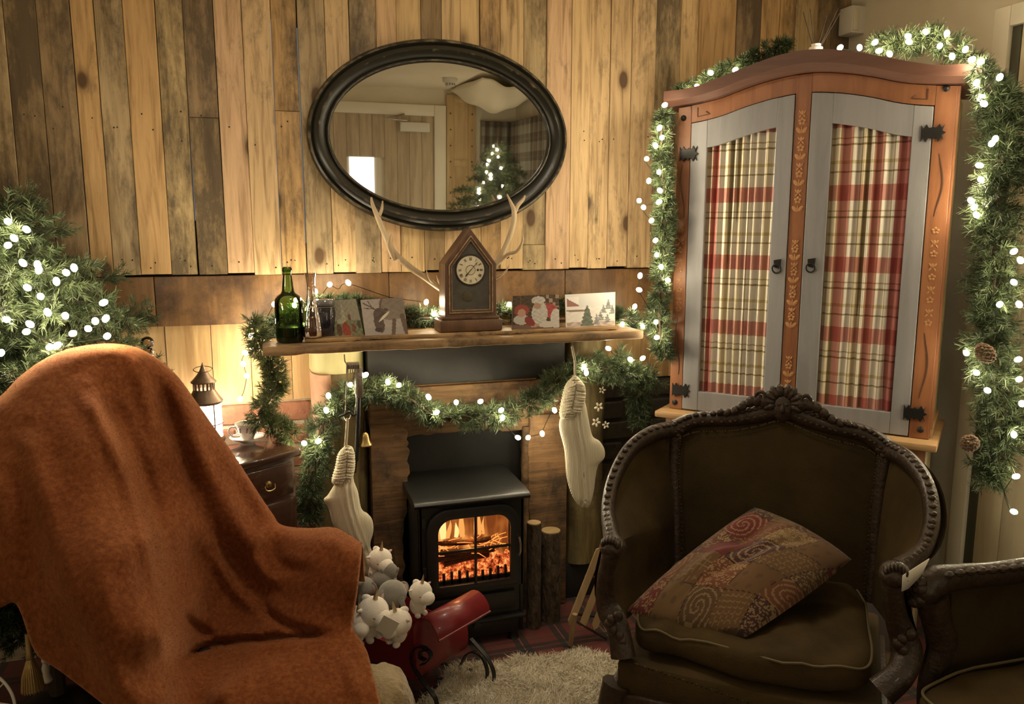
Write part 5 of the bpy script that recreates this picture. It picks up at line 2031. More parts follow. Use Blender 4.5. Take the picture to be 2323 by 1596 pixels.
# row of carved scallops along crest and arms, brass nails along the upholstery
sc_ = MB()
nails = MB()
for path, off, N in ((crest, .014, 34), (railL, .012, 26), (railR, .012, 26)):
    sp = smooth_path(path, 12)
    for k in range(N):
        p_ = sp[int((k + .5) / N * (len(sp) - 1))]
        c = p_ + np.array((0, -.016, off + .004))
        sc_.ell(c, (.0085, .008, .0065), n=8, m=5)
        sc_.ell(p_ + np.array((0, -.020, -.004)), (.006, .006, .004), n=8, m=5)
sc_.build('scallop_carving', M['carved'], st_)['kind'] = 'stuff'
cin = [p_ + np.array((0, -.020, -.030)) for p_ in crest]
for path, N in ((cin, 90), ([p_ + np.array((.018, -.016, 0)) for p_ in upL], 50), ([p_ - np.array((.018, .016, 0)) for p_ in upR], 50),
                ([p_ - np.array((.017, .016, 0)) for p_ in upL], 46), ([p_ + np.array((.017, -.016, 0)) for p_ in upR], 46),
                ([tr(1440, 1505, -.505), tr(1560, 1545, -.508), tr(1720, 1600, -.508), tr(1880, 1640, -.508)], 70)):
    sp = smooth_path(path, 14)
    for k in range(N):
        p_ = sp[int((k + .5) / N * (len(sp) - 1))]
        nails.lathe([(.0028, 0), (.0022, .0016), (0, .0022)], p_, 6, axis=(0, -1, 0), cap=False)
nails.build('upholstery_nails', simple('dull brass nail', (.10, .07, .035), .45, metal=.7), st_)['kind'] = 'stuff'
# crown carving: a face cartouche with leaves and scrolls
cc0 = tr(1776, 925, -.005)
cv = MB()
cv.ell(cc0 + np.array((0, 0, -.005)), (.020, .014, .026), n=14, m=10)
cv.ell(cc0 + np.array((0, -.014, -.006)), (.005, .006, .009), n=8, m=6)
for s_ in (-1, 1):
    cv.ell(cc0 + np.array((s_ * .007, -.012, .003)), (.004, .003, .003), n=8, m=6)
    for k in range(5):
        a = .25 + .42 * k
        cv.ell(cc0 + np.array((s_ * .026 * math.sin(a), -.004, .022 * math.cos(a) + .004)), (.008, .009, .013), n=8, m=6, R=rotm('Y', s_ * a))
    for k in range(7):
        t = k / 6
        cv.ell(cc0 + np.array((s_ * (.032 + .085 * t), -.004, .004 - .024 * t + .006 * math.sin(6 * t))), (.014 - .006 * t, .009, .012 - .006 * t), n=8, m=6, R=rotm('Y', s_ * .7))
    cv.tube([cc0 + np.array((s_ * (.04 + .011 * math.cos(a) * (1 - a / 9)), -.008, .012 + .011 * math.sin(a) * (1 - a / 9))) for a in np.linspace(0, 7, 20)], .0035, 6)
cv.v = [tuple(cc0 + (np.array(p_) - cc0) * np.array((1.35, 1.2, 1.5)) + np.array((0, 0, .008))) for p_ in cv.v]
cv.build('crest_carving', M['carved'], st_)
for c0, s_ in ((upL[0], -1), (upR[0], 1)):
    mb = MB()
    for k in range(6):
        a = k * 1.05
        mb.ell(c0 + np.array((.018 * math.cos(a), -.012, .016 * math.sin(a))), (.010, .008, .010), n=8, m=6)
    mb.ell(c0 + np.array((0, -.016, 0)), (.008, .007, .008), n=8, m=6)
    mb.build('corner_rosette', M['carved'], st_)


def curve_at(path, t):
    sp = np.array(path)
    s = np.concatenate([[0], np.cumsum(np.linalg.norm(np.diff(sp, axis=0), axis=1))])
    s /= s[-1]
    return np.array([np.interp(t, s, sp[:, k]) for k in range(3)])


spc, spl, spr = smooth_path(crest, 8), smooth_path(upL, 8), smooth_path(upR, 8)


def back_fn(u, v):
    """v 0 top .. 1 bottom; between the two uprights, under the crest rail"""
    top = curve_at(spc, u)
    l_, r_ = curve_at(spl, v), curve_at(spr, v)
    lin = l_ * (1 - u) + r_ * u
    t0 = l_ * 0
    base_top = curve_at(spl, 0) * (1 - u) + curve_at(spr, 0) * u
    p_ = lin + (top - base_top) * (1 - v) ** 1.5
    p_ = p_ + np.array((0, -.022 * math.sin(math.pi * u) ** .5 * math.sin(math.pi * min(1, v * .9 + .05)) ** .5 + .006 + .0, 0))
    return p_


MB().grid(back_fn, 30, 24).build('back_upholstery', M['velvet'], st_, rec=False)
MB().grid(lambda u, v: back_fn(u, v) + np.array((0, .05, 0)), 12, 12).build('back_lining', M['velvet'], st_, rec=False)
for up_, rl, po_, nm in ((spl, smooth_path(railL, 8), smooth_path(postL[:4], 8), -1), (spr, smooth_path(railR, 8), smooth_path(postR[:4], 8), 1)):
    outer = list(rl) + list(po_)[1:]

    def wing(u, v, up_=up_, outer=outer, nm=nm):
        a = curve_at(up_, v)
        b = curve_at(outer, v ** .9)
        if v > .85:
            pass
        p_ = a * (1 - u) + b * u
        return p_ + np.array((nm * .020 * math.sin(math.pi * u) * math.sin(math.pi * v), 0, 0))
    MB().grid(wing, 14, 30).build('wing_upholstery', M['velvet_seat'], st_, rec=False)
    MB().grid(lambda u, v: wing(u, v) + np.array((nm * .03, .01, 0)), 10, 20).build('wing_lining', M['velvet'], st_, rec=False)


# seat: rail, upholstered front, loose cushion with piping
def superbox(cx, cy, cz, sx, sy, sz, e=.35, nu=40, nv=16, warp=None):
    mb = MB()

    def sgp(x, p):
        return math.copysign(abs(x) ** p, x)

    def fn(u, v):
        a = 2 * math.pi * u
        b = -math.pi / 2 + math.pi * v
        x = sgp(math.cos(b), .5) * sgp(math.cos(a), e)
        y = sgp(math.cos(b), .5) * sgp(math.sin(a), e)
        z = sgp(math.sin(b), .6)
        p_ = np.array((cx + sx * x, cy + sy * y, cz + sz * z))
        return warp(p_, x, y, z) if warp else p_
    mb.grid(fn, nu, nv, closed_u=True)
    return mb


ZSEAT = .405


def seat_warp(p_, x, y, z):
    w_ = 1 + .0
    p_[0] *= (1.0 - .10 * (y + 1) / 2)          # narrower at the back
    if z > 0:
        p_[2] += .008 * math.sin(9 * x + 3 * y) * (1 - abs(x)) + .005 * math.sin(17 * x - 8 * y) - .022 * max(0, 1 - (x * x + (y - .1) ** 2) * 1.4)
    else:
        p_[2] += .004 * math.sin(8 * x)
    p_[1] += -.016 * math.sin(5 * x + 1) * (1 if y < 0 else 0) * abs(y)
    return p_


superbox(0, -.245, ZSEAT, .262, .235, .052, nu=72, nv=24, warp=seat_warp).build('seat_cushion', M['velvet_seat'], st_, rec=False)
pp = []
for a in np.linspace(0, 2 * math.pi, 90, endpoint=False):
    x = math.copysign(abs(math.cos(a)) ** .35, math.cos(a))
    y = math.copysign(abs(math.sin(a)) ** .35, math.sin(a))
    q = seat_warp(np.array((.258 * x, -.245 + .232 * y, ZSEAT + .026)), x, y, .4)
    pp.append(q)
MB().tube(pp, .0028, 6, closed=True).build('seat_piping', M['piping'], st_)
MB().bb(-.275, .275, -.49, .0, .27, .358).build('seat_base', M['velvet_seat'], st_, bevel=.012)
MB().bb(-.285, .285, -.500, -.485, .235, .285).build('front_rail', M['carved'], st_, bevel=.006)
for s_ in (-1, 1):
    MB().bb(s_ * .28 - .012, s_ * .28 + .012, -.49, .0, .235, .30).build('side_rail', M['carved'], st_, bevel=.005)
    MB().tube(smooth_path([(s_ * .275, -.485, .30), (s_ * .295, -.50, .2), (s_ * .275, -.495, .08), (s_ * .285, -.51, .0)], 6), [.034, .032, .03, .028, .026, .024, .021, .019, .017, .016, .015, .015, .014, .014, .015, .017, .018, .018, .018], 10).build('leg', M['carved'], st_)
    MB().tube([(s_ * .25, -.01, .28), (s_ * .25, .02, .1), (s_ * .25, .04, 0)], [.022, .018, .016], 10).build('leg', M['carved'], st_)

# white leaf shaped tag tucked in the arm
tg = [tr(*q) for q in ((2040, 1300, -.50), (2100, 1262, -.42), (2082, 1300, -.43), (2052, 1330, -.49), (2038, 1336, -.50))]
tgw = [SF.w(q) + np.array((-.004, -.012, .002)) for q in tg]
mb = MB().add(tgw, [(0, 1, 2, 3, 4)])
o = mb.build('paper_tag', simple('white paper', (.78, .74, .64), .8), None, rec=False)
o.modifiers.new('thickness', 'SOLIDIFY').thickness = .0012
tag(o, 'white paper tag tucked on the carved arm beside the second chair', 'paper')

# ---- patchwork cushion propped on the seat
cl_, ct_, cr_, cb_ = (SF.w(tr(*q)) for q in ((1420, 1385, -.40), (1712, 1150, -.085), (1932, 1268, -.16), (1692, 1445, -.44)))
cen = (cl_ + ct_ + cr_ + cb_) / 4
pc = thing('patchwork_cushion', 'paisley patchwork cushion standing on its corner in the carved armchair', 'cushion', cb_)
nrm = np.cross(cr_ - cl_, ct_ - cb_)
nrm /= np.linalg.norm(nrm)
if np.dot(nrm, CAMP - cen) < 0:
    nrm = -nrm


def pil(u, v, side):
    # (u,v) in the square: corners l(0,0) t(0,1) r(1,1) b(1,0)
    p_ = cl_ * (1 - u) * (1 - v) + ct_ * (1 - u) * v + cr_ * u * v + cb_ * u * (1 - v)
    e = (1 - abs(2 * u - 1) ** 2.2) * (1 - abs(2 * v - 1) ** 2.2)
    h = .088 * max(e, 0) ** .55
    # chop: a deep crease below the top corner
    d = math.hypot(u - .30, (v - .68) * .9)
    h -= .045 * math.exp(-(d / .15) ** 2) * (1 if side > 0 else .2)
    h += .006 * math.sin(14 * u + 9 * v) * e
    h += .012 * math.exp(-((u - v * .3 - .22) / .05) ** 2) * e - .010 * math.exp(-((u - v * .4 - .36) / .045) ** 2) * e
    # edges pulled in between the corners
    pull = -.05 * (math.sin(math.pi * u) * (abs(2 * v - 1) ** 6) + math.sin(math.pi * v) * (abs(2 * u - 1) ** 6))
    p_ = p_ + (cen - p_) * pull
    return p_ + nrm * (h * side * (1 if side > 0 else .5)) - np.array(pc.location)


PATCH = [(.085, .018, .014), (.085, .045, .019), (.055, .018, .012), (.10, .058, .025), (.04, .016, .014), (.095, .034, .017), (.065, .037, .018), (.085, .017, .016)]


def paint_patch(u, v):
    cu, cv_ = u * 4.3 + .3 * math.sin(v * 5), v * 4.3 + .25 * math.sin(u * 4)
    i, j = int(cu), int(cv_)
    c = np.array(PATCH[(i * 3 + j * 5 + i * j) % len(PATCH)])
    fu, fv = cu - i, cv_ - j
    k = (i + 2 * j) % 4
    if k == 0:
        t = math.sin(26 * fu + 6 * math.sin(9 * fv)) * math.sin(22 * fv + 5 * math.sin(8 * fu))
        if t > .15:
            c = c * .4 + np.array((.22, .155, .075)) * .6
    elif k == 1:
        r2 = math.hypot((fu * 2.5) % 1 - .5, (fv * 2.5) % 1 - .5)
        if r2 < .2:
            c = c * .5 + np.array((.02, .012, .01))
    elif k == 2:
        a = math.atan2(fv - .5, fu - .5)
        r2 = math.hypot(fu - .5, fv - .5)
        if math.sin(r2 * 38 + 2 * a) > .55:
            c = c * .45 + np.array((.2, .14, .07)) * .6
    else:
        if (fu * 6) % 1 < .14 or (fv * 6) % 1 < .14:
            c = c * .5 + np.array((.17, .12, .06)) * .5
    if fu < .025 or fv < .025:
        c = c * .35
    return c * 1.7


for side, nm in ((1, 'front_cover'), (-1, 'back_cover')):
    mb = MB()
    nn_ = 110 if side > 0 else 24
    mb.grid(lambda u, v: pil(u, v, side), nn_ + 1, nn_ + 1)
    o = mb.build(nm, attr_mat('patchwork cotton', .85, sheen=.2) if side > 0 else M['velvet'], pc, rec=False, smooth=80)
    if side > 0:
        ca = o.data.color_attributes.new('Col', 'FLOAT_COLOR', 'CORNER')
        buf = np.ones((len(o.data.loops), 4), np.float32)
        for pi_, pl_ in enumerate(o.data.polygons):
            buf[pl_.loop_start:pl_.loop_start + 4, :3] = paint_patch((pi_ % nn_ + .5) / nn_, (pi_ // nn_ + .5) / nn_)
        ca.data.foreach_set('color', buf.ravel())

# ================================================================== second carved chair, cut by the right edge of the photo
Y2 = -1.43
s2 = thing('carved_side_chair', 'dark carved velvet chair cut off at the right, facing left', 'armchair', (1.5, -1.66, 0))


def q2(px, py, y=Y2):
    return onY(px, py, y)


rail2 = [q2(2092, 1335), q2(2120, 1318), q2(2170, 1308), q2(2240, 1302), q2(2330, 1292), q2(2460, 1275), q2(2560, 1240)]
L2 = np.array(s2.location)
rail2 = [p_ - L2 for p_ in rail2]
sweep(rail2, [.030, .033, .027, .025, .026, .026, .026], flat=.9).build('arm_rail', M['carved'], s2)
mb = MB()
kn = rail2[0]
for k in range(10):
    a = k * .6
    mb.ell(kn + np.array((-.012 + .006 * math.cos(k * 2), -.010 * math.sin(a), .022 * math.cos(a))), (.017, .016, .014), n=8, m=6)
mb.ell(kn + np.array((.004, 0, -.002)), (.032, .030, .030), n=16, m=10)
mb.build('arm_scroll', M['carved'], s2)
lf = MB()
for k in range(12):
    p_ = curve_at(smooth_path(rail2, 6), .08 + .05 * k)
    lf.ell(p_ + np.array((0, -.018, .018)), (.014, .010, .008), n=8, m=5)
lf.build('rail_carving', M['carved'], s2)['kind'] = 'stuff'
post2 = [q2(2112, 1350) - L2, q2(2126, 1410) - L2, q2(2136, 1460) - L2, q2(2122, 1505) - L2, q2(2108, 1552) - L2, q2(2108, 1600) - L2]
sweep(post2, [.034, .031, .032, .026, .024, .026]).build('arm_post', M['carved'], s2)
mb = MB()
pn = [q2(2160, 1335), q2(2330, 1318), q2(2560, 1290), q2(2560, 1600), q2(2330, 1590), q2(2150, 1580)]
pn = [p_ - L2 for p_ in pn]
mb.add(pn + [p_ + np.array((0, .03, 0)) for p_ in pn], [(0, 1, 2, 3, 4, 5), (11, 10, 9, 8, 7, 6)] + [(i, (i + 1) % 6, 6 + (i + 1) % 6, 6 + i) for i in range(6)])
mb.build('arm_panel', M['velvet'], s2, bevel=.006)
superbox(1.42 - L2[0], -1.685 - L2[1], .425, .28, .215, .045, nu=60, nv=18, warp=lambda p_, x, y, z: p_ + np.array((0, 0, .006 * math.sin(7 * x + 4 * y)))).build('seat_cushion', M['velvet_seat'], s2, rec=False)
pp = []
for a in np.linspace(0, 2 * math.pi, 70, endpoint=False):
    x = math.copysign(abs(math.cos(a)) ** .35, math.cos(a))
    y = math.copysign(abs(math.sin(a)) ** .35, math.sin(a))
    pp.append((1.42 - L2[0] + .276 * x, -1.685 - L2[1] + .212 * y, .452 + .006 * math.sin(7 * x + 4 * y)))
MB().tube(pp, .003, 6, closed=True).build('seat_piping', M['piping'], s2)
MB().bb(1.17 - L2[0], 1.70 - L2[0], -1.90 - L2[1], -1.475 - L2[1], .28, .385).build('seat_base', M['velvet_seat'], s2, bevel=.012)
MB().bb(1.16 - L2[0], 1.172 - L2[0], -1.91 - L2[1], -1.475 - L2[1], .25, .30).build('front_rail', M['carved'], s2, bevel=.005)
MB().bb(1.68 - L2[0], 1.74 - L2[0], -1.87 - L2[1], -1.43 - L2[1], .28, .85).build('backrest', M['velvet'], s2, bevel=.02)
for xx in (1.195, 1.70):
    for yy in (-1.88, -1.50):
        MB().tube([(xx - L2[0], yy - L2[1], .29), (xx - .01 - L2[0], yy - L2[1], .12), (xx - L2[0], yy - L2[1], 0)], [.028, .02, .016], 10).build('leg', M['carved'], s2)

# ================================================================== rust throw over the left armchair
rust, nt, p = new_mat('rust wool')
L = nt.links.new
tc = nd(nt, 'ShaderNodeTexCoord')
n1 = nd(nt, 'ShaderNodeTexNoise', i_Scale=90.0, i_Detail=6, i_Roughness=.7)
n2 = nd(nt, 'ShaderNodeTexNoise', i_Scale=6.0, i_Detail=4)
for q in (n1, n2):
    L(tc.outputs['Object'], q.inputs['Vector'])
md = nd(nt, 'ShaderNodeMath', operation='MULTIPLY_ADD', i_1=.45)
L(n2.outputs[0], md.inputs[0])
L(n1.outputs[0], md.inputs[2])
r = ramp(nt, [(.48, (.105, .029, .009)), (.72, (.185, .055, .017)), (.95, (.27, .098, .034))])
L(md.outputs[0], r.inputs[0])
L(r.outputs[0], p.inputs['Base Color'])
p.inputs['Roughness'].default_value = .95
p.inputs['Specular IOR Level'].default_value = .1
p.inputs['Sheen Weight'].default_value = .55
p.inputs['Sheen Roughness'].default_value = .4
p.inputs['Sheen Tint'].default_value = (.95, .45, .22, 1)
b_ = nd(nt, 'ShaderNodeBump', i_Strength=.35, i_Distance=.004)
L(n1.outputs[0], b_.inputs['Height'])
L(b_.outputs[0], p.inputs['Normal'])

HEM = [(0, 1378), (30, 1366), (48, 1392), (80, 1480), (134, 1520), (230, 1594), (300, 1660)]
OUT_A = [(-150, 1330), (-175, 1180), (-150, 1040), (-80, 955), (0, 898), (40, 858), (90, 820), (150, 792), (235, 779), (300, 785), (350, 808), (400, 850), (440, 903), (480, 960), (530, 1030), (580, 1108), (618, 1164), (640, 1190), (700, 1197), (755, 1195), (790, 1211), (821, 1231)]
OUT_B = [(821, 1231), (820, 1262), (812, 1335), (801, 1415), (806, 1432), (832, 1475), (848, 1535), (864, 1596), (880, 1690)]
OUT_C = [(880, 1690), (600, 1700), (300, 1660)]


def dens(pl_, k):
    return [tuple(q) for q in smooth_path(pl_, k)]


loopA, loopB = dens(OUT_A, 10), dens(OUT_B, 8)
loopH = dens(HEM, 4)
outline = loopA + loopB[1:] + OUT_C[1:2] + list(reversed(loopH)) + [(-80, 1385)]
CTRL = [(235, 785, 1.79), (0, 900, 1.66), (440, 905, 1.93), (640, 1192, 1.99), (755, 1198, 1.94), (821, 1232, 1.86), (808, 1330, 1.80), (800, 1420, 1.80),
        (420, 1000, 1.87), (500, 1200, 1.87), (450, 1400, 1.81), (600, 1440, 1.79), (600, 1500, 1.68), (500, 1580, 1.57), (850, 1560, 1.66), (700, 1590, 1.60), (600, 1680, 1.56),
        (150, 900, 1.66), (230, 1010, 1.60), (320, 1230, 1.50), (365, 1440, 1.44), (382, 1590, 1.42), (380, 1680, 1.40), (100, 1200, 1.47), (60, 1380, 1.46), (200, 1500, 1.40), (0, 1100, 1.52),
        (230, 1590, 1.37), (-120, 1050, 1.62), (-140, 1300, 1.52), (430, 1270, 1.81), (425, 1470, 1.74), (340, 1120, 1.74), (290, 950, 1.76), (430, 1590, 1.60), (700, 1260, 1.87), (650, 1330, 1.88), (560, 1180, 1.95), (330, 860, 1.83),
        (120, 1040, 1.56), (730, 1370, 1.81), (880, 1690, 1.60)]
CP = np.array(CTRL)


def tps(d2):
    return np.where(d2 > 1e-9, .5 * d2 * np.log(d2 + 1e-12), 0)


_n = len(CP)
S_ = 1 / 300.0
_xy = CP[:, :2] * S_
_K = tps(((_xy[:, None] - _xy[None]) ** 2).sum(-1)) + np.eye(_n) * .004
_P = np.concatenate([np.ones((_n, 1)), _xy], 1)
_A = np.block([[_K, _P], [_P.T, np.zeros((3, 3))]])
_W = np.linalg.solve(_A, np.concatenate([CP[:, 2], np.zeros(3)]))


def base_depth(Q):
    q = Q * S_
    return tps(((q[:, None] - _xy[None]) ** 2).sum(-1)) @ _W[:_n] + _W[_n] + q @ _W[_n + 1:]


# folds: (points, amplitude in m: + away from the viewer, width in px)
FOLDS = [([(398, 1503), (470, 1466), (560, 1452), (690, 1442), (748, 1440)], .030, 9), ([(395, 1370), (440, 1420), (500, 1452)], .022, 12), ([(590, 1352), (615, 1395), (670, 1425), (735, 1436)], .022, 11),
         ([(580, 1545), (598, 1495), (680, 1458)], .012, 12), ([(470, 1600), (560, 1530), (600, 1515)], -.012, 18), ([(360, 850), (400, 990), (450, 1130), (520, 1260), (560, 1320)], .016, 20), ([(395, 860), (450, 1010), (520, 1150), (590, 1260)], -.014, 22),
         ([(190, 880), (255, 1010), (310, 1150), (350, 1300), (372, 1460), (385, 1600)], -.020, 20), ([(235, 890), (300, 1010), (350, 1150), (390, 1290), (405, 1400)], .018, 22),
         ([(60, 960), (100, 1120), (150, 1300), (210, 1450), (300, 1600)], -.010, 30), ([(20, 1040), (60, 1200), (90, 1340)], .010, 26), ([(250, 1250), (290, 1400), (320, 1600)], .008, 26),
         ([(620, 1180), (590, 1215), (575, 1250), (600, 1300), (660, 1330)], -.016, 16), ([(640, 1205), (625, 1240), (640, 1280), (720, 1300)], .010, 14), ([(300, 800), (330, 900), (360, 1010)], -.010, 18),
         ([(480, 1240), (530, 1330), (600, 1400)], -.012, 16), ([(690, 1215), (770, 1240), (800, 1300)], -.008, 22), ([(780, 1480), (800, 1540), (815, 1600)], -.010, 18), ([(150, 850), (200, 800), (300, 800)], -.004, 14),
         ([(520, 1060), (570, 1150), (600, 1190)], .008, 12)]


def seg_dist(Q, a, b):
    a, b = np.array(a, float), np.array(b, float)
    d = b - a
    t = np.clip(((Q - a) @ d) / (d @ d), 0, 1)
    return np.linalg.norm(Q - (a + t[:, None] * d), axis=1), t


def poly_dist(Q, pl_):
    m = np.full(len(Q), 1e9)
    for a, b in zip(pl_[:-1], pl_[1:]):
        m = np.minimum(m, seg_dist(Q, a, b)[0])
    return m


def throw_depth(Q):
    d = base_depth(Q)
    for pts, amp, w in FOLDS:
        pts = [tuple(q) for q in smooth_path(pts, 6)]
        dd = poly_dist(Q, pts)
        d1 = np.minimum(np.linalg.norm(Q - np.array(pts[0]), axis=1), np.linalg.norm(Q - np.array(pts[-1]), axis=1))
        d = d + 1.7 * amp * np.exp(-(dd / w) ** 2) * np.clip(d1 / 50, .15, 1)
    e = poly_dist(Q, loopA)
    t = np.clip(e / 34, 0, 1)
    d = d + .055 * (1 - np.sqrt(np.clip(1 - (1 - t) ** 2, 0, 1)))
    e = poly_dist(Q, loopB)
    t = np.clip(e / 22, 0, 1)
    d = d + .02 * (1 - np.sqrt(np.clip(1 - (1 - t) ** 2, 0, 1)))
    return d


def inside(Q, pl_):
    x, y = Q[:, 0], Q[:, 1]
    r_ = np.zeros(len(Q), bool)
    n = len(pl_)
    for i in range(n):
        x0, y0 = pl_[i]
        x1, y1 = pl_[(i + 1) % n]
        c = ((y0 > y) != (y1 > y)) & (x < (x1 - x0) * (y - y0) / (y1 - y0 + 1e-12) + x0)
        r_ ^= c
    return r_


def unproj(Q, d):
    R_ = FW[None] + RT[None] * ((Q[:, :1] - 1161.5) / F) + UP[None] * ((798 - Q[:, 1:2]) / F)
    return CAMP[None] + R_ * d[:, None]


gx, gy = np.meshgrid(np.arange(-180, 890, 8.0), np.arange(772, 1700, 8.0))
G_ = np.stack([gx.ravel(), gy.ravel()], 1)
G_[:, 0] += 3 * np.sin(G_[:, 1])
G_ = G_[inside(G_, outline)]
G_ = G_[poly_dist(G_, outline + outline[:1]) > 4]
G_ = G_[poly_dist(G_, loopA) > 25]
_a = np.array(loopA)
_t = np.gradient(_a, axis=0)
_t /= np.linalg.norm(_t, axis=1)[:, None]
_n2 = np.stack([-_t[:, 1], _t[:, 0]], 1)
RING = np.concatenate([(_a + _n2 * k_)[(i_ % 2):-1:(1 if k_ < 3 else 2)] for i_, k_ in enumerate((.7, 2, 4, 7, 11, 16, 21.5))])
RING = RING[inside(RING, outline)]
RING = RING[poly_dist(RING, outline + outline[:1]) > .5]
B_ = np.array(outline)
allq = np.concatenate([B_, RING, G_])
res = delaunay_2d_cdt([Vector(q) for q in allq], [], [list(range(len(B_)))], 1, .01)
Q = np.array([tuple(q) for q in res[0]])
faces = [tuple(f) for f in res[2]]
P3 = unproj(Q, throw_depth(Q))
mb = MB()
mb.add(P3, faces)
# the cloth carries on over the back and over the arm: a turned-back strip along the top outline
la = np.array(loopA)
pa = unproj(la, throw_depth(la))
rows = [pa]
for k in range(1, 6):
    t = k / 5
    vd = pa - CAMP
    vd[:, 2] = 0
    vd /= np.linalg.norm(vd, axis=1)[:, None]
    rows.append(pa + vd * (.18 * t) + np.array((0, 0, -1)) * (.06 * t + .12 * t * t))
n_ = len(la)
V = np.concatenate(rows)
mb.add(V, [(r_ * n_ + i, r_ * n_ + i + 1, (r_ + 1) * n_ + i + 1, (r_ + 1) * n_ + i) for r_ in range(5) for i in range(n_ - 1)])
th = mb.build('throw_blanket', rust, None, smooth=80, weld=True)
so = th.modifiers.new('thickness', 'SOLIDIFY')
so.thickness = .006
so.offset = -1
tag(th, 'rust orange woollen throw draped over the left armchair', 'blanket')
# wool fuzz
me = th.data
rng = np.random.default_rng(4)
co = np.empty(len(me.vertices) * 3)
me.vertices.foreach_get('co', co)
co = co.reshape(-1, 3)
tri = np.array([f[:3] for f in faces])
me.calc_loop_triangles()
lt = np.empty(len(me.loop_triangles) * 3, np.int32)
me.loop_triangles.foreach_get('vertices', lt)
lt = lt.reshape(-1, 3)
A_, Bv, Cv = co[lt[:, 0]], co[lt[:, 1]], co[lt[:, 2]]
nr = np.cross(Bv - A_, Cv - A_)
ar = np.linalg.norm(nr, axis=1)
pick = rng.choice(len(lt), 42000, p=ar / ar.sum())
r1, r2 = rng.random((2, 42000, 1))
fl_ = r1 + r2 > 1
r1, r2 = np.where(fl_, 1 - r1, r1), np.where(fl_, 1 - r2, r2)
bp = A_[pick] + (Bv - A_)[pick] * r1 + (Cv - A_)[pick] * r2
nn_ = nr[pick] / (ar[pick][:, None] + 1e-12)
lc = np.array(th.location)
flip = np.sign(np.sum(nn_ * (CAMP - lc - bp), 1))[:, None]
nn_ = nn_ * np.where(flip == 0, 1, flip)
dv = nn_ * .5 + rng.normal(size=bp.shape) * .55
dv /= np.linalg.norm(dv, axis=1)[:, None]
tp = bp + dv * rng.uniform(.003, .008, (42000, 1))
sd_ = np.cross(dv, rng.normal(size=bp.shape))
sd_ = sd_ / np.linalg.norm(sd_, axis=1)[:, None] * .00022
fz = bpy.data.meshes.new('wool_fuzz')
FV = np.stack([bp - sd_, bp + sd_, tp], 1).reshape(-1, 3)
fz.vertices.add(len(FV))
fz.vertices.foreach_set('co', FV.ravel())
fz.loops.add(len(FV))
fz.loops.foreach_set('vertex_index', np.arange(len(FV), dtype=np.int32))
fz.polygons.add(len(FV) // 3)
fz.polygons.foreach_set('loop_start', np.arange(0, len(FV), 3, dtype=np.int32))
fz.polygons.foreach_set('loop_total', np.full(len(FV) // 3, 3, np.int32))
fz.update()
fz.materials.append(rust)
fo = bpy.data.objects.new('wool_fuzz', fz)
COL.objects.link(fo)
fo.parent = th
fo['kind'] = 'stuff'

# the armchair underneath: dark upholstered shell following the cloth, seat, arm, legs
ac = thing('draped_armchair', 'dark armchair hidden beneath the rust throw', 'armchair', (-.12, -.98, 0))
shell = [q for q in dens([(-60, 1300), (-90, 1150), (-60, 1040), (0, 960), (60, 890), (150, 835), (235, 820), (320, 840), (390, 910), (440, 980), (500, 1080), (550, 1195), (630, 1265), (735, 1275), (760, 1300), (755, 1400), (600, 1420), (440, 1390), (300, 1400), (100, 1330)], 3)]
sq = np.array(shell)
gx, gy = np.meshgrid(np.arange(-120, 800, 30.0), np.arange(800, 1430, 30.0))
g2_ = np.stack([gx.ravel(), gy.ravel()], 1)
g2_ = g2_[inside(g2_, shell)]
g2_ = g2_[poly_dist(g2_, shell + shell[:1]) > 12]
aq = np.concatenate([sq, g2_])
res = delaunay_2d_cdt([Vector(q) for q in aq], [], [list(range(len(sq)))], 1, .01)
Qs = np.array([tuple(q) for q in res[0]])
fs = [tuple(f) for f in res[2]]
d_ = np.max([throw_depth(Qs + np.array(o_)) for o_ in ((0, 0), (60, 0), (-60, 0), (0, 50), (0, -50), (110, 0), (-110, 0))], axis=0) + .01
L0 = np.array(ac.location)
f3 = unproj(Qs, d_ + .05) - L0
b3 = f3 + np.array((.03, .10, 0))
nb_ = len(f3)
mb = MB().add(np.concatenate([f3, b3]), fs + [tuple(nb_ + i for i in reversed(f)) for f in fs])
ns = len(sq)
mb.add(np.concatenate([f3[:ns], b3[:ns]]), [(i, (i + 1) % ns, ns + (i + 1) % ns, ns + i) for i in range(ns)])
darkup = simple('black upholstery', (.012, .010, .010), .8)
mb.build('back_and_arms', darkup, ac, smooth=0)
cs_ = unproj(np.array([(600.0, 1530.0)]), np.array([1.72]))[0] - L0
MB().box((.0, .03, .30), (.42, .36, .14), R=rotm('Z', -.35)).build('seat', darkup, ac, bevel=.02)
for sx in (-.18, .17):
    for sy in (-.13, .15):
        q = rotm('Z', -.35) @ np.array((sx, sy, 0))
        MB().lathe([(.016, 0), (.013, .06), (.020, .12), (.018, .24)], (q[0], q[1] + .03, 0), 10).build('leg', M['carved'], ac)

# ================================================================== stockings and hanging things on the fireplace
knit, nt, p = new_mat('cream knit')
L = nt.links.new
tc = nd(nt, 'ShaderNodeTexCoord')
wv = nd(nt, 'ShaderNodeTexWave', i_Scale=95.0, i_Distortion=1.5, wave_type='BANDS', bands_direction='X')
L(tc.outputs['Object'], wv.inputs['Vector'])
b_ = nd(nt, 'ShaderNodeBump', i_Strength=.5, i_Distance=.003)
L(wv.outputs[0], b_.inputs['Height'])
L(b_.outputs[0], p.inputs['Normal'])
p.inputs['Base Color'].default_value = (.62, .55, .40, 1)
p.inputs['Roughness'].default_value = .95
p.inputs['Sheen Weight'].default_value = .2


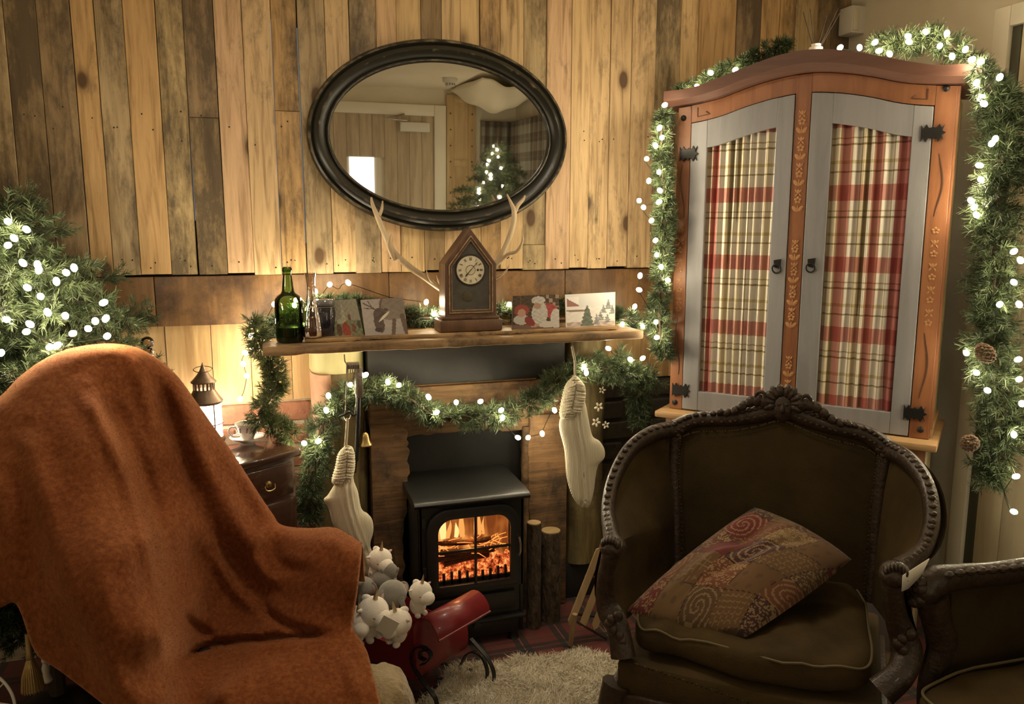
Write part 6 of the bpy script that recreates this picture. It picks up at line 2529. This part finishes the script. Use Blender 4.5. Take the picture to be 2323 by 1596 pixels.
def inflate(outline, spine, thick, relief=None, rings=9, back=.6):
    """soft stuffed shape: closed outline and a spine inside it, (a,b) pairs; thickness along -y"""
    ol = [np.array(q) for q in smooth_path(list(outline) + [outline[0]], 5)][:-1]
    n = len(ol)
    spn = np.array(smooth_path(spine, 8))
    mb = MB()
    inner = []
    for q in ol:
        d = np.linalg.norm(spn - q, axis=1)
        inner.append(spn[np.argmin(d)])
    for sgn in (-1, 1):
        V = []
        for k in range(rings + 1):
            t = k / rings
            for q, c in zip(ol, inner):
                p_ = q * (1 - t) + c * t
                dist = np.linalg.norm(q - c)
                h = thick * math.sqrt(max(0, 1 - (1 - t) ** 2)) * min(1, dist / .03)
                if relief is not None and sgn < 0:
                    h += relief(p_[0], p_[1], t)
                V.append((p_[0], sgn * h * (1 if sgn < 0 else back), p_[1]))
        Fs = [(k * n + i, k * n + (i + 1) % n, (k + 1) * n + (i + 1) % n, (k + 1) * n + i) for k in range(rings) for i in range(n)]
        mb.add(V, Fs)
    return mb


def stocking(label, leg, leg_sp, cuff, cuff_sp, loop, y, group):
    top = onY(*cuff[0], y)
    root = thing('christmas_stocking', label, 'stocking', (top[0], y, onY(*leg_sp[-1], y)[2]), group=group)
    L0 = np.array(root.location)

    def cv2(pts):
        return [((onY(*q, y) - L0)[0], (onY(*q, y) - L0)[2]) for q in pts]
    ax = np.array(cv2(leg_sp))

    def rel(a, b, t):
        d = np.linalg.norm(np.array(smooth_path(ax, 8)) - np.array((a, b)), axis=1)
        o_ = np.interp(b, np.array(smooth_path(ax, 8))[::-1, 1], np.array(smooth_path(ax, 8))[::-1, 0])
        s_ = a - o_
        f = min(1, t * 3)
        return f * (.0032 * math.exp(-((s_ - .004 * math.sin(b * 190)) / .0045) ** 2) + .0032 * math.exp(-((s_ + .004 * math.sin(b * 190)) / .0045) ** 2)
                    + .0028 * math.exp(-((s_ - .017) / .003) ** 2) + .0028 * math.exp(-((s_ + .017) / .003) ** 2))
    lg_ = inflate(cv2(leg), cv2(leg_sp), .021, rel, rings=14)
    lg_.build('sock', knit, root, smooth=70, weld=True)
    cf_ = inflate(cv2(cuff), cv2(cuff_sp), .026, lambda a, b, t: .0036 * math.sin(b * 760) * min(1, t * 4) - .007 * math.exp(-((a - np.interp(b, np.array(cv2(cuff_sp))[::-1, 1], np.array(cv2(cuff_sp))[::-1, 0])) / .004) ** 2) * (1 if b > cv2(cuff_sp)[-1][1] else 0), rings=16)
    cf_.v = [(a, b_2 - .004, c) for a, b_2, c in cf_.v]
    cfo = cf_.build('cuff', knit, root, smooth=70, weld=True)
    csp = np.array(smooth_path(cv2(cuff_sp), 8))
    cou = np.array(smooth_path(cv2(cuff) + cv2(cuff)[:1], 6))
    rb_ = MB()
    for k in range(11):
        t = k / 10
        c0 = csp[int(t * (len(csp) - 1))]
        for s_ in (-1, 1):
            zt = c0[1] - .012 + .006 * t
            cand = [q for q in cou if s_ * (q[0] - c0[0]) > .002]
            e_ = min(cand, key=lambda q: abs(q[1] - zt))
            pts = []
            for u_ in np.linspace(0, 1, 7):
                h_ = -.030 * math.sqrt(max(0, 1 - u_ ** 2.4)) - .001 + (.010 if u_ < .05 else 0)
                pts.append((c0[0] * (1 - u_) + e_[0] * u_, h_, c0[1] * (1 - u_) + e_[1] * u_))
            rb_.tube(pts, [.0018, .0030, .0032, .0032, .003, .0026, .0016], 6)
    rb_.build('cuff_ribs', knit, cfo)['kind'] = 'stuff'
    MB().tube([onY(*q, y) - L0 for q in loop], .0022, 6).build('hanging_loop', knit, root)
    return root


stocking('cream knitted stocking hanging left of the stove above the toys',
         [(770, 1040), (764, 1085), (745, 1120), (734, 1133), (745, 1152), (756, 1190), (775, 1222), (800, 1262), (815, 1296), (835, 1312), (852, 1306), (858, 1288), (848, 1258), (840, 1235), (847, 1205), (845, 1180), (835, 1165), (820, 1153), (812, 1115), (802, 1085), (803, 1045)],
         [(786, 1052), (782, 1110), (795, 1170), (815, 1225), (838, 1285)],
         [(785, 1008), (768, 1025), (760, 1058), (752, 1092), (768, 1100), (780, 1088), (792, 1092), (803, 1070), (805, 1040), (800, 1014)], [(786, 1018), (784, 1045), (782, 1075)],
         [(785, 1022), (788, 985), (790, 950), (787, 948), (784, 985), (781, 1022)], -.27, 'cream knitted stockings')
stocking('cream cable knit stocking hanging right of the stove',
         [(1278, 930), (1268, 965), (1280, 1020), (1285, 1080), (1296, 1120), (1310, 1143), (1325, 1153), (1338, 1143), (1347, 1110), (1352, 1075), (1358, 1052), (1371, 1038), (1371, 1018), (1360, 1000), (1344, 988), (1336, 955), (1328, 915), (1318, 905)],
         [(1300, 925), (1304, 970), (1314, 1020), (1318, 1070), (1322, 1125)],
         [(1303, 850), (1284, 868), (1274, 900), (1268, 940), (1280, 952), (1298, 946), (1318, 930), (1327, 900), (1325, 875), (1314, 858)], [(1300, 866), (1296, 895), (1290, 928)],
         [(1303, 860), (1303, 820), (1296, 786), (1299, 784), (1306, 818), (1306, 860)], -.265, 'cream knitted stockings')

# hearth brush hanging from the shelf
yt = -.245
hb0 = onY(812, 900, yt)
hb = thing('hearth_brush', 'hanging fireside tool with steel head and long black handle', 'fire tool', hb0)
part(MB().bb(onY(806, 880, yt)[0], onY(823, 880, yt)[0], yt - .006, yt + .006, onY(812, 902, yt)[2], onY(812, 833, yt)[2]), 'steel_head', M['steel'], hb, bevel=.002)
part(MB().tube([onY(814, 900, yt), onY(812, 960, yt), onY(808, 1045, yt)], [.006, .0075, .0068], 10), 'handle', M['iron'], hb)
part(MB().tube([onY(808, 1043, yt), onY(806, 1072, yt)], [.004, .003], 8), 'handle_tip', M['iron'], hb)
part(MB().tube([onY(808, 900, yt - .01), onY(800, 870, yt - .01), onY(804, 838, yt - .01), onY(810, 890, yt - .012), onY(805, 935, yt - .01)], .0013, 6), 'hanging_wire', M['steel'], hb)
# stocking hanger: toothed silver clip and hook from the shelf
sh = thing('stocking_hanger', 'toothed silver hanger under the mantel holding the left stocking', 'hook', onY(788, 900, -.262))
part(MB().bb(onY(786, 830, -.25)[0], onY(814, 830, -.25)[0], -.262, -.25, onY(800, 836, -.25)[2], onY(800, 820, -.25)[2]), 'clip', M['steel'], sh, bevel=.002)
for k in range(6):
    part(MB().bb(onY(788 + 5 * k, 830, -.26)[0], onY(790 + 5 * k, 830, -.26)[0], -.266, -.258, onY(800, 844, -.25)[2], onY(800, 826, -.25)[2]), 'tooth', M['steel'], sh)
part(MB().tube([onY(*q, -.262) for q in ((781, 803), (782, 818), (787, 826), (786, 870), (784, 930), (780, 945), (785, 953), (794, 948), (797, 938))], .002, 6), 'wire_hook', M['steel'], sh)
part(MB().tube(smooth_path([onY(*q, -.262) for q in ((770, 944), (782, 940), (793, 934), (801, 942), (808, 938))], 5), .0036, 8), 'cross_bar', M['iron'], sh)
# brass bell
bp_ = onY(829, 1010, -.24)
bl = thing('brass_bell', 'small brass bell hanging behind the fireside tool', 'bell', bp_)
MB().lathe([(.020, 0), (.0205, .003), (.0145, .012), (.0115, .026), (.009, .036), (.003, .041)], (0, 0, 0), 20, cap=False).build('bell_body', M['brass'], bl)
MB().tube([(0, 0, .038), (0, 0, .075)], .001, 5).build('bell_string', M['iron'], bl)
MB().ell((0, 0, .004), (.004, .004, .005)).build('clapper', M['brass'], bl)
# metal flowers on the right post
fp_ = onY(1357, 925, -.135)
fo_ = thing('flower_ornament', 'string of pale enamel flowers hanging on the right mossy post', 'ornament', fp_)
enam = simple('cream enamel petal', (.66, .60, .46), .3, coat=.3)
for (px, py, s_) in ((1358, 922, .017), (1352, 957, .017), (1374, 963, .014), (1366, 884, .013)):
    c = onY(px, py, -.14) - np.array(fp_)
    fl1 = MB()
    for k in range(5):
        a = 2 * math.pi * k / 5 + px
        fl1.ell(c + np.array((s_ * .62 * math.cos(a), -.002, s_ * .62 * math.sin(a))), (s_ * .42, .0025, s_ * .26), n=10, m=6, R=rotm('Y', -a))
    fl1.build('flower', enam, fo_)
part(MB().tube([onY(*q, -.137) for q in ((1338, 830), (1346, 880), (1357, 915), (1355, 950), (1352, 985))], .001, 5), 'wire', M['brass'], fo_)

# reed diffuser on the cabinet
du, dz0 = ap(1851, 108, .09)
zt_ = float(np.interp(du, [q[0] for q in hi_], [q[1] for q in hi_]))
dfp = AF.w((du, .09, zt_ + .001))
df = thing('reed_diffuser', 'white reed diffuser with dark sticks on top of the cabinet', 'diffuser', dfp)
htop = float(AF.w((0, 0, dz0))[2] - dfp[2])
MB().lathe([(.003, 0), (.02, 0), (.021, .004), (.020, max(.012, htop)), (.013, max(.016, htop + .004)), (.014, max(.02, htop + .010))], (0, 0, 0), 20).build('bottle', simple('white frosted bottle', (.75, .72, .66), .3), df)
dd = vp(1851, 105, np.dot(dfp - CAMP, VH)) - np.array(dfp)
for (px, py) in ((1822, 28), (1838, 20), (1876, 36), (1902, 18), (1908, 24)):
    e = vp(px, py, np.dot(dfp - CAMP, VH)) - np.array(dfp)
    MB().tube([(0, 0, .006), tuple(e)], .0013, 5).build('reed', simple('dark reed', (.03, .018, .012), .7), df)

# ================================================================== red metal sleigh with soft toys
WANG = math.radians(34)
A3 = onZ(942, 1535, .10)
Xs = np.array((math.cos(WANG), math.sin(WANG), 0))
slo = A3 + Xs * .107
sg = thing('toy_sleigh', 'small red metal sleigh on black scrolled runners filled with toys', 'sleigh', (slo[0], slo[1], .022), WANG)
red = simple('red enamel metal', (.20, .012, .016), .38, col2=(.15, .010, .013), scale=12, coat=.2)
HWs = .107
Z0 = -.022


def sheet(prof, x0, x1, t=.003):
    mb = MB()
    k = len(prof)
    V = [(x0, a, b + Z0) for a, b in prof] + [(x1, a, b + Z0) for a, b in prof]
    mb.add(V, [(i, i + 1, k + i + 1, k + i) for i in range(k - 1)])
    return mb


dash = smooth_path([(.03, .088), (.004, .092), (-.004, .13), (.002, .18), (.006, .225), (-.002, .262), (-.026, .284), (-.058, .284), (-.084, .262), (-.092, .238)], 5)
o = sheet(dash, -HWs, HWs).build('dash_panel', red, sg, rec=False)
o.modifiers.new('t', 'SOLIDIFY').thickness = .0025
o = sheet([(.02, .089), (.18, .085), (.31, .095), (.345, .14), (.36, .22), (.378, .25)], -HWs, HWs).build('floor_and_back', red, sg, rec=False)
o.modifiers.new('t', 'SOLIDIFY').thickness = .0025
side = [(.004, .092), (-.004, .13), (.002, .18), (.006, .225), (-.002, .255)] + [tuple(q) for q in smooth_path([(.012, .235), (.05, .185), (.12, .165), (.22, .170), (.31, .20), (.36, .225)], 4)] + [(.345, .14), (.31, .095), (.18, .085)]
for x_ in (-HWs, HWs):
    MB().prism([(a, b + Z0) for a, b in side], (x_, 0, 0), (0, 1, 0), (0, 0, 1), (1, 0, 0), -.0013, .0013).build('side_panel', red, sg, smooth=0)
# rolled bead along the dash edge
MB().tube([(x_, dash[-1][0], dash[-1][1] + Z0) for x_ in np.linspace(-HWs, HWs, 8)], .003, 8).build('rolled_edge', red, sg)


def strip(path, x_, w=.0065, t=.0018):
    """flat iron strip following a (y,z) path"""
    mb = MB()
    P_ = np.array(smooth_path(path, 6))
    k = len(P_)
    T_ = np.gradient(P_, axis=0)
    T_ /= np.linalg.norm(T_, axis=1)[:, None] + 1e-9
    N2 = np.stack([-T_[:, 1], T_[:, 0]], 1)
    V = []
    for p_, n2 in zip(P_, N2):
        for sx, sn in ((-w, -t), (w, -t), (w, t), (-w, t)):
            V.append((x_ + sx, p_[0] + n2[0] * sn, p_[1] + n2[1] * sn + Z0))
    Fs = [(4 * i + j, 4 * i + (j + 1) % 4, 4 * i + 4 + (j + 1) % 4, 4 * i + 4 + j) for i in range(k - 1) for j in range(4)] + [(0, 1, 2, 3), tuple(4 * (k - 1) + j for j in (3, 2, 1, 0))]
    return mb.add(V, Fs)


def spiral(cy, cz, r0, r1, a0, a1, n=14):
    return [(cy + (r0 + (r1 - r0) * k / (n - 1)) * math.cos(a0 + (a1 - a0) * k / (n - 1)), cz + (r0 + (r1 - r0) * k / (n - 1)) * math.sin(a0 + (a1 - a0) * k / (n - 1))) for k in range(n)]


SGF = Fr((slo[0], slo[1], 0), WANG)
NXs = SGF.R @ np.array((1, 0, 0))


def rp(px, py, x_):
    q = SGF.l(onPlane(px, py, SGF.w((x_, 0, 0)), NXs))
    return (q[1], max(q[2], .003))


xr_, xl_ = HWs + .006, -HWs - .004
out_r = [rp(*q, xr_) for q in ((1068, 1448), (1084, 1466), (1106, 1492), (1119, 1520), (1120, 1542), (1110, 1555))]
inn_r = [rp(*q, xr_) for q in ((1030, 1530), (1044, 1508), (1058, 1484), (1076, 1478), (1094, 1490), (1105, 1518), (1103, 1545), (1090, 1556), (1072, 1549), (1056, 1537), (1056, 1522), (1067, 1517), (1075, 1525), (1070, 1534))]
strip(out_r + [(out_r[-1][0] + .03, .003), (.30, .003), (.36, .02), (.385, .06)], xr_).build('runner', M['iron'], sg)
strip(inn_r, xr_).build('scroll_brace', M['iron'], sg)
ol_ = out_r[-1]
sp_l = [rp(*q, xl_) for q in ((958, 1490), (952, 1482), (960, 1474), (971, 1478), (974, 1490), (964, 1500), (950, 1494), (947, 1478), (942, 1470))]
out_l = [rp(*q, xl_) for q in ((964, 1494), (955, 1489), (957, 1477), (969, 1474), (977, 1486), (970, 1501), (954, 1502))] + [rp(*q, xl_) for q in ((938, 1470), (932, 1490), (941, 1516), (958, 1542), (976, 1566), (990, 1590))]
strip([rp(*q, xl_) for q in ((966, 1496), (954, 1490), (956, 1476), (970, 1474), (978, 1487), (968, 1502), (955, 1506))], xl_).build('front_scroll', M['iron'], sg)
lo_pts = [rp(*q, xl_) for q in ((968, 1470), (948, 1466), (933, 1486), (940, 1515), (958, 1542), (976, 1566), (990, 1592))]
strip(lo_pts + [(lo_pts[-1][0] + .02, .003), (.30, .003), (.36, .02), (.385, .06)], xl_).build('runner', M['iron'], sg)
for x_ in (xl_, xr_):
    strip([(.25, .088), (.27, .05), (.25, .02), (.22, .006)], x_).build('rear_brace', M['iron'], sg)

# ---- soft toys
plush_w = simple('white plush', (.80, .73, .64), .95, sheen=.3, bump=.25, bscale=400, col2=(.72, .65, .56), scale=60)
plush_g = simple('grey plush', (.24, .22, .19), .95, sheen=.4, bump=.25, bscale=400, col2=(.19, .175, .15), scale=60)
plush_p = simple('pink plush', (.55, .36, .31), .95, sheen=.3)
horn_m = simple('gold lame horn', (.62, .48, .28), .35, metal=.7, bump=.2, bscale=200)
eyem = simple('stitched black', (.01, .01, .01), .6)
chk = banded('small check cloth', [(0, (1, 1, 1)), (.5, (.25, .22, .2))], [(0, (1, 1, 1)), (.5, (.25, .22, .2))], (.6, .55, .46), 90, 90, coord='Object')


def cam_frame(yaw=0.0):
    """columns: right, towards the viewer, up - turned by yaw"""
    r0 = RT
    f0 = -np.array((math.sin(PSI), math.cos(PSI), 0))
    c, s = math.cos(yaw), math.sin(yaw)
    return np.stack([c * r0 + s * f0, c * f0 - s * r0, np.array((0, 0, 1.0))], 1)


def plush(kind, label, px, py, rpx, d, yaw, body=(0, 0, -1.25), group='soft toys in the sleigh', ears=True, bow=False):
    c = dep(px, py, d)
    R_ = rpx / F * d
    W_ = cam_frame(yaw)
    mat = plush_w if kind == 'unicorn' else plush_g
    bc = c + W_ @ (np.array(body) * R_)
    root = thing('plush_' + kind, label, 'soft toy', (bc[0], bc[1], bc[2] - R_ * .9), group=group)
    L0 = np.array(root.location)

    def at(v):
        return c + W_ @ (np.array(v) * R_) - L0

    def E_(name, v, r_, m_, rot=None, n=16, m=10):
        RR = W_ if rot is None else W_ @ rot
        return MB().ell(at(v), tuple(R_ * q for q in r_), n=n, m=m, R=RR).build(name, m_, root, smooth=80)
    E_('body', body, (.85, .75, .95), mat)
    E_('head', (0, 0, 0), (1.12, 1.08, 1.02), mat, n=20, m=12)
    bx_, by_, bz_ = body
    for s_ in (-1, 1):
        E_('arm', (bx_ + s_ * .70, by_ + .30, bz_ + .15), (.18, .2, .42), mat, rotm('Y', s_ * .5))
        E_('foot', (bx_ + s_ * .42, by_ + .45, bz_ - .78), (.27, .34, .26), mat)
    if kind == 'unicorn':
        E_('muzzle', (0, .95, -.30), (.76, .72, .64), mat)
        MB().lathe([(R_ * .19, 0), (R_ * .14, R_ * .35), (R_ * .07, R_ * .75), (.0005, R_ * 1.0)], at((0, .25, .92)), 10, axis=tuple(W_ @ np.array((0, .25, 1)))).build('horn', horn_m, root)
        for s_ in (-1, 1):
            E_('ear', (s_ * .95, -.1, .42), (.14, .12, .42), plush_w if s_ < 0 else plush_p, rotm('Y', s_ * 1.3))
            pts = [at((s_ * .60 + .2 * math.cos(a), .93 - .12 * abs(math.cos(a)), .10 + .13 * math.sin(a))) for a in np.linspace(math.pi + .3, 2 * math.pi - .3, 7)]
            MB().tube(pts, R_ * .03, 5).build('closed_eye', eyem, root)
        E_('mane', (0, -.55, .72), (.3, .5, .35), plush_w)
    else:
        E_('muzzle', (0, .7, -.15), (.5, .45, .45), mat)
        MB().tube([at(v) for v in smooth_path([(0, .9, -.2), (0, 1.2, -.5), (.05, 1.25, -.85), (.1, 1.1, -1.05)], 5)], [R_ * .26 - R_ * .009 * k for k in range(16)], 10).build('trunk', mat, root)
        for s_ in (-1, 1):
            E_('ear', (s_ * 1.0, .05, .05), (.5, .16, .62), mat, rotm('Z', s_ * .3))
            E_('inner_ear', (s_ * 1.02, .15, .03), (.34, .12, .45), plush_p, rotm('Z', s_ * .3))
            E_('eye', (s_ * .42, .86, .18), (.08, .07, .09), eyem)
    if bow:
        MB().bb(-R_ * .5, R_ * .5, -R_ * .06, R_ * .06, -R_ * .75, R_ * .75).build('check_scarf', chk, root).matrix_local = Matrix.Translation(Vector(at((.9, 1.05, -1.3)))) @ Matrix(W_.tolist()).to_4x4()
    return root


plush('unicorn', 'large white unicorn toy at the front left of the pile', 846, 1386, 33, 2.07, -.95, (.1, -.5, -1.2), bow=True)
plush('unicorn', 'white unicorn toy with pink ear leaning on the red dash', 903, 1410, 29, 2.06, .75, (-.5, -.3, -1.1))
plush('unicorn', 'white unicorn toy in pink at the back right of the sleigh', 954, 1342, 24, 2.12, -.8, (-.1, -.3, -1.35))
plush('unicorn', 'white unicorn toy topmost at the back beneath the stocking toe', 862, 1268, 25, 2.22, -.7, (-.2, -.2, -1.3))
plush('elephant', 'grey elephant toy with floppy ear in the middle of the sleigh', 890, 1346, 30, 2.13, -.85, (-.2, -.3, -1.1))
plush('elephant', 'grey elephant toy lying at the back with its feet up', 868, 1316, 22, 2.19, -.2, (.75, -.1, .85))
plush('elephant', 'grey elephant toy squeezed at the left of the pile', 824, 1332, 24, 2.16, .2, (-.2, -.1, -1.1))
plush('unicorn', 'cream unicorn toy half hidden behind the draped chair arm', 812, 1408, 27, 2.06, -.4, (-.3, 0, -1.1))
mb = MB().bb(-.022, .022, -.0006, .0006, -.026, .026)
o = mb.build('price_card', simple('white card', (.72, .68, .60), .7), None, shift=False)
o.location = tuple(dep(879, 1420, 1.995))
o.rotation_euler = (.2, .5, -.3)
tag(o, 'blank white card propped among the soft toys', 'card')

# ================================================================== rug, pouf, wooden slats and the dark corner at the left
rug_c = np.array((.72, -.86, 0))
rg = thing('shaggy_rug', 'cream shaggy sheepskin rug before the stove', 'rug', rug_c)
rng = np.random.default_rng(8)


def rug_r(a):
    return 1 + .05 * np.sin(3 * a + 1) + .04 * np.sin(7 * a) + .02 * np.sin(13 * a)


na = 72
aa = np.linspace(0, 2 * math.pi, na, endpoint=False)
ring = [(.43 * rug_r(a) * math.cos(a), .44 * rug_r(a) * math.sin(a)) for a in aa]
MB().prism(ring, (0, 0, 0), (1, 0, 0), (0, 1, 0), (0, 0, 1), .0, .012).build('hide', simple('sheepskin hide', (.7, .63, .5), .9), rg, smooth=0)
NB = 60000
a = rng.uniform(0, 2 * math.pi, NB)
rad = np.sqrt(rng.random(NB)) * rug_r(a) * 1.01
bx2 = np.stack([.43 * rad * np.cos(a), .44 * rad * np.sin(a), np.full(NB, .011)], 1)
clump = np.sin(bx2[:, 0] * 60) * np.cos(bx2[:, 1] * 55) + .6 * np.sin(bx2[:, 0] * 23 + bx2[:, 1] * 31)
dirn = np.stack([.5 * np.sin(bx2[:, 1] * 40) + rng.normal(0, .45, NB), .5 * np.cos(bx2[:, 0] * 36) + rng.normal(0, .45, NB), np.full(NB, 1.0)], 1)
dirn /= np.linalg.norm(dirn, axis=1)[:, None]
ln2 = (rng.uniform(.018, .030, NB) + .005 * clump)[:, None]
mid = bx2 + dirn * ln2 * .6
tip2 = mid + (dirn * .55 + np.stack([rng.normal(0, .5, NB), rng.normal(0, .5, NB), np.full(NB, -.1)], 1)) * ln2 * .55
sd2 = np.cross(dirn, rng.normal(size=(NB, 3)))
sd2 = sd2 / np.linalg.norm(sd2, axis=1)[:, None] * .0011
V = np.stack([bx2 - sd2, bx2 + sd2, mid + sd2 * .9, mid - sd2 * .9, tip2], 1).reshape(-1, 3)
i0 = np.arange(NB) * 5
quads = np.stack([i0, i0 + 1, i0 + 2, i0 + 3], 1)
tris = np.stack([i0 + 3, i0 + 2, i0 + 4], 1)
me = bpy.data.meshes.new('shag_pile')
me.vertices.add(len(V))
me.vertices.foreach_set('co', V.ravel())
lv_ = np.concatenate([quads.ravel(), tris.ravel()]).astype(np.int32)
me.loops.add(len(lv_))
me.loops.foreach_set('vertex_index', lv_)
me.polygons.add(NB * 2)
me.polygons.foreach_set('loop_start', np.concatenate([np.arange(NB) * 4, NB * 4 + np.arange(NB) * 3]).astype(np.int32))
me.polygons.foreach_set('loop_total', np.concatenate([np.full(NB, 4), np.full(NB, 3)]).astype(np.int32))
me.update()
me.validate()
me.materials.append(simple('cream wool pile', (.80, .74, .60), .9, col2=(.70, .63, .49), scale=25, sheen=.2))
o = bpy.data.objects.new('shag_pile', me)
COL.objects.link(o)
o.parent = rg
o['kind'] = 'stuff'

pf0 = dep(858, 1592, 1.83)
pfz = float(dep(880, 1512, 1.87)[2])
fl_m = simple('beige fleece', (.36, .27, .14), .95, col2=(.28, .20, .10), scale=30, bump=.6, bscale=120, sheen=.4)
mb = superbox(0, 0, pfz / 2, .105, .105, pfz / 2, e=.8, nu=40, nv=20, warp=lambda p_, x, y, z: p_ + np.array((.006 * math.sin(9 * p_[1] * 20), .006 * math.sin(p_[0] * 160), .004 * math.sin(70 * p_[0] + 50 * p_[1]))))
po_ = thing('fleece_pouf', 'beige fleece pouf between the draped chair and the sleigh', 'pouf', (pf0[0] - .02, pf0[1] + .02, 0))
mb.build('fleece_cover', fl_m, po_, rec=False)
MB().lathe([(.07, 0), (.075, .008), (.07, .016)], (0, 0, -.0), 20).build('base_ring', M['iron'], po_)

# leaning slatted frame beside the logs
sw = wood('bare pine slat', (.36, .24, .12), (.22, .14, .065), 'z', 8, .65)
sl_r = thing('slatted_sledge', 'small leaning wooden frame of pointed slats beside the carved armchair', 'sledge', onZ(1325, 1450, 0))
dS = (onY(1360, 1240, -.34) - onY(1290, 1418, -.40))
Ls = np.linalg.norm(dS)
dS = dS / Ls
for k in range(4):
    b = onY(1292 + 27 * k, 1418 + 5 * k, -.40)
    nrm2 = np.array((0, -1, 0.0))
    wd = np.cross(dS, nrm2)
    wd /= np.linalg.norm(wd)
    nn3 = np.cross(wd, dS)
    hw2 = .012
    poly = [(-hw2, .012), (0, 0), (hw2, .012), (hw2, Ls - .012), (0, Ls), (-hw2, Ls - .012)]
    part(MB().prism(poly, b, wd, dS, nn3, -.003, .003), 'slat', sw, sl_r, bevel=.001, smooth=0)
b0, b1 = onY(1292, 1418, -.395), onY(1380, 1434, -.395)
for f_ in (.15, .62):
    part(MB().tube([b0 + dS * Ls * f_ - np.array((.01, -.006, 0)), b1 + dS * Ls * f_ + np.array((.02, .006, 0))], .006, 6), 'cross_bar', M['carved'], sl_r)
part(MB().tube([onY(1304, 1392, -.41), onZ(1294, 1463, .006)], [.009, .008], 8), 'foot', sw, sl_r)
part(MB().tube([onY(1306, 1408, -.40), onZ(1375, 1448, .006)], [.004, .004], 6), 'brace', M['carved'], sl_r)

# lower left: gold tassel, white wire wheel and pale figurine in the dark behind the chair
ta = dep(75, 1562, 1.62)
ts = thing('gold_tassel', 'dull gold tassel hanging below the throw at the lower left', 'tassel', ta)
zt2 = float(dep(75, 1425, 1.62)[2] - ta[2])
MB().lathe([(.019, 0), (.016, .03), (.010, .055), (.006, .066)], (0, 0, 0), 16).build('skirt', M['gold'], ts)
MB().lathe([(.006, .064), (.008, .07), (.006, .08), (.005, zt2)], (0, 0, 0), 12).build('cord', M['gold'], ts)
th_ = MB()
for k in range(24):
    a = 2 * math.pi * k / 24
    th_.tube([(.0062 * math.cos(a), .0062 * math.sin(a), .064), (.017 * math.cos(a), .017 * math.sin(a), .03), (.0205 * math.cos(a), .0205 * math.sin(a), -.002)], .0011, 4)
th_.build('fringe', M['gold'], ts)['kind'] = 'stuff'
wc = dep(-30, 1590, 1.50)
ww = thing('wire_wheel', 'white wire wheel ornament at the lower left corner', 'ornament', (wc[0], wc[1], wc[2] - .066))
Wc = cam_frame(.2)
wm = simple('white coated wire', (.70, .67, .60), .35)


def wpt(a, r_):
    return np.array((0, 0, .066)) + Wc @ np.array((r_ * math.cos(a), 0, r_ * math.sin(a)))


MB().tube([wpt(a, .062) for a in np.linspace(0, 2 * math.pi, 48, endpoint=False)], .0028, 7, closed=True).build('rim', wm, ww)
for k in range(8):
    MB().tube([wpt(2 * math.pi * k / 8, .006), wpt(2 * math.pi * k / 8, .062)], .0014, 5).build('spoke', wm, ww)
MB().ell((0, 0, .066), (.009, .009, .009)).build('hub', wm, ww)
fc = dep(107, 1545, 1.75)
fg = thing('pale_figurine', 'small pale figurine in the shadow below the throw', 'figurine', fc)
MB().lathe([(.010, 0), (.012, .004), (.007, .02), (.009, .032), (.006, .044)], (0, 0, 0), 12).build('figure_body', china, fg)
MB().ell((0, 0, .051), (.008, .008, .009)).build('figure_head', china, fg)
MB().tube([(.004, 0, .036), (.016, 0, .05)], [.003, .002], 6).build('figure_arm', china, fg)
